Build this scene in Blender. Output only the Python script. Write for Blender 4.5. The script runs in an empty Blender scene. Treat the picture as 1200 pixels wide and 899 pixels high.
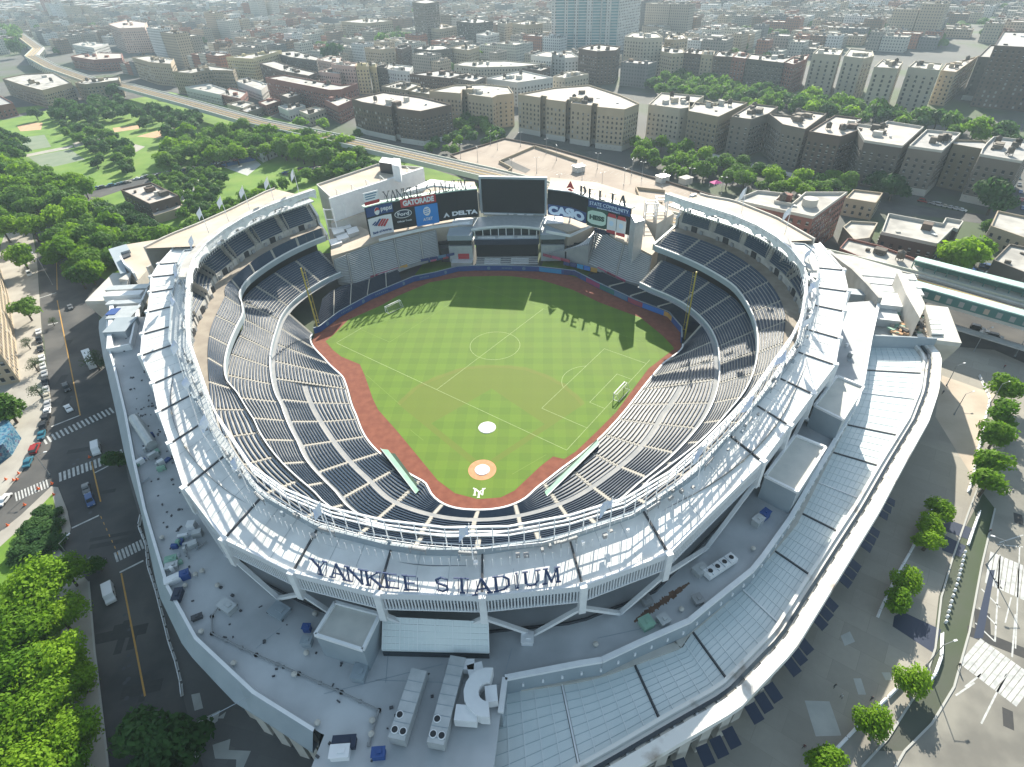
import bpy, math, random
from mathutils import Vector, Matrix
from math import sin, cos, pi, radians as rad, hypot, atan2, degrees
random.seed(7)
SC = bpy.context.scene
COL = SC.collection
# ------------------------------------------------------------------ camera
CAM = Vector((16.92, -113.0, 117.18))
CR = Vector((0.99857339, 0.04328232, -0.03127007))
CU = Vector((-0.00153011, 0.60857535, 0.79349461))
CF = Vector((-0.05337448, 0.79231476, -0.60777338))
FPX = 675.108
cd = bpy.data.cameras.new('camera'); co = bpy.data.objects.new('camera', cd); COL.objects.link(co)
M3 = Matrix((CR, CU, -CF)).transposed()
co.matrix_world = Matrix.Translation(CAM) @ M3.to_4x4()
cd.sensor_width = 36; cd.lens = 36*FPX/1200; cd.clip_end = 60000; cd.clip_start = 1
SC.camera = co
# ------------------------------------------------------------------ light
SUN_AZ, SUN_EL = 9.0, 29.5
w = bpy.data.worlds.new('World'); SC.world = w; w.use_nodes = True
nt = w.node_tree; bg = nt.nodes['Background']
sk = nt.nodes.new('ShaderNodeTexSky'); sk.sky_type = 'NISHITA'; sk.sun_disc = False
sk.sun_elevation = rad(SUN_EL); sk.sun_rotation = rad(SUN_AZ)
hs_ = nt.nodes.new('ShaderNodeHueSaturation'); hs_.inputs['Hue'].default_value = .475; hs_.inputs['Saturation'].default_value = .75; nt.links.new(sk.outputs[0], hs_.inputs['Color']); nt.links.new(hs_.outputs[0], bg.inputs[0]); bg.inputs[1].default_value = 0.105
sl = bpy.data.lights.new('sun', 'SUN'); so = bpy.data.objects.new('sun', sl); COL.objects.link(so)
sl.energy = 5.0; sl.angle = rad(0.5); sl.color = (1.0, 0.93, 0.79)
sd = Vector((sin(rad(SUN_AZ))*cos(rad(SUN_EL)), cos(rad(SUN_AZ))*cos(rad(SUN_EL)), sin(rad(SUN_EL))))
so.rotation_euler = sd.to_track_quat('Z', 'Y').to_euler(); so.location = (0, 0, 400)
HAZE = 0.00013
vs = SC.view_settings; vs.view_transform = 'Standard'; vs.look = 'None'; vs.gamma = 1; vs.exposure = 1.15
SC.cycles.volume_bounces = 0; SC.cycles.max_bounces = 6
# ------------------------------------------------------------------ helpers
def U(px, py, z=0.0):
    "world point at height z seen at photo pixel px,py (photo 1200 x 899)"
    d = CF*FPX + CR*(px-600) - CU*(py-449.5)
    k = (z-CAM.z)/d.z
    return Vector((CAM.x+d.x*k, CAM.y+d.y*k, z))
def P(p):
    d = Vector(p)-CAM; q = d.dot(CF)
    return (600+FPX*d.dot(CR)/q, 449.5-FPX*d.dot(CU)/q, q)
def UL(z, *pts): return [U(x, y, z) for x, y in pts]
def tag(o, label=None, cat=None, group=None, kind=None):
    if label: o['label'] = label
    if cat: o['category'] = cat
    if group: o['group'] = group
    if kind: o['kind'] = kind
    return o
def empty(name, loc, rz=0, label=None, cat=None, group=None):
    o = bpy.data.objects.new(name, None); COL.objects.link(o)
    o.location = loc; o.rotation_euler = (0, 0, rz); o.empty_display_size = .5
    return tag(o, label, cat, group)
class MB:
    def __init__(s): s.v = []; s.f = []; s.m = []
    def face(s, pts, mi=0):
        n = len(s.v); s.v.extend([tuple(p) for p in pts]); s.f.append(tuple(range(n, n+len(pts)))); s.m.append(mi)
    def add(s, vs, fs, mi=0):
        n = len(s.v); s.v.extend([tuple(p) for p in vs])
        for f in fs: s.f.append(tuple(n+i for i in f)); s.m.append(mi)
    def hexa(s, b, t, mi=0):      # bottom 4, top 4 (ccw)
        s.add(list(b)+list(t), [(3,2,1,0),(4,5,6,7),(0,1,5,4),(1,2,6,5),(2,3,7,6),(3,0,4,7)], mi)
    def box(s, c, sz, rz=0, mi=0):   # c = centre of the base
        x, y, z = c; a, b, h = sz[0]/2, sz[1]/2, sz[2]; cs, sn = cos(rz), sin(rz)
        q = [(x+u*cs-v*sn, y+u*sn+v*cs) for u, v in ((-a,-b),(a,-b),(a,b),(-a,b))]
        s.hexa([(p[0],p[1],z) for p in q], [(p[0],p[1],z+h) for p in q], mi)
    def prism(s, poly, z0, z1, mi=0, mt=None, bottom=False):
        poly = [(p[0], p[1]) for p in poly]
        A = sum(poly[i][0]*poly[(i+1)%len(poly)][1]-poly[(i+1)%len(poly)][0]*poly[i][1] for i in range(len(poly)))
        if A < 0: poly = poly[::-1]
        n = len(poly)
        for i in range(n):
            a, b = poly[i], poly[(i+1)%n]
            s.face([(a[0],a[1],z0),(b[0],b[1],z0),(b[0],b[1],z1),(a[0],a[1],z1)], mi)
        s.face([(p[0],p[1],z1) for p in poly], mi if mt is None else mt)
        if bottom: s.face([(p[0],p[1],z0) for p in reversed(poly)], mi)
    def wall(s, pts, z0, z1, th, mi=0, closed=False):   # thin wall along a polyline
        n = len(pts)
        for i in range(n if closed else n-1):
            s.bar2(pts[i], pts[(i+1)%n], z0, z1, th, mi)
    def bar2(s, a, b, z0, z1, th, mi=0):
        dx, dy = b[0]-a[0], b[1]-a[1]; L = hypot(dx, dy) or 1e-6; nx, ny = -dy/L*th/2, dx/L*th/2
        q = [(a[0]-nx,a[1]-ny),(b[0]-nx,b[1]-ny),(b[0]+nx,b[1]+ny),(a[0]+nx,a[1]+ny)]
        q = [q[0], q[1], q[2], q[3]]
        s.hexa([(p[0],p[1],z0) for p in q], [(p[0],p[1],z1) for p in q], mi)
    def bar(s, a, b, w_, h_=None, mi=0):     # square bar between 3d points
        a = Vector(a); b = Vector(b); h_ = h_ or w_; d = (b-a)
        if d.length < 1e-6: return
        d.normalize(); u = d.cross(Vector((0,0,1)))
        if u.length < 1e-3: u = Vector((1,0,0))
        u.normalize(); v = u.cross(d); u = u*w_/2; v = v*h_/2
        s.hexa([a-u-v, a+u-v, a+u+v, a-u+v], [b-u-v, b+u-v, b+u+v, b-u+v], mi)
    def tube(s, a, b, r0, r1=None, n=8, mi=0, cap=True):
        a = Vector(a); b = Vector(b); r1 = r0 if r1 is None else r1; d = (b-a).normalized(); u = d.cross(Vector((0,0,1)))
        if u.length < 1e-3: u = Vector((1,0,0))
        u.normalize(); v = d.cross(u)
        ra = [a+(u*cos(2*pi*i/n)+v*sin(2*pi*i/n))*r0 for i in range(n)]; rb = [b+(u*cos(2*pi*i/n)+v*sin(2*pi*i/n))*r1 for i in range(n)]
        s.add(ra+rb, [(i,(i+1)%n,n+(i+1)%n,n+i) for i in range(n)]+([tuple(range(n,2*n)), tuple(range(n-1,-1,-1))] if cap else []), mi)
    def cyl(s, c, r, h, n=16, mi=0): s.tube(c, (c[0],c[1],c[2]+h), r, r, n, mi)
    def build(s, name, mats, parent=None, smooth=False, org=None):
        if not isinstance(mats, (list, tuple)): mats = [mats]
        me = bpy.data.meshes.new(name)
        if parent is not None: org = Vector((0,0,0)) if org is None and parent is None else worg(parent)
        elif org is None:
            if s.v:
                xs = [v[0] for v in s.v]; ys = [v[1] for v in s.v]; zs = [v[2] for v in s.v]
                org = Vector(((min(xs)+max(xs))/2, (min(ys)+max(ys))/2, min(zs)))
            else: org = Vector((0,0,0))
        org = Vector(org)
        me.from_pydata([(v[0]-org.x, v[1]-org.y, v[2]-org.z) for v in s.v], [], s.f)
        for m in mats: me.materials.append(m)
        if len(mats) > 1: me.polygons.foreach_set('material_index', s.m)
        if smooth: me.polygons.foreach_set('use_smooth', [True]*len(me.polygons))
        me.update()
        o = bpy.data.objects.new(name, me); COL.objects.link(o)
        if parent is not None: o.parent = parent
        else: o.location = org
        return o
def worg(o):
    p = Vector((0,0,0))
    while o is not None: p += o.location; o = o.parent
    return p
def copy_tree(src, loc=None, rz=None, parent=None, label=None, group=None, scale=None):
    c = src.copy(); COL.objects.link(c)
    if parent is not None: c.parent = parent
    if loc is not None: c.location = loc
    if rz is not None: c.rotation_euler = (0, 0, rz)
    if scale is not None: c.scale = (scale,)*3 if not hasattr(scale, '__len__') else scale
    if label: c['label'] = label
    if group: c['group'] = group
    for ch in [k for k in KIDS.get(src.name, [])]:
        d = copy_tree(ch, parent=c)
        KIDS.setdefault(c.name, []).append(d)
    return c
KIDS = {}
def reg(root):   # remember the children of a prototype
    todo = [root]; allo = list(COL.objects)
    for o in allo:
        if o.parent is not None and o not in KIDS.get(o.parent.name, []):
            p = o.parent; q = p
            while q is not None and q != root: q = q.parent
            if q == root: KIDS.setdefault(p.name, []).append(o)
# ------------------------------------------------------------------ materials
def mat(name, col, rough=.8, col2=None, scale=1.0, detail=4, bump=0, metal=0, spec=None, mixr=(.35,.65), coord='Object', trans=0):
    m = bpy.data.materials.new(name); m.use_nodes = True; n = m.node_tree; b = n.nodes['Principled BSDF']
    b.inputs['Base Color'].default_value = (*col, 1); b.inputs['Roughness'].default_value = rough; b.inputs['Metallic'].default_value = metal
    if spec is not None: b.inputs['Specular IOR Level'].default_value = spec
    if col2:
        tc = n.nodes.new('ShaderNodeTexCoord'); no = n.nodes.new('ShaderNodeTexNoise'); no.inputs['Scale'].default_value = scale; no.inputs['Detail'].default_value = detail
        geo = n.nodes.new('ShaderNodeNewGeometry')
        n.links.new(geo.outputs['Position'], no.inputs['Vector'])
        r = n.nodes.new('ShaderNodeValToRGB'); r.color_ramp.elements[0].position = mixr[0]; r.color_ramp.elements[1].position = mixr[1]
        r.color_ramp.elements[0].color = (*col, 1); r.color_ramp.elements[1].color = (*col2, 1)
        n.links.new(no.outputs['Fac'], r.inputs[0]); n.links.new(r.outputs[0], b.inputs['Base Color'])
        if bump:
            bu = n.nodes.new('ShaderNodeBump'); bu.inputs['Strength'].default_value = bump; n.links.new(no.outputs['Fac'], bu.inputs['Height']); n.links.new(bu.outputs[0], b.inputs['Normal'])
    return m
class N:   # tiny node helper
    def __init__(s, m): s.t = m.node_tree; s.b = s.t.nodes['Principled BSDF']
    def new(s, t, **k):
        n = s.t.nodes.new(t)
        for a, v in k.items(): setattr(n, a, v)
        return n
    def link(s, a, b): s.t.links.new(a, b)
    def math(s, op, a, b=None, c=None):
        n = s.new('ShaderNodeMath', operation=op)
        for i, x in enumerate((a, b, c)):
            if x is None: continue
            if isinstance(x, (int, float)): n.inputs[i].default_value = x
            else: s.link(x, n.inputs[i])
        return n.outputs[0]
    def mix(s, f, a, b, mode='MIX'):
        n = s.new('ShaderNodeMix', data_type='RGBA', blend_type=mode)
        for i, x in ((0, f), (6, a), (7, b)):
            if isinstance(x, (int, float)): n.inputs[i].default_value = x
            elif isinstance(x, tuple): n.inputs[i].default_value = (*x, 1)
            else: s.link(x, n.inputs[i])
        return n.outputs[2]
    def noise(s, scale, detail=4, vec=None):
        n = s.new('ShaderNodeTexNoise'); n.inputs['Scale'].default_value = scale; n.inputs['Detail'].default_value = detail
        if vec is not None: s.link(vec, n.inputs['Vector'])
        return n.outputs['Fac']
    def pos(s): return s.new('ShaderNodeNewGeometry').outputs['Position']
    def ramp(s, f, stops):
        n = s.new('ShaderNodeValToRGB'); e = n.color_ramp.elements
        while len(e) < len(stops): e.new(.5)
        for i, (p, c) in enumerate(stops): e[i].position = p; e[i].color = (*c, 1)
        s.link(f, n.inputs[0]); return n.outputs[0]
    def base(s, c): s.link(c, s.b.inputs['Base Color'])
M = {}
M['concrete'] = mat('concrete', (.34,.33,.31), .85, (.46,.45,.43), .25)
M['tread'] = mat('stand_concrete', (.33,.32,.30), .9, (.46,.44,.41), .3)
M['seat'] = mat('seat_blue', (.018,.045,.095), .38, (.040,.07,.115), 2, spec=.7)
M['seat2'] = mat('seat_blue_padded', (.016,.03,.06), .6)
M['bench'] = mat('bleacher_metal', (.50,.51,.52), .45, (.58,.59,.60), 1.2); M['treaddk'] = mat('bleacher_concrete', (.27,.28,.29), .9, (.33,.33,.33), .3); M['walkw'] = mat('upper_walk', (.26,.225,.19), .9, (.34,.30,.25), .25, detail=8); M['aisle'] = mat('aisle_concrete', (.42,.40,.36), .85)
M['white'] = mat('white_paint', (.78,.79,.80), .5, (.70,.71,.73), .4)
M['roofpanel'] = mat('roof_panel_white', (.62,.62,.61), .5, (.80,.80,.79), .16, detail=9)
M['fascia'] = mat('fascia_white', (.68,.70,.73), .5)
M['rib'] = mat('dark_joint', (.05,.055,.065), .6)
M['deck'] = mat('deck_membrane', (.34,.36,.38), .75, (.52,.54,.56), .07, detail=12)
M['tan'] = mat('tan_roof', (.40,.33,.26), .85, (.50,.43,.35), .1, detail=8)
M['boxroof'] = mat('light_gravel_roof', (.50,.50,.47), .9, (.58,.57,.53), .3)
M['metal'] = mat('galvanised', (.42,.45,.46), .45, (.50,.52,.53), .6, metal=.3)
M['bluemetal'] = mat('blue_grey_cladding', (.27,.32,.36), .6, (.31,.36,.40), .2)
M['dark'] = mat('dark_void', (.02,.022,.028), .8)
M['navy'] = mat('navy_panel', (.010,.022,.055), .6)
M['blue'] = mat('wall_blue', (.02,.07,.25), .6)
M['limestone'] = mat('limestone', (.46,.44,.40), .85, (.54,.52,.48), .3)
M['screen'] = mat('screen_dark', (.012,.016,.02), .7, spec=.15)
M['glassdark'] = mat('dark_glass', (.02,.03,.04), .15)
M['red'] = mat('sign_red', (.45,.03,.04), .6)
M['signwhite'] = mat('sign_white', (.75,.76,.78), .6)
M['signblue'] = mat('sign_bright_blue', (.0,.15,.50), .6)
M['lettergrey'] = mat('letter_dark', (.03,.045,.06), .5)
M['letterblue'] = mat('letter_blue', (.03,.055,.14), .6)
M['yellow'] = mat('foul_yellow', (.42,.33,.06), .6)
M['green'] = mat('dugout_green', (.20,.38,.29), .7, (.26,.43,.34), .4)
M['orange'] = mat('cone_orange', (.7,.12,.02), .6)
M['bark'] = mat('bark', (.09,.07,.05), .9, (.05,.04,.03), 3)
M['lampmetal'] = mat('lamp_grey', (.25,.26,.27), .5)
M['black'] = mat('black_rubber', (.015,.015,.016), .8)
M['tarp'] = mat('white_tarp', (.72,.72,.70), .7)
M['pad'] = mat('pad_green', (.02,.06,.035), .8)
def grass_mat():
    m = mat('mown_turf', (.07,.17,.015), .85); n = N(m)
    g = n.pos(); sp = n.new('ShaderNodeSeparateXYZ'); n.link(g, sp.inputs[0]); x, y = sp.outputs[0], sp.outputs[1]
    # the outfield is mown in a checkerboard along and across the axis, the infield finer
    def stripes(v, w_): return n.math('GREATER_THAN', n.math('SINE', n.math('MULTIPLY', v, pi/w_)), 0)
    c = n.math('MULTIPLY', n.math('ADD', stripes(x, 3.4), stripes(y, 3.4)), .5)
    f = n.noise(.05, 6, g); f2 = n.noise(1.3, 5, g)
    base = n.mix(c, (.078,.158,.0015), (.104,.198,.003))
    # worn arc of the baseball infield: radius 29 m round the mound
    dx = x; dy = n.math('SUBTRACT', y, 18.4); r = n.math('SQRT', n.math('ADD', n.math('MULTIPLY', dx, dx), n.math('MULTIPLY', dy, dy)))
    rr = n.math('ADD', r, n.math('MULTIPLY', n.math('SUBTRACT', n.noise(.15, 4, g), .5), 2.5))
    arc = n.math('SMOOTH_MIN', 1.0, n.math('MAXIMUM', 0.0, n.math('DIVIDE', n.math('SUBTRACT', 32.5, rr), 2.0)), .05)
    # diamond of grass inside (28 m square)
    u = n.math('MULTIPLY', n.math('ADD', n.math('ABSOLUTE', x), n.math('ABSOLUTE', n.math('SUBTRACT', y, 19.4))), 1)
    dm = n.math('GREATER_THAN', u, 17.5)
    foul = n.math('GREATER_THAN', n.math('SUBTRACT', y, n.math('ABSOLUTE', x)), -1.0)
    wear = n.math('MULTIPLY', n.math('MULTIPLY', n.math('MULTIPLY', arc, dm), foul), n.math('ADD', .62, n.math('MULTIPLY', f, .5)))
    worn = n.mix(f2, (.100,.155,.005), (.122,.152,.008))
    col = n.mix(wear, base, worn)
    # faint brown rim of the arc and spotty patches
    rim = n.math('COMPARE', rr, 31.3, .8)
    col = n.mix(n.math('MULTIPLY', n.math('MULTIPLY', rim, foul), .25), col, (.20,.15,.03))
    p = n.ramp(n.noise(.09, 3, g), [(.45,(0,0,0)),(.75,(1,1,1))])
    col = n.mix(n.math('MULTIPLY', p, .25), col, (.13,.17,.015))
    col = n.mix(n.math('MULTIPLY', f2, .25), col, (.055,.115,.004))
    n.base(col); return m
M['grass'] = grass_mat()
M['clay'] = mat('red_clay', (.17,.050,.030), .95, (.22,.072,.042), .5, detail=8)
M['homeclay'] = mat('home_clay', (.50,.24,.12), .95, (.56,.29,.16), .8)
M['line'] = mat('chalk_line', (.42,.50,.26), .9, (.30,.38,.16), 1.5)
M['linefaint'] = mat('chalk_line_faint', (.17,.26,.05), .9)
# ================================================================== the stadium: ring curves read from the photograph, each at its own height
C0 = (0.0, 45.0)
RP = {
'wall':(1,[(369,390),(404.5,425),(410,444),(423,480),(443,503),(493,570),(507,583),(523,593),(547,597.5),(587,597),(613,587),(633,573),(660,540),(697,507),(727,480),(747,453),(760,428),(798,402)]),
'outf':(0,[(798,402),(798,390),(783,372),(743,357),(700,337),(673,323),(630,318),(593,317),(557,317),(537,318),(510,325),(485,330),(435,351),(399,371),(376,388.6),(369,391)]),
'xaisle':(4.5,[(380,485),(400,517),(433,558),(460,593),(657,600),(713,547),(768,493),(773,480)]),
'rail2':(9,[(394,323),(361,341),(338,357),(327,373),(321,390),(322,415),(324,440),(332,463),(333,478),(355,513),(367,530),(393,573),(408,603),(720,587),(747,560),(787,517),(822,480),(843,427),(847,400),(830,380),(807,358),(785,348),(760,338)]),
'rail1':(20,[(385,278),(298,328),(282,347),(282,357),(281,373),(287,440),(293,460),(310,487),(317,497),(337,533),(362,580),(383,600),(742,580),(757,563),(790,528),(835,483),(857,457),(880,410),(887,370),(880,343),(863,335),(835,317),(765,290)]),
'frz':(37,[(372,230),(352,237),(325,246),(300,257),(279,269),(258,283),(242,297),(230,313),(225,327),(223,342),(222,373),(222,398),(253,488),(300,558),(317,573),(367,600),(433,618),(500,628),(560,632),(640,624),(712,601),(738,593),(800,553),(840,510),(867,485),(933,392),(943,350),(943,337),(942,325),(927.5,305),(907.5,287.5),(883,272.5),(854,260),(829,252),(803,244),(780,236)]),
'pin':(33.4,[(225,287),(213,305),(208,320),(207,335),(203,357),(202,383),(200,403),(217,433),(227,467),(247,503),(267,543),(308,585),(377,624),(455,644),(499,650),(563,650),(659,635),(745,605),(813,560),(884.5,478),(913,444.5),(937,410),(947,380),(955,353),(958,313),(953,300),(945,293)]),
'pout':(32.0,[(205,290),(187,310),(178,325),(177,343),(174,366),(168,392),(166,417),(180,450),(187,483),(200,520),(217,572),(263,632),(343,671),(443,696),(565,699),(683,687),(783,649),(893,541),(924.5,499),(952,462),(978,428),(983,397),(988,365),(993,342),(987.5,317),(960,285)]),
'eave':(16,[(117,367),(116,387),(122,423),(125,433),(137,487),(148,540),(165,599),(187,699),(217,762),(273,822),(372,886),(800,871),(867,832),(933,762),(1032,600),(1060,547),(1090,493),(1102,457),(1105,417)]),
'glassin':(14,[(593,812),(630,807),(683,799),(710,792),(800,759),(803,748),(827,728),(863,697),(880,679),(933,616),(985,513),(1000,484),(1011,455.6),(1013,403)]),
'tanout':(31,[(200,276),(233,263),(273,245),(317,223),(368,211)]),
'tanoutR':(34,[(783,217),(830,231),(860,236),(910,256),(960,285)]),
}
class Ring:
    def __init__(s, pts, z=None, smooth=False):
        tr = sorted((degrees(atan2(x-C0[0], C0[1]-y)), hypot(x-C0[0], y-C0[1])) for x, y in pts)
        s.t = [a for a, _ in tr]; s.r = [b for _, b in tr]; s.z = z; s.sm = smooth
        if smooth:
            for _ in range(smooth if smooth > 1 else 2):
                s.r = [s.r[0]]+[.25*s.r[i-1]+.5*s.r[i]+.25*s.r[i+1] for i in range(1, len(s.r)-1)]+[s.r[-1]]
    def R(s, t):
        T, R_ = s.t, s.r
        if t <= T[0]: return R_[0]
        if t >= T[-1]: return R_[-1]
        lo, hi = 0, len(T)-1
        while hi-lo > 1:
            m = (lo+hi)//2
            if T[m] <= t: lo = m
            else: hi = m
        h = T[hi]-T[lo]; u = (t-T[lo])/h if h else 0
        if not s.sm: # straight chord between the two corners
            a, b = rad(T[lo]), rad(T[hi]); p = (R_[lo]*sin(a), -R_[lo]*cos(a)); q = (R_[hi]*sin(b), -R_[hi]*cos(b))
            dx, dy = sin(rad(t)), -cos(rad(t)); ex, ey = q[0]-p[0], q[1]-p[1]
            den = dx*ey-dy*ex
            return (p[0]*ey-p[1]*ex)/den if abs(den) > 1e-6 else R_[lo]
        def sl(i):
            if i <= 0 or i >= len(T)-1: return 0
            return (R_[i+1]-R_[i-1])/(T[i+1]-T[i-1])
        m0, m1 = sl(lo)*h, sl(hi)*h
        return (2*u**3-3*u*u+1)*R_[lo]+(u**3-2*u*u+u)*m0+(-2*u**3+3*u*u)*R_[hi]+(u**3-u*u)*m1
    def p(s, t, off=0):
        r = s.R(t)+off; a = rad(t); return (C0[0]+r*sin(a), C0[1]-r*cos(a))
def mk(n, smooth=False, extra=()):
    z, pts = RP[n]; return Ring([tuple(U(x, y, z)[:2]) for x, y in pts]+list(extra), z, smooth)
def pol(t, r): return (C0[0]+r*sin(rad(t)), C0[1]-r*cos(rad(t)))
WALL = mk('wall', True)
R2 = mk('rail2', 4, [pol(0, 79), pol(12, 77), pol(-12, 77)])
R1 = mk('rail1', 6, [pol(0, 86), pol(12, 84), pol(-12, 85)])
XA = mk('xaisle', True, [pol(0, 69), pol(-95, 68), pol(-80, 61), pol(80, 60), pol(100, 68)])
FRZ = mk('frz'); PIN = mk('pin'); POUT = mk('pout'); EAVE = mk('eave', False, [pol(-8.4, 137), pol(-2, 138), pol(4.1, 135), pol(9, 130.5), pol(13, 128)]); GIN = mk('glassin')
LT = [-134,-124,-115,-109,-101,-97,-84,-71,-60,-50]; LR = [104,105,102,100,97,94,86.5,82,82,83.5]
TERR = Ring([pol(t, r) for t, r in zip(LT, LR)]+[pol(0, 95), pol(-25, 91.5)]+[pol(25, 90), pol(50, 84), pol(60, 82), pol(79, 87.5), pol(90, 92), pol(103, 97), pol(115, 97), pol(124, 95), pol(134, 93)], 24.5, True)
def off(f, d): return lambda t: f.p(t, d)
def at(c, z): return (c[0], c[1], z)
def lerp2(a, b, f): return (a[0]+(b[0]-a[0])*f, a[1]+(b[1]-a[1])*f)
def angs(t0, t1, step=2.0):
    n = max(1, int(round((t1-t0)/step))); return [t0+(t1-t0)*i/n for i in range(n+1)]
STAD = empty('stadium', (0, 45, 0), 0, 'huge oval open-air ballpark with white ring roof round a green field', 'stadium')
def tier(deckname, fi, fo, z0, z1, rows, t0, t1, sects, gap=.55, thick=1.2, seatm='seat', step=2.0, sname='seating_section', low=None, mats=None, edges=True, backs=True):
    "stepped concrete rows between two curves, then one seat block per section as sub-parts"
    A = angs(t0, t1, step); mb = MB()
    prof = []
    for k in range(rows):
        za = z0+(z1-z0)*k/rows; prof.append((k/rows, za)); prof.append(((k+1)/rows, za))
    prof.append((1.0, z1))
    cols = []
    for t in A:
        a, b = fi(t), fo(t); cols.append([at(lerp2(a, b, f), z) for f, z in prof])
    n = len(prof)
    for i in range(len(A)-1):
        for j in range(n-1): mb.face([cols[i][j], cols[i+1][j], cols[i+1][j+1], cols[i][j+1]], 0)
    lo0 = (z0-thick) if low is None else low; lo1 = (z1-thick) if low is None else low
    for i in range(len(A)-1):   # front skirt, underside, back
        a, b = cols[i], cols[i+1]
        A0, B0 = at(a[0], lo0), at(b[0], lo0); A1, B1 = at(a[-1], lo1), at(b[-1], lo1)
        mb.face([A0, B0, b[0], a[0]], 0); mb.face([A1, B1, B0, A0], 0); mb.face([a[-1], b[-1], B1, A1], 0)
    for c in (cols[0], cols[-1]): mb.face([at(c[0], lo0)]+c+[at(c[-1], lo1)], 0)
    dk = mb.build(deckname, [M['tread']], STAD)
    dr = 1.0/rows
    for (sa, sb) in sects:
        sb_ = MB(); ra = hypot(fi((sa+sb)/2)[0]-C0[0], fi((sa+sb)/2)[1]-C0[1])
        g = degrees(gap/ra); TT = angs(sa+g, sb-g, step)
        for k in range(rows):
            za = z0+(z1-z0)*k/rows; f0, f1, f2, f3 = (k+.42)*dr, (k+.66)*dr, (k+.72)*dr, (k+.84)*dr
            for i in range(len(TT)-1):
                ia, oa, ib, ob = fi(TT[i]), fo(TT[i]), fi(TT[i+1]), fo(TT[i+1])
                def pt(q, f, z): return at(lerp2(ia, oa, f) if q == 0 else lerp2(ib, ob, f), z)
                if backs:
                    pr = [(f0, za+.0), (f0, za+.40), (f1, za+.38), (f2, za+.66), (f3-.02*dr, za+.64), (f3, za)]
                else:
                    pr = [(f0, za), (f0, za+.42), (f2, za+.42), (f2, za)]
                for j in range(len(pr)-1): sb_.face([pt(0, *pr[j]), pt(1, *pr[j]), pt(1, *pr[j+1]), pt(0, *pr[j+1])], 0)
                if i == 0: sb_.face([pt(0, *q) for q in pr], 0)
                if i == len(TT)-2: sb_.face([pt(1, *q) for q in reversed(pr)], 0)
        sb_.build(sname, [M[seatm]], dk)
    # rails and steps beside the aisles
    if edges:
        ts = sorted(set([s for s, _ in sects]+[e for _, e in sects]))
        for t in ts:
            rb = MB(); a, b = fi(t), fo(t)
            for k in range(rows):
                for h_ in (0, .5):
                    f = (k+h_+.25)/rows; p = lerp2(a, b, f); ang = rad(t)
                    rb.box((p[0], p[1], z0+(z1-z0)*k/rows+.01), (.8, .34, .14+.2*h_), ang, 0)
            rb.build('aisle_stair', [M['aisle']], dk)
    return dk
def splits(t0, t1, n): return [(t0+(t1-t0)*i/n, t0+(t1-t0)*(i+1)/n) for i in range(n)]
def arcs(fn, t0, t1, L):   # split into sections of equal arc length
    A = angs(t0, t1, 1.0); s = [0]
    for i in range(1, len(A)):
        a, b = fn(A[i-1]), fn(A[i]); s.append(s[-1]+hypot(a[0]-b[0], a[1]-b[1]))
    n = max(1, round(s[-1]/L)); out = [t0]; j = 0
    for k in range(1, n):
        tg = s[-1]*k/n
        while s[j+1] < tg: j += 1
        out.append(A[j]+(A[j+1]-A[j])*(tg-s[j])/(s[j+1]-s[j]))
    out.append(t1); return list(zip(out[:-1], out[1:]))
# ---- field level, split by the cross aisle
gapL = 80
tier('field_level_deck', off(WALL, .9), off(XA, -.6), 1.0, 4.3, 9, -79, 79, arcs(off(XA, 0), -79, 79, 10.5), low=0)
tier('field_level_rear_deck', off(XA, .6), off(R2, -1.1), 4.9, 8.0, 9, -79, 79, arcs(off(XA, 0), -79, 79, 10.5), low=0)
for f0, f1, z, t0, t1 in ((off(XA,-.65), off(XA,.65), 4.6, -79, 79), (off(R2,-1.15), off(R2, .2), 8.0, -131, 131)):
    mb = MB(); A = angs(t0, t1, 2)
    for i in range(len(A)-1): mb.face([at(f0(A[i]), z), at(f0(A[i+1]), z), at(f1(A[i+1]), z), at(f1(A[i]), z)])
    mb.build('cross_aisle', [M['treaddk']], STAD)
for sgn in (-1, 1):
    a, b = (-109, -79) if sgn < 0 else (79, 104)
    fo = off(R2, -1.1)
    tier('corner_deck', off(WALL, .9), fo, 1.0, 8.0, 20, a, b, arcs(fo, a, b, 9.5), low=0, step=1.5)
# box seat railings: white line on top of the field wall, padded wall below
mb = MB(); A = angs(-109, 104, 1.5)
mb.wall([WALL.p(t, .45) for t in A], 0, 1.0, .35, 1); mb.wall([WALL.p(t, .45) for t in A], 1.003, 1.25, .5, 0)
mb.build('field_wall', [M['white'], M['pad']], STAD)
# ---- main level
MAINO = lambda t: R1.p(t, 2.2)
tier('main_level_deck', off(R2, .5), MAINO, 9.0, 15.0, 14, -131, 131, arcs(off(R2, 3), -131, 131, 10.5), low=7.9)
mb = MB(); A = angs(-131, 131, 2)
mb.wall([R2.p(t, .25) for t in A], 8.0, 9.3, .35, 1); mb.wall([R2.p(t, .25) for t in A], 9.3, 9.75, .3, 0)
mb.build('main_level_rail', [M['white'], M['bluemetal']], STAD)
# dark suites band under the upper deck
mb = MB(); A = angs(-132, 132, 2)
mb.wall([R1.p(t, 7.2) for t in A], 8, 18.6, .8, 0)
mb.build('suite_wall', [M['dark']], STAD)
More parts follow.
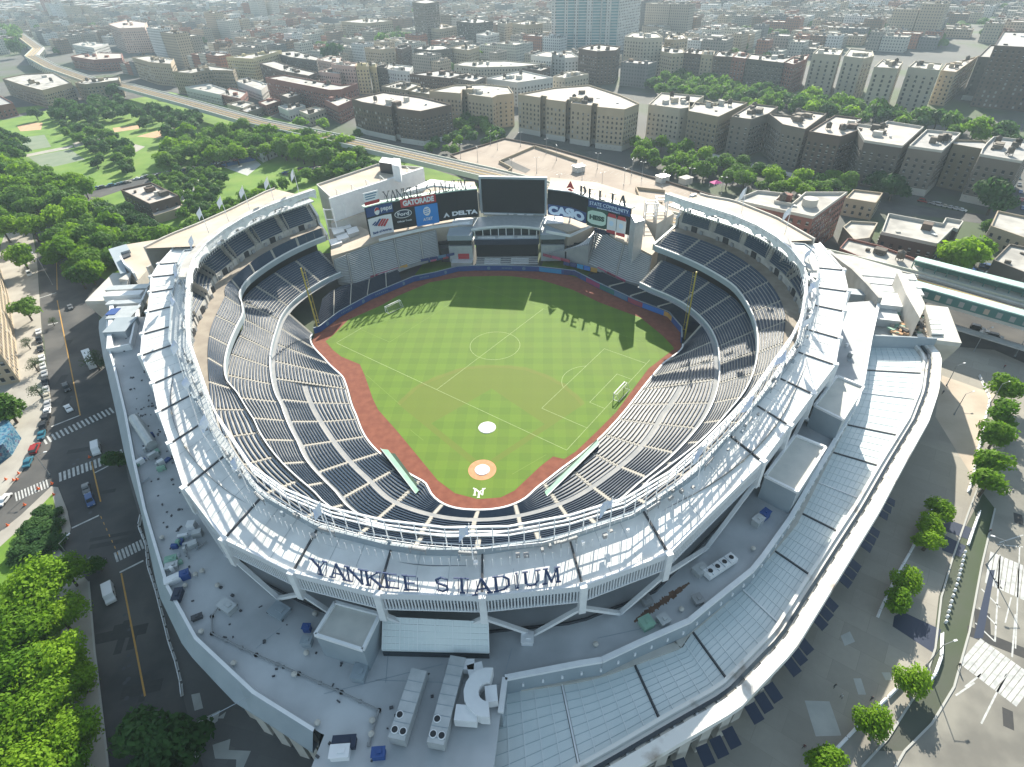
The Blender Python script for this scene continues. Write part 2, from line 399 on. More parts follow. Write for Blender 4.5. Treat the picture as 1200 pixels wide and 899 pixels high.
# ---- terrace (front of the upper deck)
tier('terrace_deck', off(R1, .8), off(TERR, -.4), 20.2, 24.2, 9, -133, 133, arcs(off(TERR, 0), -133, 133, 13.0), thick=1.6)
mb = MB(); A = angs(-133, 133, 2)
mb.wall([R1.p(t, .4) for t in A], 18.6, 20.5, .4, 1); mb.wall([R1.p(t, .4) for t in A], 20.5, 21.0, .3, 0)
mb.build('upper_deck_rail', [M['white'], M['bluemetal']], STAD)
mb = MB()
A = angs(-133, 133, 2)
for i in range(len(A)-1):
    mb.face([at(TERR.p(A[i], -.4), 24.2), at(TERR.p(A[i+1], -.4), 24.2), at(TERR.p(A[i+1], 5.5), 24.2), at(TERR.p(A[i], 5.5), 24.2)])
mb.build('upper_walkway', [M['walkw']], STAD)
# ---- grandstand (rear of the upper deck)
GS0 = off(TERR, 4.2)
def GS1(t):
    q = FRZ.R(t)+9 if abs(t) > 104 else PIN.R(t)+2
    return TERR.p(t, max(q-TERR.R(t), 5.5))
secs = arcs(off(TERR, 6), -133, 133, 14.5)
tier('grandstand_deck', GS0, GS1, 26.6, 33.0, 10, -133, 133, secs, gap=1.1, low=24.0)
for (a, b) in secs[:-1]:     # stair openings between grandstand blocks, with pale walls
    for dt in (-.8, .8):
        mb = MB(); p, q = GS0(b+dt), lerp2(GS0(b+dt), GS1(b+dt), .45); mb.hexa([(p[0],p[1],24.3),(p[0]+.3,p[1],24.3),(q[0]+.3,q[1],28.5),(q[0],q[1],28.5)], [(p[0],p[1],28.2),(p[0]+.3,p[1],28.2),(q[0]+.3,q[1],32.2),(q[0],q[1],32.2)]); mb.build('stair_wall', [M['concrete']], STAD)
rnd = random.Random(3)   # vomitory doors along the walkway
for (a, b) in secs:
    mb = MB(); t = (a+b)/2; p = TERR.p(t, 4.1); mb.box((p[0], p[1], 24.21), (2.6, .3, 2.2), rad(t), 0)
    mb.build('doorway', [M['dark'], M['red']], STAD)
    for d in (-3.2, 3.4): mb = MB(); p = TERR.p(t+degrees(d/95), 3.9); mb.box((p[0], p[1], 24.21), (1.2, .5, 1.4), rad(t), 0); mb.build('kiosk', [M['lampmetal']], STAD)
# ---- frieze: white metal panels hung from the front of the roof
A = angs(-133.5, 134, 6.4); mb = MB(); mb2 = MB()
for i in range(len(A)-1):
    a, b = FRZ.p(A[i]), FRZ.p(A[i+1]); L = hypot(a[0]-b[0], a[1]-b[1]); n = 20
    near_ = abs(A[i]) < 84
    for z, h_, th in (((39.4, .3, .35), (38.2, .25, .25), (37.1, .25, .25)) if near_ else ((39.7, .35, .5), (39.0, .22, .3), (38.5, .3, .3))): mb.bar2(a, b, z, z+h_, th, 0)
    for k in range(0 if near_ else n):
        f0, f1 = k/n, (k+1)/n
        def arch(f): return 37.9-1.7*abs(2*f-1)**3
        p, q = lerp2(a, b, f0), lerp2(a, b, f1)
        mb.hexa([at(p, arch(f0)), at(q, arch(f1)), at(lerp2(q, C0, .002), arch(f1)), at(lerp2(p, C0, .002), arch(f0))], [at(p, 38.5), at(q, 38.5), at(lerp2(q, C0, .002), 38.5), at(lerp2(p, C0, .002), 38.5)], 0)
    for k in range(0, 4 if near_ else 40):
        p = lerp2(a, b, k/(4.0 if near_ else 40.0)); big = k % 13 == 0 and not near_; mb.box((p[0], p[1], 34.6 if near_ else 38.2), (.75 if big else .17, .3 if big else .14, 5.0 if near_ else 1.5), atan2(b[1]-a[1], b[0]-a[0]), 0)
    if False: pass
mb.build('frieze', [M['white']], STAD)
def tang(t): a, b = FRZ.p(t-.8), FRZ.p(t+.8); return atan2(b[1]-a[1], b[0]-a[0])
# light gallery floor behind the frieze and the slab above
mb = MB()
PI2 = lambda t: PIN.p(t, .3)
def pinx(t):   # inner edge of the panels; beyond the panels it runs parallel to the frieze
    if t < -104: return FRZ.p(t, max(6.5, 7+0*t))
    if t > 104: return FRZ.p(t, 7)
    return PIN.p(t)
A = angs(-133.5, 134, 1.775)
for i in range(len(A)-1):
    f0, f1 = FRZ.p(A[i], .5), FRZ.p(A[i+1], .5); g0, g1 = pinx(A[i]), pinx(A[i+1])
    m0, m1 = FRZ.p(A[i], 3.0), FRZ.p(A[i+1], 3.0)
    far = abs((A[i]+A[i+1])/2) > 88
    if far: mb.hexa([at(f0, 38.9), at(f1, 38.9), at(m1, 38.9), at(m0, 38.9)], [at(f0, 39.7), at(f1, 39.7), at(m1, 39.7), at(m0, 39.7)], 0)
    else: m0, m1 = f0, f1
    mb.hexa([at(m0, 34.1), at(m1, 34.1), at(g1, 34.1), at(g0, 34.1)], [at(m0, 34.6), at(m1, 34.6), at(g1, 34.6), at(g0, 34.6)], 1)
    mb.bar2(g0, g1, 32.7, 35.0, .35, 2)
mb.build('light_gallery', [M['concrete'], M['metal'], M['bluemetal']], STAD)
mb = MB(); A2 = angs(-132, 132, .82); rnd = random.Random(5)   # gallery railings, ladders and cable runs
for i, t in enumerate(A2):
    if rnd.random() < (.6 if abs(t) > 88 else .3):
        far = abs(t) > 88
        o_ = rnd.uniform(3.6, 5.8) if far else rnd.uniform(.9, 3.4)
        p = FRZ.p(t, o_); mb.box((p[0], p[1], 34.61), (rnd.uniform(.4, 1.3), rnd.uniform(.3, .8), rnd.uniform(.3, 1.0)), tang(t), rnd.choice([0, 1, 1, 2]))
    for o_ in (.9, 5.9 if abs(t) > 88 else 3.9): p = FRZ.p(t, o_); mb.box((p[0], p[1], 34.6), (.09, .09, 1.9), 0, 0)
for o_ in (.9,):
    A3 = angs(-88, 88, 2)
    for z in (35.5, 36.4): mb.wall([FRZ.p(t, o_) for t in A3], z, z+.12, .12, 0)
tag(mb.build('gallery_equipment', [M['white'], M['lampmetal'], M['bluemetal']], STAD), kind='stuff')
# banks of floodlights along the gallery: one part each
fl = None
for k, t in enumerate([x for x in angs(-128, 128, 5.0) if abs(x) > 80 or abs(int(x)) % 2 == 0]):
    far = abs(t) > 88
    p = FRZ.p(t, 4.6 if far else 2.2)
    m_ = MB(); m_.box((0, 0, 1.1), (3.2, .3, .6), 0, 0); m_.box((-1.4, 0, 0), (.12, .12, 1.15)); m_.box((1.4, 0, 0), (.12, .12, 1.15))
    for j in range(6): m_.box((-1.35+j*.54, -.2, 1.15), (.4, .1, .5), 0, 1)
    if fl is None:
        fl = m_.build('floodlight_bank', [M['lampmetal'], M['signwhite']], STAD, org=None); o = fl
        fl.data.transform(Matrix.Translation(worg(STAD)))
    else: o = fl.copy(); COL.objects.link(o)
    o.parent = STAD; o.location = Vector((p[0], p[1], 34.6 if not far else 36.4))-worg(STAD); o.rotation_euler = (0, 0, tang(t)+pi)
# ---- roof panels, bay by bay
bays = [t for t in POUT.t]
def roofpt(t, f):   # f 0 inner .. 1 outer
    a, b = pinx(t) if abs(t) < 104 else FRZ.p(t, 7), POUT.p(t)
    return lerp2(a, b, f)
for i in range(len(bays)-1):
    t0, t1 = bays[i], bays[i+1]; mb = MB()
    e = .22
    c = []
    for t in (t0, t1):
        for f in (0, 1): c.append(roofpt(t, f))
    a0, b0, a1, b1 = c
    a0_, b0_ = lerp2(a0, a1, .012), lerp2(b0, b1, .012); a1_, b1_ = lerp2(a0, a1, .988), lerp2(b0, b1, .988)
    mb.hexa([at(a0_, 32.8), at(b0_, 31.4), at(b1_, 31.4), at(a1_, 32.8)], [at(a0_, 33.4), at(b0_, 32.0), at(b1_, 32.0), at(a1_, 33.4)], 0)
    for s_ in (.33, .66):  # shallow standing seams
        p, q = lerp2(a0, a1, s_), lerp2(b0, b1, s_); mb.bar((p[0],p[1],33.42), (q[0],q[1],32.02), .07, .05, 1)
    pn = mb.build('roof_panel', [M['roofpanel'], M['metal']], STAD)
    rb = MB(); rb.bar((a0[0],a0[1],33.5), (b0[0],b0[1],32.1), .3, .35, 0); rb.build('roof_rib', [M['rib']], STAD)
    mb = MB(); mb.bar2(b0, b1, 31.2, 32.4, .5, 0)
    mb.build('roof_edge', [M['fascia']], STAD)
    if -84 < t0 < 68 or True:
        mb = MB(); near = -60 < (t0+t1)/2 < 40
        q0, q1 = lerp2(b0, b1, .02), lerp2(b0, b1, .98)
        if near:
            L = hypot(q0[0]-q1[0], q0[1]-q1[1]); n = int(L/.55)
            mb.bar2(q0, q1, 27.6, 27.9, .5, 0); mb.bar2(q0, q1, 30.9, 31.19, .5, 0)
            ang = atan2(q1[1]-q0[1], q1[0]-q0[0])
            for k in range(n+1):
                p = lerp2(q0, q1, k/n); mb.box((p[0], p[1], 27.902), (.24, .34, 2.99), ang, 0)
            mb.bar2(lerp2(q0, C0, .012), lerp2(q1, C0, .012), 27.7, 31.0, .1, 1)
        else: mb.bar2(q0, q1, 27.6, 31.19, .3, 0)
        mb.build('louvre_screen' if near else 'fascia_panel', [M['fascia'], M['bluemetal']], STAD)
    mb = MB(); p = lerp2(b0, C0, -.002); mb.box((p[0], p[1], 25.0), (1.2, 1.2, 7.6), rad(t0), 0); mb.build('roof_column', [M['white']], STAD)
    mb = MB()      # V braces down to the deck
    L = hypot(b0[0]-b1[0], b0[1]-b1[1])
    if L > 11:
        mid = lerp2(lerp2(b0, b1, .5), C0, .0); foot = (mid[0], mid[1], 18.6)
        mb.bar((b0[0], b0[1], 25.6), foot, .75, .6, 0); mb.bar((b1[0], b1[1], 25.6), foot, .75, .6, 0)
    else: mb.bar((b0[0], b0[1], 25.6), (b1[0], b1[1], 18.6), .6, .6, 0)
    mb.build('diagonal_brace', [M['white']], STAD)
mb = MB()    # concourse wall set back under the ring roof, plus ceiling; shade painted in near-black
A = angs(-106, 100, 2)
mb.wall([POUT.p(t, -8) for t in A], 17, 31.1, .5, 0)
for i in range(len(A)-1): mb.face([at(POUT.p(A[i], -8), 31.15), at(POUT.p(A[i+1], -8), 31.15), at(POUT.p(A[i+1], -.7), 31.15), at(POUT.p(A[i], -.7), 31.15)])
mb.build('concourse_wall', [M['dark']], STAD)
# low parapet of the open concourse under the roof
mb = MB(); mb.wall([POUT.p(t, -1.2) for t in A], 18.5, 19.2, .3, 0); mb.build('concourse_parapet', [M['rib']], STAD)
# sand coloured roofs behind the frieze on both outfield sides
for side, ring, nm in ((-1, 'tanout', 0), (1, 'tanoutR', 0)):
    z, pts = RP[ring]; q = [U(x, y, z) for x, y in pts]; TR = Ring([(p.x, p.y) for p in q], z)
    t0, t1 = (TR.t[0], TR.t[-1]); A = angs(t0, t1, 2.0) if side > 0 else angs(-133.5, TR.t[-1], 2)
    if side < 0: A = angs(-133.5, -105.6, 2)
    else: A = angs(105.6, 133.5, 2)
    mb = MB()
    for i in range(len(A)-1):
        a0, a1 = FRZ.p(A[i], 7.0), FRZ.p(A[i+1], 7.0); b0, b1 = TR.p(A[i]), TR.p(A[i+1])
        mb.face([at(a0, 35.2), at(a1, 35.2), at(b1, z), at(b0, z)])
        mb.bar2(b0, b1, z-1.5, z+.7, .6, 1); mb.bar2(b0, b1, 0, z-1.5, .4, 1)
    mb.build('sand_roof', [M['tan'], M['limestone']], STAD)
# closing end walls of the stands at both outfield ends
for t, tt in ((-133.4, -131.2), (133.4, 131.2)):
    mb = MB()
    pr = [(R1, .8, 18.5), (R1, .8, 21), (TERR, 4.2, 25), (TERR, 4.2, 28), (TERR, 12, 35.0), (TERR, 15, 35.0), (TERR, 15, 17)]
    q = [at(r.p(t, o_), z) for r, o_, z in pr]; q2 = [at(r.p(t*1.004, o_), z) for r, o_, z in pr]
    n = len(q); mb.face(q); mb.face(q2[::-1])
    for i in range(n): mb.face([q[i], q[(i+1) % n], q2[(i+1) % n], q2[i]])
    mb.build('end_wall', [M['metal']], STAD)
# ---- upper roof deck outside the ring, parapets, cornice and outer wall
DK = [(128,370),(128,385),(130,410),(137,433),(150,487),(160,540),(173,599),(200,689),(233,749),(300,812),(380,861)]
pts = [tuple(U(x, y, 18.5)[:2]) for x, y in DK]
bot = [pol(-8.6, 122), pol(-8.2, 135.2), pol(0, 136), pol(3.7, 136)]
DKR = [(592,797),(680,780),(705,776),(750,755),(807,730),(830,711),(880,671),(893,655),(925,610),(972,528),(1003,474),(1010,450),(1019,400),(1030,352)]
ptsR = [tuple(U(x, y, 18.5)[:2]) for x, y in DKR]
DOUT = Ring(pts+bot+ptsR, 18.5)
mb = MB(); A = sorted(set(DOUT.t+angs(-97, 97, 2)))
A = [t for t in A if DOUT.t[0] <= t <= DOUT.t[-1]]
for i in range(len(A)-1):
    a, b = A[i], A[i+1]
    mb.face([at(POUT.p(a, -8), 18.5), at(POUT.p(b, -8), 18.5), at(DOUT.p(b), 18.5), at(DOUT.p(a), 18.5)])
mb.build('roof_deck', [M['deck']], STAD)
tg = 4.2
# step wall between the upper deck and the glass roof
mb = MB(); Rr = [t for t in A if t >= tg-.3]; W_ = [DOUT.p(t) for t in Rr]
mb.wall(W_, 13.0, 18.9, .5, 0); mb.wall(W_, 18.9, 19.5, .9, 1)
st = mb.build('step_wall', [M['bluemetal'], M['white']], STAD)
for i, t in enumerate(angs(7, 86, 1.75)):
    m_ = MB(); p = DOUT.p(t, .32); m_.box((p[0], p[1], 15.9), (.35, .3, .9), rad(t), 0); m_.build('wall_light', [M['signwhite']], st)
p0, p1 = DOUT.p(4.0), EAVE.p(4.0)
mb = MB(); mb.bar2(p0, (p1[0], p1[1]), 13, 19.3, .7, 0); mb.build('divider_wall', [M['white']], STAD)
# gutter along the foot of the wall
mb = MB(); AR = [t for t in angs(4.2, 88, 1.5)]
mb.wall([GIN.p(t, -.6) for t in AR], 13.6, 14.35, 1.3, 0); mb.build('roof_gutter', [M['limestone']], STAD)
M['glassroof'] = mat('great_hall_roof', (.58,.65,.66), .4, (.66,.71,.71), .15)
M['mull'] = mat('mullion', (.70,.74,.75), .5); M['mull2'] = mat('seam', (.36,.45,.48), .6)
joint = [4.2, 10.5, 17.5, 24.3, 32, 39, 46.5, 53, 60, 67, 75.5, 81.5, 88]
GO = lambda t: EAVE.p(t, -5.0)
for i in range(len(joint)-1):
    t0, t1 = joint[i], joint[i+1]; mb = MB(); A_ = angs(t0+.12, t1-.12, 1.6)
    for j in range(len(A_)-1):
        for k in range(1):
            mb.hexa([at(GIN.p(A_[j]), 13.4), at(GO(A_[j]), 13.9), at(GO(A_[j+1]), 13.9), at(GIN.p(A_[j+1]), 13.4)], [at(GIN.p(A_[j]), 13.9), at(GO(A_[j]), 14.4), at(GO(A_[j+1]), 14.4), at(GIN.p(A_[j+1]), 13.9)], 0)
    gp = mb.build('glass_roof_bay', [M['glassroof']], STAD)
    mb = MB(); big = MB()
    for t in angs(t0, t1, (t1-t0)/5)[1:-1]:
        a, b = GIN.p(t), GO(t); mb.bar((a[0],a[1],13.96), (b[0],b[1],14.46), .14, .1, 0)
    for f in [x/9 for x in range(1, 9)]:
        qs = [lerp2(GIN.p(t), GO(t), f) for t in A_]; zz = 13.9+.5*f
        for j in range(len(qs)-1): mb.bar((*qs[j], zz+.03), (*qs[j+1], zz+.03), .08, .06, 1)
    mb.build('mullions', [M['mull'], M['mull2']], gp)
    a, b = GIN.p(t0), GO(t0); big.bar((a[0],a[1],14.0), (b[0],b[1],14.5), .3, .3, 0); big.build('expansion_joint', [M['rib'] if i % 3 != 1 else M['white']], STAD)
# stained white band outside the glass
M['band'] = mat('weathered_white_band', (.72,.71,.68), .6, (.26,.20,.15), .16, detail=12, mixr=(.55,.70))
mb = MB(); AR = angs(4.2, 90, 1.5)
for i in range(len(AR)-1):
    a, b = AR[i], AR[i+1]
    for (o0, z0_), (o1, z1_) in (((-5.0,14.45),(-5.0,15.6)), ((-5.0,15.6),(-4.4,15.6)), ((-4.4,15.6),(-4.2,15.0)), ((-4.2,15.0),(-2.6,15.0)), ((-2.6,15.0),(-2.4,15.9)), ((-2.4,15.9),(-.2,16.0)), ((-.2,16.0),(0,15.2)), ((0,15.2),(-1.6,14.0))):
        mb.face([at(EAVE.p(a,o0),z0_), at(EAVE.p(b,o0),z0_), at(EAVE.p(b,o1),z1_), at(EAVE.p(a,o1),z1_)])
mb.build('cornice_band', [M['band']], STAD)
# sloping cornice on the street side
mb = MB(); AL = sorted(set([t for t in DOUT.t if t < -8]+angs(-94, -9, 2)))
AL = [t for t in AL if DOUT.t[0] <= t <= -9]
for i in range(len(AL)-1):
    a, b = AL[i], AL[i+1]
    for (f0, z0_, m_) , (f1, z1_) in (((0,18.5,0),(0,19.5)), ((0,19.5,1),(.6,19.5)), ((.6,19.5,0),(99,16.3)), ((99,16.3,0),(99,15.9)), ((99,15.9,0),(98,15.5))):
        def g(t, f, z):
            return at(EAVE.p(t, 0 if f == 99 else -1.6), z) if f > 90 else at(DOUT.p(t, f), z)
        mb.face([g(a,f0,z0_), g(b,f0,z0_), g(b,f1,z1_), g(a,f1,z1_)], m_)
mb.build('street_cornice', [M['bluemetal'], M['white']], STAD)
# outer wall with stone pilasters, dark glazing between them
mb = MB(); A = angs(-96, 90, 1.5)
mb.wall([EAVE.p(t, -3.2) for t in A], 0, 15.6, .6, 0)
for z in (5.0, 10.2): mb.wall([EAVE.p(t, -2.7) for t in A], z, z+.55, 1.2, 1)
mb.build('outer_wall', [M['glassdark'], M['limestone']], STAD)
pil = None
for t in angs(-94, 88, 2.15):
    p = EAVE.p(t, -2.4)
    if pil is None:
        m_ = MB(); m_.box((0,0,0), (2.0, 1.7, 15.4)); pil = m_.build('pilaster', [M['limestone']], STAD); pil.data.transform(Matrix.Translation(worg(STAD))); o = pil
    else: o = pil.copy(); COL.objects.link(o); o.parent = STAD
    o.location = Vector((p[0], p[1], 0))-worg(STAD); o.rotation_euler = (0, 0, rad(t))
for t in angs(-50, -27, 2.15)+angs(13, 40, 2.15):   # finer mullion posts where the wall faces the camera
    m_ = MB(); p = EAVE.p(t+1.07, -2.7); m_.box((p[0], p[1], 0.01), (.5, .7, 15.38), rad(t), 0); m_.build('mullion_post', [M['metal']], STAD)
# navy awnings over the right hand doors, three to a group
for t in [17.5, 22.5, 28.2, 34.2, 40.3, 46.8, 53, 59]:
    for d in (-1.35, 0, 1.35):
        m_ = MB(); a = rad(t+d); p = EAVE.p(t+d, -1.0); q = EAVE.p(t+d, 1.9); u = (cos(a)*1.15, sin(a)*1.15)
        m_.hexa([(p[0]-u[0],p[1]-u[1],4.9),(q[0]-u[0],q[1]-u[1],4.0),(q[0]+u[0],q[1]+u[1],4.0),(p[0]+u[0],p[1]+u[1],4.9)], [(p[0]-u[0],p[1]-u[1],5.0),(q[0]-u[0],q[1]-u[1],4.1),(q[0]+u[0],q[1]+u[1],4.1),(p[0]+u[0],p[1]+u[1],5.0)])
        m_.build('awning', [M['navy']], STAD)
# ---- roof letters: strokes with serifs, standing upright on the roof
STROKES = {
'Y': ([((0,1),(.5,.45),.18),((1,1),(.5,.45),.09),((.5,.45),(.5,0),.18)], [(0,1),(1,1),(.5,0)]),
'A': ([((.5,1),(0,0),.09),((.5,1),(1,0),.18),((.2,.33),(.8,.33),.08)], [(0,0),(1,0)]),
'N': ([((0,0),(0,1),.09),((0,1),(1,0),.18),((1,0),(1,1),.09)], [(0,0),(0,1),(1,1)]),
'K': ([((.08,0),(.08,1),.17),((.1,.45),(.95,1),.09),((.35,.6),(1,0),.18)], [(.08,0),(.08,1),(.95,1),(1,0)]),
'E': ([((.1,0),(.1,1),.17),((.1,.97),(.85,.97),.08),((.1,.5),(.7,.5),.08),((.1,.03),(.9,.03),.08)], [(.1,0),(.1,1)]),
'S': ([((.85,.85),(.5,.97),.1),((.5,.97),(.15,.8),.13),((.15,.8),(.2,.6),.15),((.2,.6),(.8,.4),.18),((.8,.4),(.85,.18),.15),((.85,.18),(.5,.03),.13),((.5,.03),(.12,.15),.1)], []),
'T': ([((.5,0),(.5,1),.17),((0,.97),(1,.97),.08)], [(.5,0)]),
'D': ([((.1,0),(.1,1),.17),((.1,.97),(.6,.95),.09),((.6,.95),(.95,.7),.14),((.95,.7),(.95,.3),.18),((.95,.3),(.6,.05),.14),((.6,.05),(.1,.03),.09)], [(.1,0),(.1,1)]),
'I': ([((.5,0),(.5,1),.17)], [(.5,0),(.5,1)]),
'U': ([((.08,1),(.08,.25),.17),((.08,.25),(.35,.03),.12),((.35,.03),(.7,.05),.1),((.7,.05),(.92,.3),.1),((.92,.3),(.92,1),.09)], [(.08,1),(.92,1)]),
'M': ([((.05,0),(.12,1),.09),((.12,1),(.5,.05),.18),((.5,.05),(.88,1),.09),((.88,1),(.95,0),.18)], [(.05,0),(.95,0),(.12,1),(.88,1)]),
'L': ([((.1,0),(.1,1),.17),((.1,.05),(.9,.05),.12)], [(.1,0),(.1,1)]),
'C': ([((.9,.8),(.6,.96),.13),((.6,.96),(.25,.9),.14),((.25,.9),(.06,.6),.17),((.06,.6),(.06,.4),.17),((.06,.4),(.25,.1),.17),((.25,.1),(.6,.04),.14),((.6,.04),(.9,.2),.13)], []),
'O': ([((.5,.96),(.12,.8),.14),((.12,.8),(.06,.5),.17),((.06,.5),(.12,.2),.17),((.12,.2),(.5,.04),.14),((.5,.04),(.88,.2),.14),((.88,.2),(.94,.5),.17),((.94,.5),(.88,.8),.17),((.88,.8),(.5,.96),.14)], []),
'G': ([((.9,.8),(.6,.96),.13),((.6,.96),(.25,.9),.14),((.25,.9),(.06,.6),.17),((.06,.6),(.06,.4),.17),((.06,.4),(.25,.1),.17),((.25,.1),(.6,.04),.14),((.6,.04),(.92,.15),.13),((.92,.1),(.92,.48),.14),((.92,.48),(.6,.48),.1)], []),
'R': ([((.1,0),(.1,1),.17),((.1,.96),(.7,.95),.12),((.7,.95),(.9,.75),.15),((.9,.75),(.7,.52),.15),((.7,.52),(.1,.5),.12),((.5,.5),(.95,0),.17)], [(.1,0)]),
'H': ([((.1,0),(.1,1),.17),((.9,0),(.9,1),.17),((.1,.5),(.9,.5),.12)], []),
'P': ([((.1,0),(.1,1),.17),((.1,.96),(.7,.95),.12),((.7,.95),(.9,.73),.15),((.7,.5),(.9,.73),.15),((.7,.5),(.1,.5),.12)], []),
'F': ([((.1,0),(.1,1),.17),((.1,.95),(.9,.95),.12),((.1,.5),(.7,.5),.12)], []),
'B': ([((.1,0),(.1,1),.17),((.1,.96),(.75,.9),.12),((.75,.9),(.75,.6),.15),((.75,.6),(.1,.5),.12),((.75,.5),(.88,.25),.15),((.88,.25),(.7,.05),.14),((.7,.05),(.1,.04),.12)], []),
'&': ([((.95,0),(.2,.75),.14),((.2,.75),(.45,.97),.12),((.45,.97),(.65,.75),.12),((.65,.75),(.1,.3),.13),((.1,.3),(.35,.03),.13),((.35,.03),(.95,.4),.12)], []),
'p': ([((.1,-.35),(.1,.65),.15),((.1,.6),(.7,.62),.12),((.7,.62),(.85,.33),.14),((.85,.33),(.65,.03),.14),((.65,.03),(.1,.08),.12)], []),
'e': ([((.1,.35),(.88,.35),.1),((.88,.35),(.65,.64),.13),((.65,.64),(.2,.58),.13),((.2,.58),(.08,.3),.14),((.08,.3),(.35,.03),.13),((.35,.03),(.85,.1),.12)], []),
's': ([((.8,.58),(.3,.63),.11),((.3,.63),(.2,.45),.12),((.2,.45),(.75,.25),.12),((.75,.25),(.7,.06),.12),((.7,.06),(.15,.06),.11)], []),
'i': ([((.5,0),(.5,.62),.17),((.5,.8),(.5,.92),.17)], []),
'o': ([((.5,.64),(.12,.5),.13),((.12,.5),(.12,.15),.14),((.12,.15),(.5,.02),.13),((.5,.02),(.88,.15),.13),((.88,.15),(.88,.5),.14),((.88,.5),(.5,.64),.13)], []),
'r': ([((.2,0),(.2,.62),.15),((.2,.5),(.75,.62),.12)], []),
'd': ([((.85,0),(.85,1),.14),((.85,.6),(.25,.58),.12),((.25,.58),(.12,.3),.14),((.12,.3),(.3,.03),.13),((.3,.03),(.85,.06),.12)], []),
}
def glyph(mb, ch, o, ux, uy, un, wd, ht, th, mi=0, serif=True, bold=1.0):
    "letter in the plane o + ux*.. + uy*.., extruded th along un"
    st, sf = STROKES[ch]; o, ux, uy, un = map(Vector, (o, ux, uy, un))
    def pt(q): return o+ux*(q[0]*wd)+uy*(q[1]*ht)
    def seg(a, b, w2, k):
        d = (b-a); L = d.length
        if L < 1e-6: return
        d.normalize(); v = un.cross(d).normalized()*w2/2; n = un*th; e = d*w2*.18; a = a-e; b = b+e; dz = un*(k*.004)
        mb.hexa([a-v+dz, b-v+dz, b+v+dz, a+v+dz], [a-v+n+dz, b-v+n+dz, b+v+n+dz, a+v+n+dz], mi)
    k = 0
    for a, b, w2 in st: seg(pt(a), pt(b), w2*min(wd, ht)*bold, k); k += 1
    if serif:
        for q in sf: p = pt(q); seg(p-ux*wd*.17, p+ux*wd*.17, .07*ht, k); k += 1
def textline(mb, txt, o, ux, uy, un, wd, ht, gap, th, mi=0, serif=True, bold=1.0):
    o = Vector(o); ux = Vector(ux); x = 0
    for ch in txt:
        if ch == ' ': x += wd*.7; continue
        w_ = wd*(.35 if ch in 'Ii' else 1)
        glyph(mb, ch, o+ux*x, ux, uy, un, w_, ht, th, mi, serif, bold); x += w_+gap
    return x
def textlen(txt, wd, gap): return sum(wd*.7 if c == ' ' else wd*(.35 if c in 'Ii' else 1)+gap for c in txt)-gap
def sign_on_curve(name, label, txt, path, wd, ht, gap, th, mat_, serif, lean=0, bold=1, group=None):
    "letters placed one by one along a 3d polyline; each letter a part"
    seg = [(Vector(path[i]), Vector(path[i+1])) for i in range(len(path)-1)]; lens = [(b-a).length for a, b in seg]; tot = sum(lens)
    need = textlen(txt, wd, gap); k = tot/need; wd *= k; gap *= k
    root = empty(name, tuple(seg[0][0]), 0, label, 'sign', group); x = 0
    for ch in txt:
        if ch == ' ': x += wd*.7; continue
        w_ = wd*(.35 if ch == 'I' else 1); s_ = x+w_/2; i = 0
        while i < len(lens)-1 and s_ > lens[i]: s_ -= lens[i]; i += 1
        a, b = seg[i]; d = (b-a).normalized(); c = a+d*s_
        nrm = Vector((d.y, -d.x, 0)).normalized(); up = (Vector((0,0,1))-nrm*lean).normalized()
        mb = MB(); glyph(mb, ch, c-d*(w_/2), d, up, nrm, w_, ht, th, 0, serif, bold)
        for q in (.2, .8): mb.bar(c-d*(w_/2)+d*w_*q-Vector((0,0,.3)), c-d*(w_/2)+d*w_*q-nrm*1.0+up*(ht*.5), .12, .12, 0)
        mb.build('letter', [mat_], root); x += w_+gap
    return root
zr = 32.6
pa = [U(x, y, zr) for x, y in ((369,671),(430,685),(480,691),(565,695),(655,681))]
sign_on_curve('roof_sign', 'dark blue serif letters spelling YANKEE STADIUM standing on the white ring roof above the louvres', 'YANKEE STADIUM', pa, 3.2, 3.4, 1.0, .2, M['letterblue'], True, .15, .9)
# ================================================================== playing field
def st(o): return tag(o, kind='structure')
wl = [WALL.p(t) for t in angs(-109, 104, 2)]
outf = [tuple(U(x, y, 0)[:2]) for x, y in RP['outf'][1]]
mb = MB(); mb.face([at(p, .012) for p in wl]+[at(p, .012) for p in outf]); st(mb.build('warning_track', [M['clay']]))
GR = [(421.7,427),(427.5,440),(436.7,466.7),(443,480),(466.7,506.7),(490,535),(513,563),(533,578),(560,585),(586.7,583),(603,575),(633,546.7),(648,535),(661,538),(675,529),(700,505),(722,483),(745,452),(760,432),(790,409),(787.5,405),(776,393),(750,372),(738.5,368),(703.5,355),(671,339.7),(633.4,328),(600,324),(586.7,323.4),(542.5,324.4),(504,331),(466,347),(446.7,358),(408,375),(391,392.4),(381.5,400),(390,410),(400,418)]
mb = MB(); g = [U(x, y, 0) for x, y in GR]; mb.face([(p.x, p.y, .024) for p in g]); st(mb.build('playing_field', [M['grass']]))
def disc(mb, c, r, z, n=40, mi=0): mb.face([(c[0]+r*cos(2*pi*i/n), c[1]+r*sin(2*pi*i/n), z) for i in range(n)], mi)
mb = MB(); disc(mb, (0, 0), 3.96, .030); st(mb.build('home_plate_circle', [M['homeclay']]))
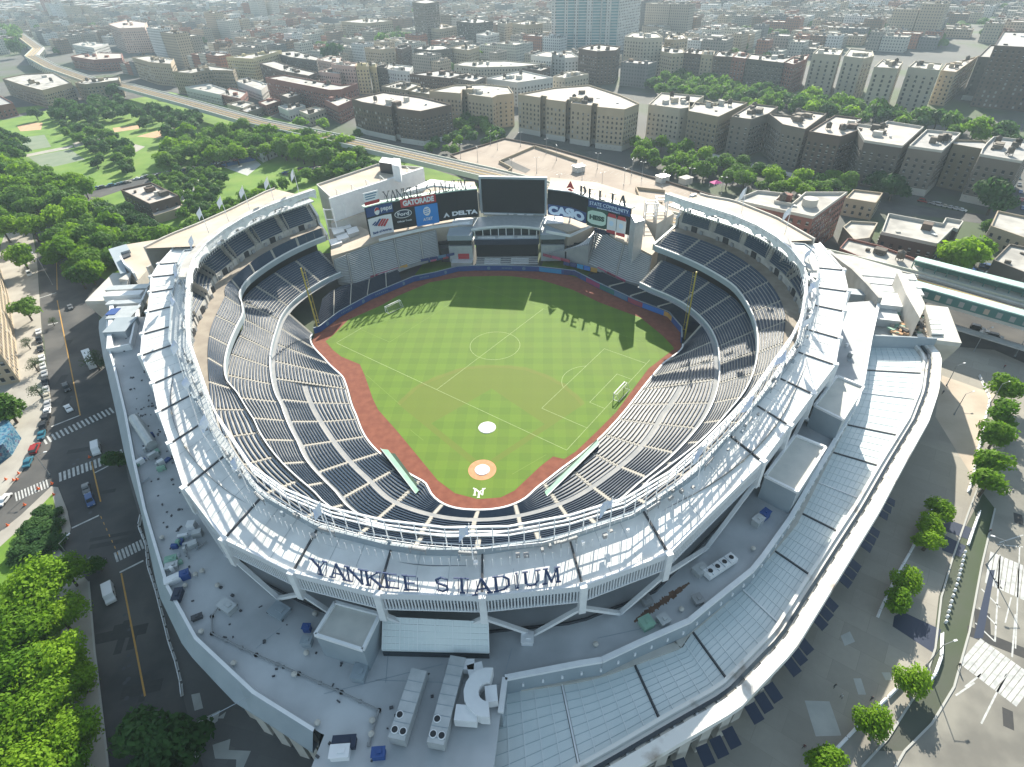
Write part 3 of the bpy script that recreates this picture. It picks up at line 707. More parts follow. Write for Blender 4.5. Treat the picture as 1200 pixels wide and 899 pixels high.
def tarp(name, label, c, r, z0):
    mb = MB(); n = 36; v = [(c[0]+r*cos(2*pi*i/n)*(1+.012*sin(i*5)), c[1]+r*sin(2*pi*i/n)*(1+.012*cos(i*7)), z0+.02) for i in range(n)]
    v2 = [(c[0]+(p[0]-c[0])*.93, c[1]+(p[1]-c[1])*.93, z0+.14) for p in v]; mb.add(v+v2, [(i, (i+1)%n, n+(i+1)%n, n+i) for i in range(n)]+[tuple(range(n, 2*n))])
    tag(mb.build(name, [M['tarp']]), label, 'tarp')
tarp('round_tarp', 'round white tarp on the orange clay of the home plate circle', (0, -.1), 2.15, .03)
q = U(570.8, 501.3, 0); tarp('round_tarp', 'round white tarp over the mound in the middle of the infield grass', (q.x, q.y), 2.7, .03)
# soccer lines
ctr = U(577.0, 405.3, 0); e1 = (U(663.3, 528.3, 0)-U(392.6, 402, 0)).normalized(); e2 = Vector((-e1.y, e1.x, 0))
nearmid = (U(663.3, 528.3, 0)+U(392.6, 402, 0))/2
if (ctr-nearmid).dot(e2) < 0: e2 = -e2
HL = (U(663.3, 528.3, 0)-U(392.6, 402, 0)).length/2; O = U(511.7, 456.7, 0); WP = (U(636, 361.7, 0)-O).length; Cc = O+e2*(WP/2)
def S(u, v): p = Cc+e1*u+e2*v; return (p.x, p.y)
mb = MB()
def ln(a, b, w_=.12, z=.034, mi=0, m=None):
    (m or mb).bar2(a, b, z, z+.004, w_, mi)
hw = WP/2; R_ = (U(663.3, 528.3, 0)-O).length; L_ = R_
ln(S(-L_+.3, -hw), S(L_, -hw)); ln(S(L_, -hw), S(L_, hw*.72)); ln(S(0, -hw), S(0, hw)); ln(S(-L_, -hw), S(-L_, -hw+13)); ln(S(-L_+1, hw), S(L_-8, hw), .12, mi=1)
for sg in (1, -1):
    mi_ = 0 if sg > 0 else 1
    ln(S(sg*L_, -20.15), S(sg*(L_-16.5), -20.15), mi=mi_); ln(S(sg*(L_-16.5), -20.15), S(sg*(L_-16.5), 20.15), mi=mi_); ln(S(sg*L_, 20.15), S(sg*(L_-16.5), 20.15), mi=mi_)
    if sg > 0:
        ln(S(sg*L_, -9.15), S(sg*(L_-5.5), -9.15)); ln(S(sg*(L_-5.5), -9.15), S(sg*(L_-5.5), 9.15)); ln(S(sg*L_, 9.15), S(sg*(L_-5.5), 9.15))
        a = [S(sg*(L_-11)-sg*9.15*cos(x), 9.15*sin(x)) for x in [(-53+i*8.15)*pi/180 for i in range(14)]]
        for i in range(len(a)-1): ln(a[i], a[i+1])
a = [S(9.15*cos(2*pi*i/60), 9.15*sin(2*pi*i/60)) for i in range(61)]
for i in range(60): ln(a[i], a[i+1])
for (x0, y0), (x1, y1) in (((427.5,438),(469.7,475)), ((481,504),(496,516)), ((600,556),(640,533))):
    p, q = U(x0, y0, 0), U(x1, y1, 0); ln(p, q, .1, mi=1)
st(mb.build('pitch_markings', [M['line'], M['linefaint']]))
# monogram of two crossed letters behind home plate
mb = MB(); q = U(561.5, 576.5, 0)
def seg(x0, y0, x1, y1, w_, k): mb.bar2((q.x+x0, q.y+y0), (q.x+x1, q.y+y1), .034, .038+.0012*k, w_)
for k, s_ in enumerate([(-1.15,-1.2,-1.15,1.05,.42),(-1.15,1.05,1.0,-1.05,.45),(1.0,-1.2,1.0,1.05,.34),(-1.7,1.35,0,-.1,.4),(1.6,1.35,0,-.1,.3),(0,-.1,0,-1.9,.45),(-1.6,-1.2,-.7,-1.2,.22),(-.4,-1.95,.4,-1.95,.22),(.7,1.2,1.4,1.2,.2),(-1.5,.9,-.8,.9,.2)]): seg(*s_, k)
st(mb.build('grass_monogram', [M['tarp']]))
# small white base marks on the outfield
# foul poles
for nm, (b, tp) in (('left', ((372, 384), (355, 316))), ('right', ((803, 392), (813, 318)))):
    q = U(*b, 2); mb = MB(); mb.cyl((q.x, q.y, 0), .28, 27, 10)
    r = empty('foul_pole', (q.x, q.y, 0), 0, 'tall yellow foul pole at the %s field corner of the grass' % nm, 'foul pole')
    mb.build('pole', [M['yellow']], r); mb = MB(); d = -1 if nm == 'right' else 1
    for z in range(4, 27, 3): mb.bar((q.x, q.y, z), (q.x+d*.9, q.y+.5, z), .08)
    mb.bar((q.x+d*.9, q.y+.5, 3.5), (q.x+d*.9, q.y+.5, 26.5), .12, .12); mb.build('side_screen', [M['yellow']], r)
# soccer goals
def goal(c, ax, label):
    r = empty('soccer_goal', (c[0], c[1], 0), 0, label, 'goal'); ax = Vector((ax[0], ax[1], 0)).normalized(); bk = Vector((-ax.y, ax.x, 0)); o = Vector((c[0], c[1], .03))
    if bk.dot(e1) < 0: bk = -bk
    mb = MB()
    a, b = o-ax*3.66, o+ax*3.66; up = Vector((0, 0, 2.44))
    for p, q in ((a, a+up), (b, b+up), (a+up, b+up)): mb.bar(p, q, .24)
    mb.build('goal_frame', [M['signwhite']], r); mb = MB()
    for p in (a, b): mb.bar(p+up, p+up+bk*.9, .09); mb.bar(p+up+bk*.9, p+bk*2, .09); mb.bar(p, p+bk*2, .09)
    mb.bar(a+bk*2, b+bk*2, .09); mb.bar(a+up+bk*.9, b+up+bk*.9, .09); mb.build('back_frame', [M['signwhite']], r); mb = MB()
    for i in range(0, 25): p = a+(b-a)*i/24; mb.bar(p+up+bk*.9, p+bk*2, .03); mb.bar(p+up, p+up+bk*.9, .03)
    for j in range(1, 8): f = j/8; mb.bar(a+up*(1-f)+bk*(.9+1.1*f), b+up*(1-f)+bk*(.9+1.1*f), .03)
    mb.build('net', [M['line']], r)
g1 = S(L_, 0); goal(g1, e2, 'white soccer goal on the right goal line with its net toward the seats')
g2 = (U(452.6,365.5,0)+U(468.5,358,0))/2; goal((g2.x, g2.y), (U(468.5,358,0)-U(452.6,365.5,0)), 'white soccer goal near the left field wall in the shadow of the sign letters')
# dugouts: mint green roofs behind dark rails
for (x0, y0), (x1, y1), (x2, y2), (x3, y3) in ((( 446,526),(487,579),(462,528),(494,571)), ((702,521),(641,582),(700,511),(636,572))):
    z = 2.9; a, b = U(x0, y0, z), U(x1, y1, z); c, d = U(x2, y2, z), U(x3, y3, z); f = Vector((0,0,0))
    dm = MB(); dr_ = [a, b, b+(d-b)*.55, a+(c-a)*.55]
    dm.prism([(p.x, p.y) for p in dr_], 1.0, z, 1, 0)
    dg = dm.build('dugout_roof', [M['green'], M['dark']], STAD)
    dm = MB(); dr_ = [a+(c-a)*.56, b+(d-b)*.56, d, c]; dm.prism([(p.x, p.y) for p in dr_], .6, 1.7, 0, 0); dm.build('dugout_bench_pit', [M['pad']], STAD)
    dm = MB(); dm.bar2(a, b, z, z+.3, .15); dm.build('dugout_rail', [M['metal']], STAD)
# ---- outfield wall with its painted panels
WP_ = list(zip(RP['outf'][1][:-1], RP['outf'][1][1:]))
def out_at(px):   # ground point on the wall at photo column px
    best = None
    for (a, b) in WP_:
        if (a[0]-px)*(b[0]-px) <= 0 and a[0] != b[0] and a[1] < 395 and b[1] < 395:
            f = (px-a[0])/(b[0]-a[0]); best = U(a[0]+(b[0]-a[0])*f, a[1]+(b[1]-a[1])*f, 0)
    return best
mb = MB(); mb.wall(outf, 0, 2.44, .35, 0); mb.wall(outf, 2.445, 2.6, .45, 1)
ow = mb.build('outfield_wall', [M['blue'], M['bluemetal']], STAD)
adm = {n: mat('ad_'+n, c, .6) for n, c in dict(cyan=(.02,.25,.5), mag=(.35,.05,.16), teal=(.03,.17,.16), rose=(.33,.06,.10), sky=(.03,.17,.55), amber=(.55,.30,.07), steel=(.10,.20,.32), navyb=(.03,.05,.17), red2=(.4,.05,.07), pink=(.5,.12,.2)).items()}
def wallpanel(x0, x1, m, par=ow, txt=None, z0=.25, z1=2.2, tm='signwhite', n=4):
    xs = [x0+(x1-x0)*i/n for i in range(n+1)]; pm = MB()
    q = [out_at(x) for x in xs]
    if any(p is None for p in q): return
    def inn(p): d = (Vector((C0[0], C0[1], 0))-p).normalized()*.24; return p+d
    for i in range(n): pm.bar2(inn(q[i]), inn(q[i+1]), z0, z1, .06)
    pn = pm.build('advert_panel', [adm[m]], par)
    if txt:
        a, b = inn(inn(q[0])), inn(inn(q[-1]));
        if b.x < a.x: a, b = b, a
        d = (b-a).normalized(); L = (b-a).length; nrm = Vector((d.y, -d.x, 0)); k = textlen(txt, 1, .25); wd = L*.66/k; tmb = MB()
        textline(tmb, txt, a+d*L*.17+Vector((0,0,.75)), d, (0,0,1), nrm, wd, 1.0, wd*.25, .05, 0, False, 1.1)
        tmb.build('advert_lettering', [M[tm]], pn)
for x0, x1, m, t_ in ((632,658,'cyan',None), (661,680,'navyb',None), (687,703,'mag',None), (703,720,'teal',None), (720,735,'steel',None), (736,753,'rose',None), (753,778,'sky',None), (778,787,'amber',None)):
    wallpanel(x0, x1, m)
for px in (384, 426, 473, 522, 573, 614):    # small round blue emblem on the wall
    q = out_at(px)
    if q is None: continue
    d = (Vector((C0[0], C0[1], 0))-q).normalized(); c = q+d*.2+Vector((0,0,1.25)); m_ = MB()
    m_.tube(c, c+d*.05, .8, .8, 20); e = m_.build('wall_emblem', [adm['steel']], ow)
for x0, x1 in ((400,413),(440,455),(492,503),(588,600),):
    q0, q1 = out_at(x0), out_at(x1)
    if q0 and q1:
        m_ = MB(); d = (Vector((C0[0], C0[1], 0))-q0).normalized()*.22
        for j in range(7): a = q0+(q1-q0)*(j/7+.02)+d; b = q0+(q1-q0)*(j/7+.1)+d; m_.bar2(a, b, .95, 1.6, .05)
        m_.build('wall_lettering', [adm['steel']], ow)
# ---- outfield field-level seats and grey bleachers (parameter s 0..1 along px polylines)
def pline(z, pts):
    q = [U(x, y, z) for x, y in pts]; L = [0]
    for a, b in zip(q[:-1], q[1:]): L.append(L[-1]+(b-a).length)
    def f(s):
        s = max(0, min(1, s))*L[-1]; i = 0
        while i < len(q)-2 and s > L[i+1]: i += 1
        u = (s-L[i])/(L[i+1]-L[i]); p = q[i]+(q[i+1]-q[i])*u; return (p.x, p.y)
    return f
def ptier(name, fi, fo, z0, z1, rows, cuts, seatm, low=0, thick=1.2, sname='seating_section', base='tread', backs=True, gap=.012):
    A = [i/12 for i in range(13)]; mb = MB(); prof = []
    for k in range(rows): za = z0+(z1-z0)*k/rows; prof += [(k/rows, za), ((k+1)/rows, za)]
    prof.append((1, z1)); cols = [[at(lerp2(fi(s), fo(s), f), z) for f, z in prof] for s in A]; n = len(prof)
    for i in range(12):
        for j in range(n-1): mb.face([cols[i][j], cols[i+1][j], cols[i+1][j+1], cols[i][j+1]])
        a, b = cols[i], cols[i+1]; mb.face([at(a[0], low), at(b[0], low), b[0], a[0]]); mb.face([a[-1], b[-1], at(b[-1], low), at(a[-1], low)])
    for c in (cols[0], cols[-1]): mb.face([at(c[0], low)]+c+[at(c[-1], low)])
    dk = mb.build(name, [M[base]], STAD); dr = 1/rows
    for c in cuts[1:-1]:
        s_ = MB(); w_ = .004
        s_.hexa([at(fi(c-w_), z0-.1), at(fi(c+w_), z0-.1), at(fo(c+w_), z1-.1), at(fo(c-w_), z1-.1)], [at(fi(c-w_), z0+.55), at(fi(c+w_), z0+.55), at(fo(c+w_), z1+.45), at(fo(c-w_), z1+.45)]); s_.build('aisle', [M['aisle']], dk)
    for c0, c1 in zip(cuts[:-1], cuts[1:]):
        sb = MB(); TT = [c0+gap+(c1-c0-2*gap)*i/5 for i in range(6)]
        for k in range(rows):
            za = z0+(z1-z0)*k/rows
            pr = [((k+.35)*dr, za), ((k+.35)*dr, za+.42), ((k+.68)*dr, za+.42), ((k+.74)*dr, za+.85), ((k+.9)*dr, za+.83), ((k+.9)*dr, za)] if backs else [((k+.35)*dr, za+.25), ((k+.35)*dr, za+.42), ((k+.85)*dr, za+.42), ((k+.85)*dr, za+.25)]
            for i in range(5):
                P0, P1 = [at(lerp2(fi(TT[i]), fo(TT[i]), f), z) for f, z in pr], [at(lerp2(fi(TT[i+1]), fo(TT[i+1]), f), z) for f, z in pr]
                for j in range(len(pr)-1): sb.face([P0[j], P1[j], P1[j+1], P0[j+1]])
        sb.build(sname, [M[seatm]], dk)
    return dk
# left field
BLf = pline(5.5, [(396,330),(416,333),(433,326),(458,319),(478,311),(515,300)]); BLb = pline(15, [(390,303),(412,294),(443,283),(475,276),(507,269),(511,268)])
ptier('bleacher_deck', BLf, BLb, 5.5, 14.5, 17, [0,.14,.36,.60,.84,1], 'bench', low=4, base='treaddk', backs=False, sname='bleacher_section')
def wline(cols):
    q = []
    for c in cols:
        p = out_at(c); d = (p-Vector((C0[0], C0[1], 0))).normalized(); q.append(p+d*.45)
    L = [0]
    for a, b in zip(q[:-1], q[1:]): L.append(L[-1]+(b-a).length)
    def f(s):
        s = max(0, min(1, s))*L[-1]; i = 0
        while i < len(q)-2 and s > L[i+1]: i += 1
        u = (s-L[i])/(L[i+1]-L[i]); p = q[i]+(q[i+1]-q[i])*u; return (p.x, p.y)
    return f
wf = wline((373.5,380,390,399,417,435,460,472))
wb = pline(7.0, [(376,348),(386,339),(400,332),(428,326),(452,316),(466,310)])
ptier('left_field_deck', wf, wb, 2.4, 5.4, 11, [0,.22,.42,.62,.83,1], 'seat2', base='navy')
BRf = pline(5.5, [(641,297),(672,303),(700,314),(733,329.5),(757,336)]); BRb = pline(15, [(690,285),(699,264),(722,281),(745,290),(764,300)])
ptier('bleacher_deck', BRf, BRb, 5.5, 14.5, 17, [0,.4,.72,1], 'bench', low=4, base='treaddk', backs=False, sname='bleacher_section')
wf = wline((686,703,723,743,763,783,790,797))
wb = pline(7.0, [(704,316),(728,327),(755,336),(780,346),(812,362),(824,372)])
ptier('right_field_deck', wf, wb, 2.4, 5.6, 12, [0,.25,.46,.7,1], 'seat2', base='navy')
# concourse behind the bleachers
def slab(name, px, z, m, th=.6, par=None, low=None):
    q = [U(x, y, z) for x, y in px]; s_ = MB(); s_.prism([(p.x, p.y) for p in q], (z-th) if low is None else low, z, 0, 0, True); return s_.build(name, [M[m]] if isinstance(m, str) else [m], par if par is not None else STAD)
slab('outfield_concourse', [(388,300),(412,293),(443,282),(475,274.5),(507,267.5),(552,262),(552,252),(505,258),(470,266),(440,274),(415,262),(386,262)], 15.2, 'tan', low=8)
slab('outfield_concourse', [(640,262),(666,272),(700,262),(722,280),(745,289),(764,299),(772,290),(757,262),(737,258),(690,250),(641,246)], 15.1, 'tan', low=8)
# upper white handrail line over the bleachers
for pl in ([(444,281),(475,273),(506,266),(550,260)], [(640,271),(668,276),(698,262)]):
    m_ = MB(); q = [U(x, y, 16) for x, y in pl]; m_.wall(q, 15.2, 16.4, .3); m_.build('bleacher_rail', [M['white']], STAD)
# ---- centre field block
def cbox(name, x0, x1, y0, y1, z0, z1, m, mt=None, par=None):
    s_ = MB(); s_.prism([(x0, y0), (x1, y0), (x1, y1), (x0, y1)], z0, z1, 0, 1 if mt else 0); return s_.build(name, [M[m]]+([M[mt]] if mt else []), par if par is not None else STAD)
cbox('batters_eye', -13.5, 14.8, 131, 135, 2.4, 9.4, 'screen', 'navy')
for k in range(4): cbox('monument_terrace', -13.3, 14.6, 123.9+k*1.7, 125.55+k*1.7, 0, 2.6+k*.25, 'navy', 'concrete')
for k in range(3):
    for x0, x1 in ((-9.5, -2.2), (2.5, 10.5)): cbox('terrace_bench', x0, x1, 124.6+k*1.7, 125.0+k*1.7, 2.61+k*.25, 3.15+k*.25, 'bench')
cbox('restaurant_front', -14, 15.2, 130.2, 131, 9.3, 11.9, 'navy', 'bluemetal'); cbox('restaurant_glass', -14, 15.2, 134.6, 135, 11.9, 15.4, 'glassdark')
cbox('restaurant_terrace', -14, 15.2, 131.01, 137, 9.45, 11.85, 'navy', 'bench')
for x0, x1, dz in ((-12.5, -4.5, 0), (-3, 4, 0), (5.5, 14, 0)): cbox('terrace_seats', x0, x1, 131.6, 132.4, 11.86, 12.6, 'bench')
m_ = MB(); n = 14       # curved roof over the restaurant
for i in range(n):
    def cv(j, y, bow): u = j/n*2-1; return (-15.5+31.5*j/n+.8, y-bow*u*u)
    a, b, c, d = cv(i, 134, 3.5), cv(i+1, 134, 3.5), cv(i+1, 147, 2), cv(i, 147, 2)
    m_.hexa([at(a, 15.4), at(b, 15.4), at(c, 15.4), at(d, 15.4)], [at(a, 15.9), at(b, 15.9), at(c, 16.3), at(d, 16.3)])
m_.build('restaurant_roof', [M['metal']], STAD)
m_ = MB(); m_.wall([(-15+30.8*j/n, 134-3.5*(j/n*2-1)**2+.3) for j in range(n+1)], 15.9, 16.7, .2); m_.build('restaurant_rail', [M['white']], STAD)
for i in range(9): m_ = MB(); x = -13.5+i*3.45; m_.box((x, 134-3.2*(i/4-1)**2, 11.86), (.3, .3, 3.6)); m_.build('restaurant_column', [M['white']], STAD)
for x0, x1 in ((-25.5, -14.8), (16, 26.5)):
    cbox('side_pavilion', x0, x1, 128.5, 139, 2, 9.5, 'metal', 'metal'); cbox('pavilion_glass', x0+.2, x1-.2, 129.5, 139, 9.5, 12.2, 'glassdark'); cbox('pavilion_roof', x0-.3, x1+.3, 128.7, 141, 12.2, 14.4, 'bluemetal', 'bluemetal')
    cbox('pavilion_deck', x0+.5, x1-.5, 139, 147, 14.2, 15.4, 'concrete', 'white')
for pts_ in ([(510,271),(531,268),(535,292),(516,292)], [(668,274),(694,274),(680,297),(662,296)]):
    q = [U(x, y, 8.2) for x, y in pts_]; s_ = MB(); s_.prism([(p.x, p.y) for p in q], 2, 8.6, 0); s_.build('dark_seating_pit', [M['dark']], STAD)  # solid block; near-black colour stands for the shade inside the void
    for k in range(4):
        s_ = MB(); a, b = lerp2(q[0], q[3], .15+k*.22), lerp2(q[1], q[2], .15+k*.22); s_.bar2(a, b, 8.6, 9.1, .5); s_.build('pit_bench', [M['screen']], STAD)
cbox('ramp', -24.5, -14.8, 124.5, 128.4, 1.5, 3.4, 'concrete', 'bench')
cbox('ramp_sign', -21.5, -16.5, 128.1, 128.45, 3.6, 6.0, 'red')
# bullpens
for pts_, in (([(486,322),(530,315),(533,303),(498,306)],), ([(634,313),(684,327),(697,313),(640,299)],)):
    q = [U(x, y, .2) for x, y in pts_]; s_ = MB(); s_.prism([(p.x, p.y) for p in q], .02, .12, 0); st(s_.build('bullpen_grass', [M['grass']]))
def adstrip(x0, y0, x1, y1, z, cols, h_=1.6):
    a, b = U(x0, y0, z), U(x1, y1, z); n = len(cols)
    for i, c in enumerate(cols):
        m_ = MB(); m_.bar2(lerp2(a, b, i/n+.01), lerp2(a, b, (i+1)/n-.01), z, z+h_, .2); m_.build('advert_panel', [adm[c]], STAD)
adstrip(490, 310, 533, 301, 4.0, ['red2', 'navyb', 'pink', 'navyb', 'red2', 'navyb'], 1.5)
adstrip(493, 307, 533, 299, 6.0, ['navyb', 'navyb', 'steel', 'navyb'], 1.2)
adstrip(636, 300, 668, 308, 5.0, ['rose', 'pink', 'rose'], 1.3)
adstrip(660, 310, 700, 320, 3.2, ['navyb', 'navyb', 'cyan', 'sky', 'amber'], 2.0)
adstrip(434, 327, 478, 312.5, 5.0, ['rose', 'pink', 'rose', 'amber'], 1.2)
adstrip(700, 315, 733, 331, 5.0, ['pink', 'rose', 'pink'], 1.0)
# ---- scoreboards
def board(topz, pts, botpx):
    q = [U(x, y, topz) for x, y in pts]; xs = [p[0] for p in pts]
    zb = []
    for p, by in zip(q, botpx):
        lo, hi = 0.0, topz
        for _ in range(30):
            m_ = (lo+hi)/2
            if P((p.x, p.y, m_))[1] > by: lo = m_
            else: hi = m_
        zb.append(lo)
    zb = sum(zb)/len(zb)
    def f(px, v, out=0.0):
        i = 0
        while i < len(xs)-2 and px > xs[i+1]: i += 1
        u = (px-xs[i])/(xs[i+1]-xs[i]); p = q[i]+(q[i+1]-q[i])*u; d = (q[i+1]-q[i]).normalized(); n_ = Vector((d.y, -d.x, 0))
        return Vector((p.x, p.y, zb+(topz-zb)*v))+n_*out
    return f, zb, topz
BL_, zbL, ztL = board(28.6, [(426.7,244),(446.7,238.7),(469,235),(509,228),(534.7,224),(559.7,222)], [277,271,266,260,256,254])
BR_, zbR, ztR = board(28.4, [(642,222),(670,225.5),(691.7,233),(713,237.4),(740.4,245)], [252,257,262,267,273])
def bpanel(B, name, x0, x1, v0, v1, m, par, out=.35, th=.12, n=10):
    m_ = MB()
    for i in range(n):
        a, b = B(x0+(x1-x0)*i/n, v0, out), B(x0+(x1-x0)*(i+1)/n, v0, out); a2, b2 = B(x0+(x1-x0)*i/n, v1, out), B(x0+(x1-x0)*(i+1)/n, v1, out)
        m_.bar2(a, b, a.z, a2.z, th)
    return m_.build(name, [m if not isinstance(m, str) else M[m]], par)
def fonttext(txt, size, bold=.02):
    cu = bpy.data.curves.new('tmp', 'FONT'); cu.body = txt; cu.size = size; cu.extrude = .06; cu.offset = bold; cu.resolution_u = 3
    ob = bpy.data.objects.new('tmp', cu); COL.objects.link(ob); dg = bpy.context.evaluated_depsgraph_get(); me = bpy.data.meshes.new_from_object(ob.evaluated_get(dg))
    vs_ = [v.co.copy() for v in me.vertices]; fs_ = [tuple(p.vertices) for p in me.polygons]; bpy.data.objects.remove(ob); bpy.data.curves.remove(cu); bpy.data.meshes.remove(me); return vs_, fs_
def btext(B, txt, x0, x1, v0, v1, m, par, out=.55, name='lettering', bold=.02):
    vs_, fs_ = fonttext(txt, 1.0, bold)
    X0, X1 = min(v.x for v in vs_), max(v.x for v in vs_); Y0, Y1 = min(v.y for v in vs_), max(v.y for v in vs_)
    m_ = MB(); m_.add([B(x0+(x1-x0)*(v.x-X0)/(X1-X0), v0+(v1-v0)*(v.y-Y0)/(Y1-Y0), out+v.z) for v in vs_], fs_)
    return m_.build(name, [m if not isinstance(m, str) else M[m]], par)
def bpoly(B, pts_, m, par, out=.5, th=.1, name='emblem'):
    m_ = MB(); a = [B(x, v, out) for x, v in pts_]; b = [B(x, v, out+th) for x, v in pts_]; n = len(a)
    m_.add(a+b, [tuple(range(n-1, -1, -1)), tuple(range(n, 2*n))]+[(i, (i+1) % n, n+(i+1) % n, n+i) for i in range(n)]); return m_.build(name, [m if not isinstance(m, str) else M[m]], par)
def ell(cx, cy, rx, ry, n=28): return [(cx+rx*cos(2*pi*i/n), cy+ry*sin(2*pi*i/n)) for i in range(n)]
M['brightblue'] = mat('panel_bright_blue', (.01,.22,.62), .5); M['deepblue'] = mat('panel_deep_blue', (.01,.05,.19), .5); M['hessgreen'] = mat('hess_green', (.01,.07,.05), .6)
M['palegreen'] = mat('pale_oval', (.55,.72,.62), .6); M['skyltr'] = mat('pale_blue_letter', (.62,.76,.92), .5)
c = (BL_(426.7, .5)+BL_(559.7, .5))/2
LB = empty('billboard_row', (c.x, c.y, zbL), 0, 'long curved dark advertising board left of the video screen, with blue, red and white panels', 'billboard')
m_ = MB(); xs_ = [427, 437, 447, 458, 469, 489, 509, 522, 534, 547, 559]
for a, b in zip(xs_[:-1], xs_[1:]): m_.bar2(BL_(a, 0), BL_(b, 0), zbL, ztL, .6)
m_.build('board_face', [M['screen']], LB)
m_ = MB()
for a, b in zip(xs_[:-1], xs_[1:]): m_.bar2(BL_(a, 0, -1.2), BL_(b, 0, -1.2), ztL-.2, ztL+.5, 2.8)
m_.build('top_walkway', [M['palegreen']], LB)
bpanel(BL_, 'blue_panel', 427.5, 459, .66, .985, 'deepblue', LB); bpoly(BL_, ell(439.8, .80, 3.0, .13), 'signwhite', LB, .45); bpoly(BL_, [(436.8,.81),(438,.9),(440,.93),(442,.9),(442.8,.82),(440,.84)], 'red', LB, .6); btext(BL_, 'pepsi', 444.5, 458, .72, .92, 'signwhite', LB)
bpanel(BL_, 'red_panel', 468.5, 510, .74, 1.03, 'red', LB); btext(BL_, 'GATORADE', 471, 507.5, .79, .985, 'signwhite', LB, bold=.05)
bpanel(BL_, 'white_panel', 428, 456, -.08, .6, 'signwhite', LB)
for k, (u0, cc) in enumerate(((0,'red'),(1,'deepblue'))): pass
for k in range(4): bpoly(BL_, [(434.5+k*3.1, .33-.03*k), (441+k*3.1, .52-.02*k), (443+k*3.1, .50-.02*k), (436.5+k*3.1, .29-.03*k)], 'red' if k > 0 else 'deepblue', LB, .5+.01*k)
for k in range(2): bpoly(BL_, [(431.5+k*1.8, .38-.045*k), (436+k*1.8, .47-.04*k), (437+k*1.8, .44-.04*k), (432.5+k*1.8, .35-.04*k)], 'deepblue', LB, .6+.01*k)
btext(BL_, 'Bank of America', 431, 453.5, .03, .12, 'deepblue', LB)
ov = ell(469.7, .53, 10.2, .15)
bpoly(BL_, ov, 'signwhite', LB, .42); bpoly(BL_, ell(469.7, .53, 9.4, .125), 'navy', LB, .5); btext(BL_, 'Ford', 463, 476.5, .47, .60, 'signwhite', LB, .65)
btext(BL_, 'Official Truck', 461.5, 479, .24, .30, 'signwhite', LB, .45)
bpanel(BL_, 'bright_blue_panel', 484, 511, -.03, .70, 'brightblue', LB); bpoly(BL_, ell(497.5, .47, 4.3, .16), 'signwhite', LB, .5)
for k in range(3): bpoly(BL_, [(494.5, .55-.07*k), (499.8, .57-.07*k), (499.8, .545-.07*k), (494.5, .525-.07*k)], 'brightblue', LB, .62)
btext(BL_, 'AT&T', 492, 503.5, .13, .24, 'signwhite', LB)
bpoly(BL_, [(516.5,.12),(524,.12),(520.3,.30)], 'signwhite', LB, .45); bpoly(BL_, [(518.4,.12),(522.2,.12),(520.3,.19)], 'screen', LB, .6); btext(BL_, 'DELTA', 527, 558, .13, .29, 'signwhite', LB, bold=.05)
bpanel(BL_, 'lower_board', 444.5, 473.5, -.25, -.09, 'navy', LB, .1)
for k in range(14): bpoly(BL_, [(446+k*2, -.2), (447.1+k*2, -.2), (447.1+k*2, -.15), (446+k*2, -.15)], 'signwhite', LB, .3, .1, 'lettering')
for x in (446, 474, 505, 530, 553):
    p = BL_(x, 0, -.8); m_ = MB(); m_.box((p.x, p.y, 8), (.7, .7, zbL-8)); m_.build('board_post', [M['white']], LB)
c = (BR_(642, .5)+BR_(740, .5))/2
RB_ = empty('billboard_row', (c.x, c.y, zbR), 0, 'long dark advertising board right of the video screen, with white oval and drink cans', 'billboard')
xs_ = [642, 651, 660, 670, 681, 692, 702, 713, 722, 731, 740]; m_ = MB()
for a, b in zip(xs_[:-1], xs_[1:]): m_.bar2(BR_(a, 0), BR_(b, 0), zbR, ztR, .6)
m_.build('board_face', [M['screen']], RB_); m_ = MB()
for a, b in zip(xs_[:-1], xs_[1:]): m_.bar2(BR_(a, 0, -1.2), BR_(b, 0, -1.2), ztR-.2, ztR+.5, 2.8)
m_.build('top_walkway', [M['white']], RB_)
bpanel(BR_, 'blue_panel', 643, 688.5, -.02, .42, 'deepblue', RB_); btext(BR_, 'CASIO', 643.5, 687, .02, .38, 'skyltr', RB_, bold=.07)
bpanel(BR_, 'blue_panel', 690.5, 739.5, .70, .99, 'deepblue', RB_); btext(BR_, 'STATE COMMUNITY', 692, 738, .80, .93, 'skyltr', RB_, bold=0); btext(BR_, 'BANKING ASSURANCE', 701, 728, .70, .76, 'skyltr', RB_, bold=0)
bpanel(BR_, 'green_panel', 689.5, 713.5, -.05, .68, 'hessgreen', RB_, .3)
bpoly(BR_, [(701.5+10.8*max(-1,min(1,1.25*cos(2*pi*i/28))), .33+.27*max(-1,min(1,1.15*sin(2*pi*i/28)))*(.86+.14*abs(sin(2*pi*i/28)))) for i in range(28)], 'palegreen', RB_, .5); btext(BR_, 'HESS', 692.8, 710.5, .24, .43, 'hessgreen', RB_, .65, bold=.06)
for k, x in enumerate((719.5, 731)):
    bpoly(BR_, [(x-5,-.12),(x+5,-.12),(x+5.4,-.02),(x+5.4,.5),(x+4,.62),(x-4,.62),(x-5.4,.5),(x-5.4,-.02)], 'signwhite', RB_, .5); bpoly(BR_, [(x-5.3,.5),(x+5.3,.5),(x+4,.64),(x-4,.64)], 'red', RB_, .64); bpoly(BR_, [(x-5.1,-.12),(x+5.1,-.12),(x+4.6,.02),(x-5.3,-.02)], 'red', RB_, .64); bpoly(BR_, ell(x, .27, 2.6, .1, 14), 'skyltr', RB_, .66)
bpanel(BR_, 'lower_board', 698.5, 723, -.28, -.08, 'navy', RB_, .1)
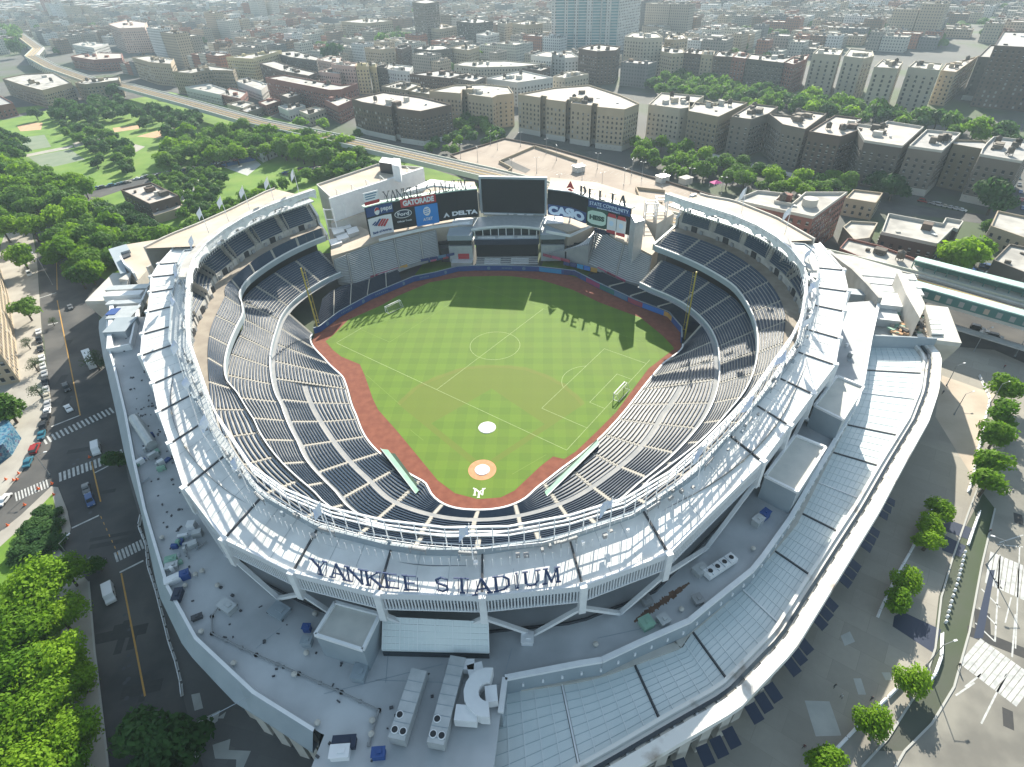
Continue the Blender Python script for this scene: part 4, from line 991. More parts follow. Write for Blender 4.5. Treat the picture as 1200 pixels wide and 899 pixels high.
for x in (650, 668, 700, 722, 738):
    p = BR_(x, 0, -.8); m_ = MB(); m_.box((p.x, p.y, 8), (.7, .7, zbR-8)); m_.build('board_post', [M['white']], RB_)
# central screen
TL, TR = U(561, 206.5, 33.5), U(641, 208, 33.5); d = (TR-TL).normalized(); n_ = Vector((d.y, -d.x, 0)); Lw = (TR-TL).length
SR = empty('video_screen', tuple((TL+TR)/2+Vector((0,0,-16.5))), 0, 'huge dark switched-off video screen towering over centre field', 'scoreboard')
m_ = MB(); a, b = TL+d*1.0+n_*.3, TR-d*1.0+n_*.3; m_.bar2(a, b, 17.0, 32.6, .4); m_.build('screen_face', [M['screen']], SR)
m_ = MB(); m_.bar2(TL, TR, 32.6, 33.6, 1.6); m_.bar2(TL, TL+d*.9, 16.5, 32.6, 1.4); m_.bar2(TR-d*.9, TR, 16.5, 32.6, 1.4); m_.bar2(TL+d*.9, TR-d*.9, 16.5, 16.98, 1.2); m_.build('screen_frame', [M['bluemetal']], SR)
m_ = MB(); m_.bar2(TL+d*1-n_*1.5, TR-d*1-n_*1.5, 15, 32.6, 2.6); m_.build('screen_back', [M['metal']], SR)
m_ = MB()
for x0, x1 in ((.05,.4),(.43,.5),(.56,.66),(.7,.8)): m_.bar2(TL+d*Lw*x0+n_*.8, TL+d*Lw*x1+n_*.8, 16.2, 16.7, .1)
m_.build('screen_lettering', [M['signwhite']], SR)
for x in (.1, .35, .65, .9): p = TL+d*Lw*x-n_*1.2; m_ = MB(); m_.box((p.x, p.y, 2), (1, 1, 13)); m_.build('screen_post', [M['metal']], SR)
# standing letters over the boards
sign_on_curve('board_sign', 'dark serif letters spelling YANKEE STADIUM standing along the board left of the video screen', 'YANKEE STADIUM', [BL_(451, 1)-Vector((0,0,-.6)), BL_(469, 1)-Vector((0,0,-.6)), BL_(509, 1)-Vector((0,0,-.6)), BL_(534, 1)-Vector((0,0,-.6)), BL_(546, 1)-Vector((0,0,-.6))], 2.2, 4.4, .5, .4, M['lettergrey'], True, 0, 1.0)
ds = sign_on_curve('board_sign', 'widely spaced dark letters spelling DELTA beside a red triangle on the right board', 'DELTA', [BR_(681, 1)+Vector((0,0,.6)), BR_(691.7, 1)+Vector((0,0,.6)), BR_(713, 1)+Vector((0,0,.6)), BR_(733, 1)+Vector((0,0,.6))], 2.6, 4.0, 2.0, .7, M['lettergrey'], False, 0, 1.3)
p = BR_(668.5, 1, 0)+Vector((0,0,.6)); m_ = MB(); dd = (BR_(674,1)-BR_(664,1)).normalized(); nn = Vector((dd.y, -dd.x, 0))
for (x0, z0), (x1, z1), (x2, z2) in (((-2,.9),(0,4.3),(0,1.7)), ((0,1.7),(0,4.3),(2,.9))):
    a = [p+dd*x+Vector((0,0,z)) for x, z in ((x0,z0),(x1,z1),(x2,z2))] ; m_.add(a+[q+nn*.5 for q in a], [(2,1,0),(3,4,5),(0,1,4,3),(1,2,5,4),(2,0,3,5)])
m_.build('red_triangle', [M['red']], ds); m_ = MB(); a = [p+dd*x+Vector((0,0,z)) for x, z in ((-2.3,.1),(2.3,.1),(0,1.2))]; m_.add(a+[q+nn*.5 for q in a], [(2,1,0),(3,4,5),(0,1,4,3),(1,2,5,4),(2,0,3,5)]); m_.build('triangle_base', [M['red']], ds)
# small sign at the left end
p = BL_(436, 1, 0); m_ = MB(); a, b = BL_(428, 1, .2), BL_(445, 1, .2); sg = empty('end_sign', tuple(p), 0, 'small white sign with a red foot at the left end of the curved board', 'sign')
m_.bar2(a, b, 31.0, 34.8, .3); m_.build('white_panel', [M['signwhite']], sg); m_ = MB(); m_.bar2(a, b, 29.5, 30.99, .32); m_.build('red_panel', [M['red']], sg)
m_ = MB()
for k, z in enumerate((33.8, 32.8, 31.8)): m_.bar2(lerp2(a, b, .1), lerp2(a, b, .9-.08*k), z, z+.45, .36)
m_.build('lettering', [M['steelblue'] if 'steelblue' in M else adm['steel']], sg)
# ---- buildings behind the boards (parts of the stadium)
def sprism(name, px, z, z0, m, mt, par=None, para=.0):
    q = [U(x, y, z) for x, y in px]; s_ = MB(); s_.prism([(p.x, p.y) for p in q], z0, z, 0, 1); o = s_.build(name, [M[m], M[mt]], par or STAD)
    if para:
        s_ = MB(); s_.wall([(p.x, p.y) for p in q], z, z+para, .5, 0, True); s_.build('parapet', [M[m]], o)
    return o
sprism('north_wing', [(388,233),(495,198),(443,194),(372,218)], 29.5, 0, 'limestone', 'tan', para=.9)
m_ = MB(); a, b = U(386,234,30), U(496,198,30); m_.bar2(a, b, 17, 30.6, .9); m_.build('white_screen_wall', [M['white']], STAD)
for k in range(6): 
    m_ = MB(); p = lerp2(a, b, .12+k*.15); dd = (b-a).normalized(); nn = Vector((-dd.y, dd.x, 0)); m_.bar((p[0], p[1], 30.5), (p[0]+nn.x*4+dd.x*2, p[1]+nn.y*4+dd.y*2, 29.6), .25); m_.bar((p[0]+nn.x*4, p[1]+nn.y*4, 29.6), (p[0]+nn.x*4, p[1]+nn.y*4, 32), .25); m_.bar((p[0], p[1], 30.5), (p[0]+nn.x*4, p[1]+nn.y*4, 32), .2); m_.build('wall_strut', [M['metal']], STAD)
sprism('stair_tower', [(444,190),(465,193),(468,187),(448,184)], 34.5, 29, 'glassdark', 'white')
sprism('stair_tower', [(459,193),(468,195),(469,186),(461,185)], 36.5, 29, 'white', 'white')
sprism('north_range', [(388,262),(430,250),(470,238),(560,225),(556,213),(520,212),(500,218),(440,235),(390,250)], 20, 0, 'limestone', 'tan')
for k, (x, y) in enumerate(((395,268),(403,263),(412,268),(400,275),(392,281))): sprism('service_block', [(x-7,y),(x+6,y-3),(x+9,y+3),(x-4,y+7)], 17.6-.3*k, 12, 'concrete', 'white')
m_ = MB(); q = [U(x, y, 29) for x, y in ((470,226),(505,210),(552,216),(548,221),(508,217))]; m_.prism([(p.x, p.y) for p in q], 28, 29, 0); m_.build('white_canopy', [M['white']], STAD)
sprism('north_range', [(642,232),(690,240),(745,255),(770,262),(790,250),(770,236),(700,214),(645,208)], 16, 0, 'limestone', 'tan')
m_ = MB(); q = [U(x, y, 30) for x, y in ((740,246),(752,248),(756,252),(745,255))]; m_.prism([(p.x, p.y) for p in q], 8, 28, 0); m_.build('board_end_tower', [M['metal']], STAD)
for (x, y, h_) in ((764,236,20),(776,231,16)):
    p = U(x, y, 24); m_ = MB()
    for dx in (-2.5, 2.5):
        for dy in (-2, 2): m_.box((p.x+dx, p.y+dy, 8), (.5, .5, 16))
    for z in (13, 18, 23.5): m_.bar((p.x-2.5, p.y-2, z), (p.x+2.5, p.y-2, z), .4); m_.bar((p.x-2.5, p.y+2, z), (p.x+2.5, p.y+2, z), .4); m_.bar((p.x-2.5, p.y-2, z), (p.x-2.5, p.y+2, z), .4); m_.bar((p.x+2.5, p.y-2, z), (p.x+2.5, p.y+2, z), .4)
    m_.build('steel_frame', [M['white']], STAD)
for x, y in ((385,247),(398,240)):
    p = U(x, y, 26); m_ = MB()
    for dx in (-2, 2): m_.box((p.x+dx, p.y, 10), (.4, .4, 17)); 
    for z in (14, 18, 22, 26.5): m_.bar((p.x-2, p.y, z), (p.x+2, p.y, z), .35)
    m_.build('steel_frame', [M['white']], STAD)
# ================================================================== ground, streets, plazas
def lawn_mat(name, a, b, c):
    m = mat(name, a, .95); n = N(m); g = n.pos(); col = n.ramp(n.noise(.06, 8, g), [(.3, a), (.5, b), (.72, c)])
    col = n.mix(n.math('MULTIPLY', n.noise(1.2, 4, g), .35), col, (.03,.06,.012)); n.base(col); return m
M['lawn'] = lawn_mat('park_lawn', (.07,.16,.012), (.13,.25,.02), (.19,.28,.04))
M['asphalt'] = mat('asphalt', (.045,.047,.05), .9, (.095,.093,.09), .07, detail=14, mixr=(.38,.62))
M['asphalt2'] = mat('asphalt_pale', (.15,.145,.13), .9, (.25,.24,.21), .08, detail=14, mixr=(.4,.6))  # sunlight on the right-hand street is put into this paler colour
M['paver'] = None
def paver(name, a, b, c, sc=.12, ang=.6):
    m = mat(name, a, .9); n = N(m); g = n.pos(); mp = n.new('ShaderNodeMapping'); mp.inputs['Rotation'].default_value = (0, 0, ang); n.link(g, mp.inputs[0])
    br = n.new('ShaderNodeTexBrick'); n.link(mp.outputs[0], br.inputs['Vector']); br.inputs['Scale'].default_value = sc; br.inputs['Mortar Size'].default_value = .004; br.inputs['Brick Width'].default_value = 1.0; br.inputs['Row Height'].default_value = .6; br.inputs['Bias'].default_value = -.2
    br.inputs['Color1'].default_value = (*a, 1); br.inputs['Color2'].default_value = (*b, 1); br.inputs['Mortar'].default_value = (*[x*.8 for x in a], 1)
    col = n.mix(n.ramp(n.noise(.05, 8, g), [(.4, (0,0,0)), (.7, (1,1,1))]), br.outputs['Color'], c); col = n.mix(n.math('MULTIPLY', n.noise(.9, 5, g), .3), col, tuple(x*.6 for x in a)); n.base(col); return m
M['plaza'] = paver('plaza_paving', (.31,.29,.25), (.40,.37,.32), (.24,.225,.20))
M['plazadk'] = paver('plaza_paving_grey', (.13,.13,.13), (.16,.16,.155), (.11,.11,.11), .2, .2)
M['walk'] = mat('pavement', (.30,.28,.25), .9, (.38,.36,.32), .15)
M['light_paving'] = mat('light_paving', (.36,.37,.36), .9, (.42,.43,.41), .4)
M['kerb'] = mat('kerb_stone', (.40,.40,.38), .9)
M['yline'] = mat('yellow_line', (.50,.27,.05), .8, (.40,.24,.07), 1)
M['wline'] = mat('white_marking', (.55,.56,.55), .8, (.35,.36,.36), .8, detail=8)
M['dirt'] = mat('ball_diamond_dirt', (.45,.27,.15), .95, (.52,.33,.20), .3)
M['turfpale'] = mat('worn_turf', (.15,.20,.13), .95, (.19,.23,.16), .1)
M['water'] = mat('blue_court', (.06,.16,.42), .5)
def cityground():
    m = mat('city_ground', (.10,.10,.10), .95); n = N(m); g = n.pos(); col = n.ramp(n.noise(.01, 10, g), [(.35, (.06,.065,.065)), (.5, (.09,.09,.085)), (.62, (.05,.08,.03))]); n.base(col); return m
mb = MB(); R0 = 30000; mb.face([(R0*cos(2*pi*i/48), R0*sin(2*pi*i/48), -.03) for i in range(48)]); st(mb.build('ground', [cityground()], org=(0,0,0)))
def flat(name, m, z, px, z0=None):
    q = [U(x, y, z) for x, y in px]; s_ = MB()
    if z0 is None: s_.face([(p.x, p.y, z) for p in q] if sum(q[i].x*q[(i+1)%len(q)].y-q[(i+1)%len(q)].x*q[i].y for i in range(len(q))) > 0 else [(p.x, p.y, z) for p in reversed(q)])
    else: s_.prism([(p.x, p.y) for p in q], z0, z)
    return st(s_.build(name, [M[m]]))
# parkland upper left
flat('park_lawn', 'lawn', -.015, [(-260,330),(-120,150),(0,128),(60,122),(120,122),(200,108),(260,122),(330,140),(425,170),(500,196),(560,215),(560,290),(300,300),(150,345),(100,345),(75,350),(30,200),(-40,420)])
flat('street', 'asphalt', -.008, [(15,200),(32,235),(45,300),(50,380),(56,440),(60,490),(54,506),(26,556),(-20,592),(-80,640),(-80,720),(-30,690),(10,660),(24,606),(60,571),(68,571),(79,599),(83,619),(80,631),(67,640),(105,680),(112,760),(128,899),(132,1100),(290,1100),(238,899),(218,830),(196,740),(178,670),(168,620),(150,560),(140,500),(128,440),(120,400),(112,350),(130,330),(98,318),(80,300),(60,235),(45,195)])
flat('street', 'asphalt', -.004, [(98,238),(140,224),(200,207),(250,198),(300,188),(300,181),(240,192),(190,201),(140,213),(95,228)])
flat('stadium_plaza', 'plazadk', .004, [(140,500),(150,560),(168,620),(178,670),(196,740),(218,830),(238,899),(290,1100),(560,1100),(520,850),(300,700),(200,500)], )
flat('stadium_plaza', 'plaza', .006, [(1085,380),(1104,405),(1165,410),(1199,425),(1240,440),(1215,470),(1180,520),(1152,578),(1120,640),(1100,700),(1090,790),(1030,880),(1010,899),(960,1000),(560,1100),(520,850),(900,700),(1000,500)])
flat('pavement', 'walk', .12, [(-80,560),(-20,545),(0,585),(26,552),(52,506),(58,490),(54,440),(48,380),(43,300),(30,235),(20,235),(0,290),(-10,400)], -.02)
flat('pavement', 'walk', .12, [(-40,655),(24,604),(60,570),(68,571),(79,599),(83,619),(80,631),(67,641),(104,682),(111,762),(127,899),(131,1100),(-100,1100),(-100,700)], -.02)
flat('planting_bed', 'lawn', .2, [(-30,668),(24,619),(61,579),(66,600),(73,622),(60,638),(64,668),(72,760),(90,899),(95,1100),(-100,1100),(-100,720)], .0)
flat('pavement', 'asphalt2', .010, [(1152,578),(1180,520),(1215,470),(1240,440),(1500,520),(1450,700),(1260,1100),(960,1000),(1010,899),(1030,880),(1060,880),(1092,848),(1118,805),(1136,740),(1150,664),(1166,596)])
flat('road', 'asphalt', .003, [(1104,405),(1165,410),(1240,440),(1600,600),(1600,480),(1190,362),(1080,330),(1060,340)])
# kerbs and sidewalk bands on the right
for px in ([(1010,899),(1040,866),(1082,800),(1096,760),(1103,700),(1116,655),(1135,600),(1150,560)],):
    q = [U(x, y, .02) for x, y in px]; s_ = MB(); s_.wall(q, .01, .16, .35); st(s_.build('kerb', [M['kerb']]))
for px in ([(1166,596),(1150,664),(1136,740),(1118,805),(1092,848),(1060,880),(1040,915)], [(80,631),(67,641)], [(104,682),(111,762),(127,899)]):
    q = [U(x, y, .02) for x, y in px]; s_ = MB(); s_.wall(q, -.01, .17, .35); st(s_.build('kerb', [M['kerb']]))
# light paving slabs in the dark plaza and in the right plaza
for px in ([(232,845),(258,832),(255,845),(233,861)], [(224,814),(234,812),(238,830),(228,833)], [(249,873),(270,866),(268,879),(294,880),(283,905),(276,905),(277,890),(252,889)], [(254,842),(265,834),(262,842)]): flat('light_paving', 'light_paving', .012, px)
for px in ([(943,821),(972,822),(986,862),(956,863)], [(1000,795),(1009,795),(1015,814),(1006,814)], [(1033,788),(1043,788),(1046,797),(1038,797)], [(985,745),(996,740),(1002,752),(990,757)]): flat('light_paving', 'light_paving', .014, px)
flat('warm_paving', 'tan', .013, [(1104,440),(1166,462),(1160,480),(1148,530),(1138,556),(1096,488)])
for px in ([(1103,606),(1139,619),(1134,632),(1104,621)], [(1105,626),(1132,640),(1126,653),(1104,645)], [(1048,722),(1058,717),(1103,738),(1095,766),(1046,734)]): flat('grating', 'navy', .016, px)
# road markings
def mark(name, m, segs, w_, z=.0):
    s_ = MB()
    for (x0, y0, x1, y1) in segs: a, b = U(x0, y0, z), U(x1, y1, z); s_.bar2(a, b, z, z+.004, w_)
    return st(s_.build(name, [M[m]]))
mark('centre_line', 'yline', [(67,352,94,487),(107,541,118,588),(142,672,170,816),(66,300,67,340)], .35, -.001)
mark('centre_line', 'yline', [(118+i*3.2,605+i*7,119.2+i*3.2,608+i*7) for i in range(7)], .2, -.001)
rnd_ = random.Random(17); s_ = MB()
for i in range(26):
    f = rnd_.random(); x = 62+f*95+rnd_.uniform(-12,14); y = 380+f*440; p = U(x, y, 0); s_.cyl((p.x, p.y, -.007), rnd_.uniform(.35,.5), .006, 14)
st(s_.build('manhole_covers', [M['rib']]))
M['patch'] = mat('asphalt_patch', (.040,.041,.043), .9, (.05,.05,.05), 1)
for i in range(14):
    f = rnd_.random(); x = 66+f*100+rnd_.uniform(-10,12); y = 400+f*420; p = U(x, y, 0); w_, l_ = rnd_.uniform(.8,2.6), rnd_.uniform(3,11); s_ = MB(); s_.box((p.x, p.y, -.0075+i*.0002), (w_, l_, .004), rnd_.choice([.28,.28,1.85])); st(s_.build('asphalt_patch', [M['patch']]))
for i in range(10):
    x, y = rnd_.uniform(1150,1200), rnd_.uniform(600,880); p = U(x, y, 0); s_ = MB(); s_.box((p.x, p.y, .011+i*.0002), (rnd_.uniform(1,3), rnd_.uniform(3,10), .003), rnd_.choice([-.5,1.07])); st(s_.build('asphalt_patch', [M['patch' if i % 2 else 'asphalt2']]))
def zebra(x0, y0, x1, y1, n, L, w_, z=-.001, ang=None, m='wline'):
    a, b = U(x0, y0, z), U(x1, y1, z); d = (b-a).normalized(); nn = Vector((-d.y, d.x, 0)) if ang is None else Vector((cos(ang), sin(ang), 0)); s_ = MB()
    for i in range(n):
        p = a+(b-a)*(i+.5)/n; s_.bar2(p-nn*L/2, p+nn*L/2, z, z+.004, w_)
    st(s_.build('crossing', [M[m]]))
zebra(50,518,133,480,17,4.0,.55); zebra(68,560,124,539,11,4.2,.6); zebra(126,538,150,528,5,4,.5); zebra(134,654,168,637,8,3.6,.5)
zebra(17,583,57,566,11,4.0,.35)
mark('stop_line', 'wline', [(60,500,93,487),(84,619,116,604),(140,671,168,657),(111,554,127,546),(38,352,66,343),(56,381,68,378)], .5, -.001)
zr_ = .012
zebra(1157,664,1203,684,8,10.5,.75,zr_); zebra(1136,762,1204,812,11,9.0,.8,zr_)
mark('hatching', 'wline', [(1150,690,1172,712),(1147,712,1168,733),(1143,730,1166,752),(1172,650,1166,752),(1160,672,1174,690),(1131,805,1150,790),(1120,815,1142,800),(1150,848,1168,812),(1168,812,1180,790),(1190,720,1186,770)], .3, zr_)
mark('hatching', 'wline', [(1165+i*3,640-i*2,1199,655-i*14) for i in range(1,3)]+[(1195,640,1190,760),(1185,700,1178,730)], .25, zr_)
flat('verge', 'navy', .017, [(1160,668),(1166,668),(1152,748),(1141,748)])
# park furniture of the ground: turf areas, diamonds, paths
flat('turf_pitch', 'turfpale', -.004, [(20,162),(52,158),(60,172),(24,178)]); flat('turf_pitch', 'turfpale', -.004, [(33,184),(82,175),(100,187),(52,198)])
flat('ball_diamond', 'dirt', -.004, [(132,150),(150,148),(168,146),(172,141),(162,143),(163,151),(134,155)]); flat('ball_diamond', 'dirt', -.004, [(160,160),(178,155),(200,149),(210,150),(205,156),(185,162)]); flat('ball_diamond', 'dirt', -.004, [(20,148),(38,144),(50,144),(48,152),(24,154)])
flat('outfield_turf', 'lawn', -.006, [(152,134),(170,129),(180,138),(172,143),(160,142)])
for px in ([(85,168),(120,158),(123,162),(88,173)], [(30,181),(85,170),(86,173),(31,184)], [(158,169),(170,172),(160,178),(150,180)]): flat('path', 'walk', .0, px)
flat('path', 'light_paving', .002, [(200,240),(212,225),(232,210),(238,214),(218,232),(208,246)]); flat('path', 'walk', .0, [(165,300),(190,285),(240,262),(242,266),(196,290),(170,304)])
flat('court', 'water', .0, [(259,193),(290,183),(300,187),(275,199)]); flat('court', 'light_paving', .002, [(262,196),(300,188),(306,193),(290,206)])
flat('street', 'asphalt', -.002, [(330,205),(350,196),(395,192),(395,200),(350,208)])
# asphalt streets between the city blocks
def road(px, w_, z=-.012):
    q = [U(x, y, z) for x, y in px]; s_ = MB(); s_.wall(q, z, z+.003, w_); st(s_.build('road', [M['asphalt']]))
road([(395,162),(500,172),(600,182),(720,200),(860,214),(1000,236),(1190,262)], 14); road([(0,140),(100,118),(200,104),(300,122)], 14, -.016); road([(760,120),(900,150),(1040,190),(1190,240)], 12, -.014)
road([(800,100),(950,122),(1100,140),(1199,150)], 26, -.018)
# ================================================================== roof structures on the stadium
def rbox(name, px, z, z0, mw, mr, para=0, pm='white', par=None):
    q = [U(x, y, z) for x, y in px]; s_ = MB(); s_.prism([(p.x, p.y) for p in q], z0, z-(.5 if para else 0), 0, 1); o = s_.build(name, [M[mw], M[mr]], par or STAD)
    if para: s_ = MB(); s_.wall([(p.x, p.y) for p in q], z-.5, z+.05, .55, 0, True); s_.build('parapet', [M[pm]], o)
    return o
rbox('stair_house', [(392.5,705),(445,719),(425,761),(369,743)], 25.6, 18.5, 'bluemetal', 'boxroof', 1)
rbox('stair_house', [(932.3,509),(968,523.5),(934.5,575.8),(896.7,557)], 25.6, 14, 'bluemetal', 'boxroof', 1)
rbox('stair_house', [(981.3,440),(1012.4,452.3),(988,491),(954.6,474.5)], 25.6, 14, 'bluemetal', 'boxroof', 1)
a, b, c, d = U(449,723,24.5), U(572,729,24.5), U(573,765,20.2), U(448,762,20.2); s_ = MB(); s_.hexa([d-Vector((0,0,.3)), c-Vector((0,0,.3)), b-Vector((0,0,.3)), a-Vector((0,0,.3))], [d, c, b, a]); gc = s_.build('glass_canopy', [M['glassroof']], STAD)
s_ = MB()
for i in range(25): p, q = a+(b-a)*i/24+Vector((0,0,.05)), d+(c-d)*i/24+Vector((0,0,.05)); s_.bar(p, q, .1 if i % 4 else .2)
for i in range(6): p, q = a+(d-a)*i/5+Vector((0,0,.05)), b+(c-b)*i/5+Vector((0,0,.05)); s_.bar(p, q, .1, .12)
s_.build('canopy_bars', [M['mull']], gc); s_ = MB(); s_.bar2(d, c, 18.5, 19.9, .3); s_.build('canopy_wall', [M['glassdark']], STAD)
# service well on the left and the flared gate tower
def sweep(px, z0, z1, th, m, name): q = [U(x, y, z1) for x, y in px]; s_ = MB(); s_.wall(q, z0, z1, th); return s_.build(name, [M[m]], STAD)
sweep([(127,408),(152,403),(161,362),(176,330),(184,316)], 18.5, 20.6, .6, 'white', 'well_wall'); sweep([(127,408),(129,380),(131,352)], 18.5, 20.4, 1.2, 'white', 'well_wall')
for x, y, w_, d_, h_, rz, m in ((153,343,15,3.2,2.2,.1,'metal'),(148,351,13,3.2,2.4,.1,'white'),(149,360,12,2.4,2.0,.1,'metal'),(148,372,8,8,2.0,.1,'metal'),(145,388,7,9,2.4,.1,'bluemetal'),(136,372,3,4,2.2,.1,'blue')):
    p = U(x, y, 18.5); s_ = MB(); s_.box((p.x, p.y, 18.5), (w_, d_, h_), rz); s_.box((p.x, p.y, 18.5+h_), (w_+.3, d_+.3, .2), rz); o = s_.build('air_handler', [M[m]]); tag(o, {'15':'long grey cooling unit at the back of the left roof well','13':'long white cooling unit, second from the back of the left roof well','12':'slim grey cooling unit, third from the back of the left roof well','8':'broad grey cooling unit in the middle of the left roof well','7':'blue grey cooling unit at the front of the left roof well','3':'small bright blue cabinet beside the units in the left roof well'}[str(w_)], 'cooling unit', 'cooling units in the left roof well')
def flare(px_top, ztop, px_in, m='white', name='gate_tower', zmid=8):
    q = [U(x, y, ztop) for x, y in px_top]; c = sum((p for p in q), Vector())/len(q); s_ = MB()
    n = len(q); low = [c+(p-c)*.72 for p in q]
    s_.prism([(p.x, p.y) for p in q], ztop-1.4, ztop, 0); tb = [(p.x, p.y, ztop-1.402) for p in q]; bb = [(p.x, p.y, zmid) for p in low]
    for i in range(n): s_.face([bb[i], bb[(i+1)%n], tb[(i+1)%n], tb[i]][::1])
    s_.prism([(p.x, p.y) for p in low], 0, zmid, 0); return s_.build(name, [M[m]], STAD)
flare([(99.5,353),(126,352.5),(137,345),(152,319),(132,320)], 17.5, None, 'limestone'); flare([(1127,402),(1111,360),(1084,357),(1093,398)], 17.5, None, 'limestone')
s_ = MB(); s_.hexa(UL(17.6, (141,332),(146,348),(150,346),(153,322)), UL(20.5, (139,327),(150,328),(154,321),(152,319)), 0); s_.build('gate_fin', [M['concrete']], STAD)
rbox('gate_inset', [(1087,367),(1101,367),(1106,391),(1092,391)], 17.9, 17.3, 'boxroof', 'boxroof', 0)
for i in range(4): rbox('skylight', [(1088+i*1.2,370+i*5.5),(1100+i*1.4,370.5+i*5.5),(1101.5+i*1.4,374.5+i*5.5),(1089+i*1.2,374+i*5.5)], 18.3, 17.8, 'tarp', 'tarp')
# left upper corner roof with slanted wall
rbox('corner_roof', [(128,293),(148,286.5),(198,278.5),(206,292),(175,314),(160,330),(147,320),(137,300)], 19, 0, 'limestone', 'tan'); s_ = MB(); q = UL(20.5, (127,292),(148,286),(152,292.5),(141,296),(148,319),(141,321)); s_.prism([(p.x, p.y) for p in q], 12, 20.5); s_.build('slanted_wall', [M['bluemetal']], STAD)
rbox('roof_grating', [(139,298),(151,294),(153,299),(141,304)], 19.6, 19, 'navy', 'rib'); sweep([(141,300),(146,309),(154,315),(157,320)], 19, 22, .6, 'white', 'curved_parapet'); sweep([(206,291),(188,303),(172,313)], 19, 23, 1.0, 'concrete', 'ramp_wall')
# right service yard: big slanted limestone wall, cooling units, timber
sweep([(971,293),(985,304),(1000,315),(1018,333),(1032,349)], 16.5, 21.5, 1.3, 'concrete', 'curved_wall')
s_ = MB(); q = UL(23, (1051,319),(1058,321),(1076,340),(1084,356),(1083,362),(1078,373),(1062,345)); s_.prism([(p.x, p.y) for p in q], 0, 23); s_.build('yard_wall', [M['limestone']], STAD)
rbox('yard_floor', [(971,296),(1000,300),(1055,316),(1086,360),(1092,402),(1014,402),(1017,382),(1006,354),(1032,350),(1000,318)], 15.0, 0, 'concrete', 'concrete')
k_ = 0
for x, y, w_, d_, h_, m, lb in ((1034,331,19,4,3,'metal','back cooling unit with two dark fans in the right roof yard'),(1039,340,19,4,3,'white','second cooling unit from the back in the right roof yard'),(1046,349,16,4,3,'metal','third cooling unit from the back in the right roof yard'),(1023,354,16,4,3,'bluemetal','blue grey cooling unit by the curved wall of the right roof yard'),(1024,374,12,9,2.5,'metal','square grey cooling unit at the left of the right roof yard'),(1045,364,11,9,4,'tarp','pale boxy plant room in the middle of the right roof yard')):
    p = U(x, y, 15); s_ = MB(); s_.box((p.x, p.y, 15.01), (w_, d_, h_), -.25); s_.box((p.x, p.y, 15.02+h_), (w_+.3, d_+.3, .2), -.25); tag(s_.build('air_handler', [M[m]]), lb, 'cooling unit', 'cooling units in the right roof yard')
rnd = random.Random(11); s_ = MB()
for i in range(150):
    p = U(1055+rnd.uniform(-14, 26), 380+rnd.uniform(-14, 16), 15); s_.box((p.x, p.y, 15.01+.3*(i % 4)), (rnd.uniform(.4,3.4), rnd.uniform(.2,1.2), rnd.uniform(.15,1.1)), rnd.uniform(0, 3), rnd.choice([0,1,2,3]))
tag(s_.build('rubble', [M['green'], M['tan'], M['dirt'], M['dark']]), 'heap of green and brown scraps beside the timber in the right roof yard', 'rubble', kind='stuff')
s_ = MB()
for i in range(10): a, b = U(1042+i*.5, 372+i*2.6, 15.6), U(1060+i*3.2, 387+i*1.0, 15.6); s_.bar(a, b, 1.2, .5)
tag(s_.build('timber_stack', [M['tan']]), 'fan of long tan boards lying in the right roof yard', 'boards')
s_ = MB(); s_.bar2(U(1013,403,15), U(1093,407,15), 13.9, 18.3, .5); s_.build('yard_parapet', [M['bluemetal']], STAD)
# ---- things on the deck
ZD = 18.5
def fan_unit(px, label, n, w_, L, h_, rz, z=ZD, m='metal'):
    p = U(px[0], px[1], z); r = empty('air_handler', (p.x, p.y, z), rz, label, 'cooling unit')
    def pb(name, mb_, m): o = mb_.build(name, [M[m]]); o.parent = r; o.location = (0,0,0); return o
    s_ = MB(); s_.box((0,0,.3), (w_, L, h_)); o = s_.build('housing', [M[m]], org=(0,0,0)); o.parent = r
    s_ = MB()
    for i in range(int(L/1.6)): s_.box((0, -L/2+.8+i*1.6, h_+.3), (w_+.05, .08, .07))
    o = s_.build('seams', [M['bluemetal']], org=(0,0,0)); o.parent = r
    for i in range(n):
        s_ = MB(); fx, fy = (-w_/4 if i % 2 == 0 else w_/4), (-L/2+1.2+(i//2)*2.2) if n < 4 or w_ > 2.4 else 0
        if n == 4 and w_ < 2.6: fx, fy = 0, -L/2+L/8+i*L/4
        s_.cyl((fx, fy, h_+.3), .62, .15, 16, 0); s_.cyl((fx, fy, h_+.452), .48, .03, 16, 1); o = s_.build('fan', [M['white'], M['dark']], org=(0,0,0)); o.parent = r
    for dx in (-w_/2+.3, w_/2-.3):
        s_ = MB(); s_.box((dx, 0, .002), (.2, L-.4, .29)); o = s_.build('skid', [M['lampmetal']], org=(0,0,0)); o.parent = r
    return r
fan_unit((481,832), 'long grey-green rooftop unit, left one of the pair in front of the louvres', 3, 2.7, 10.8, 2.3, -.16)
fan_unit((526,826), 'long grey-green rooftop unit joined to the white ducts, right one of the pair', 3, 2.7, 13.6, 2.3, -.14)
fan_unit((843,667), 'narrow white rooftop unit with four round dark fans in one row', 4, 1.9, 7.6, 1.3, -.98, m='white')
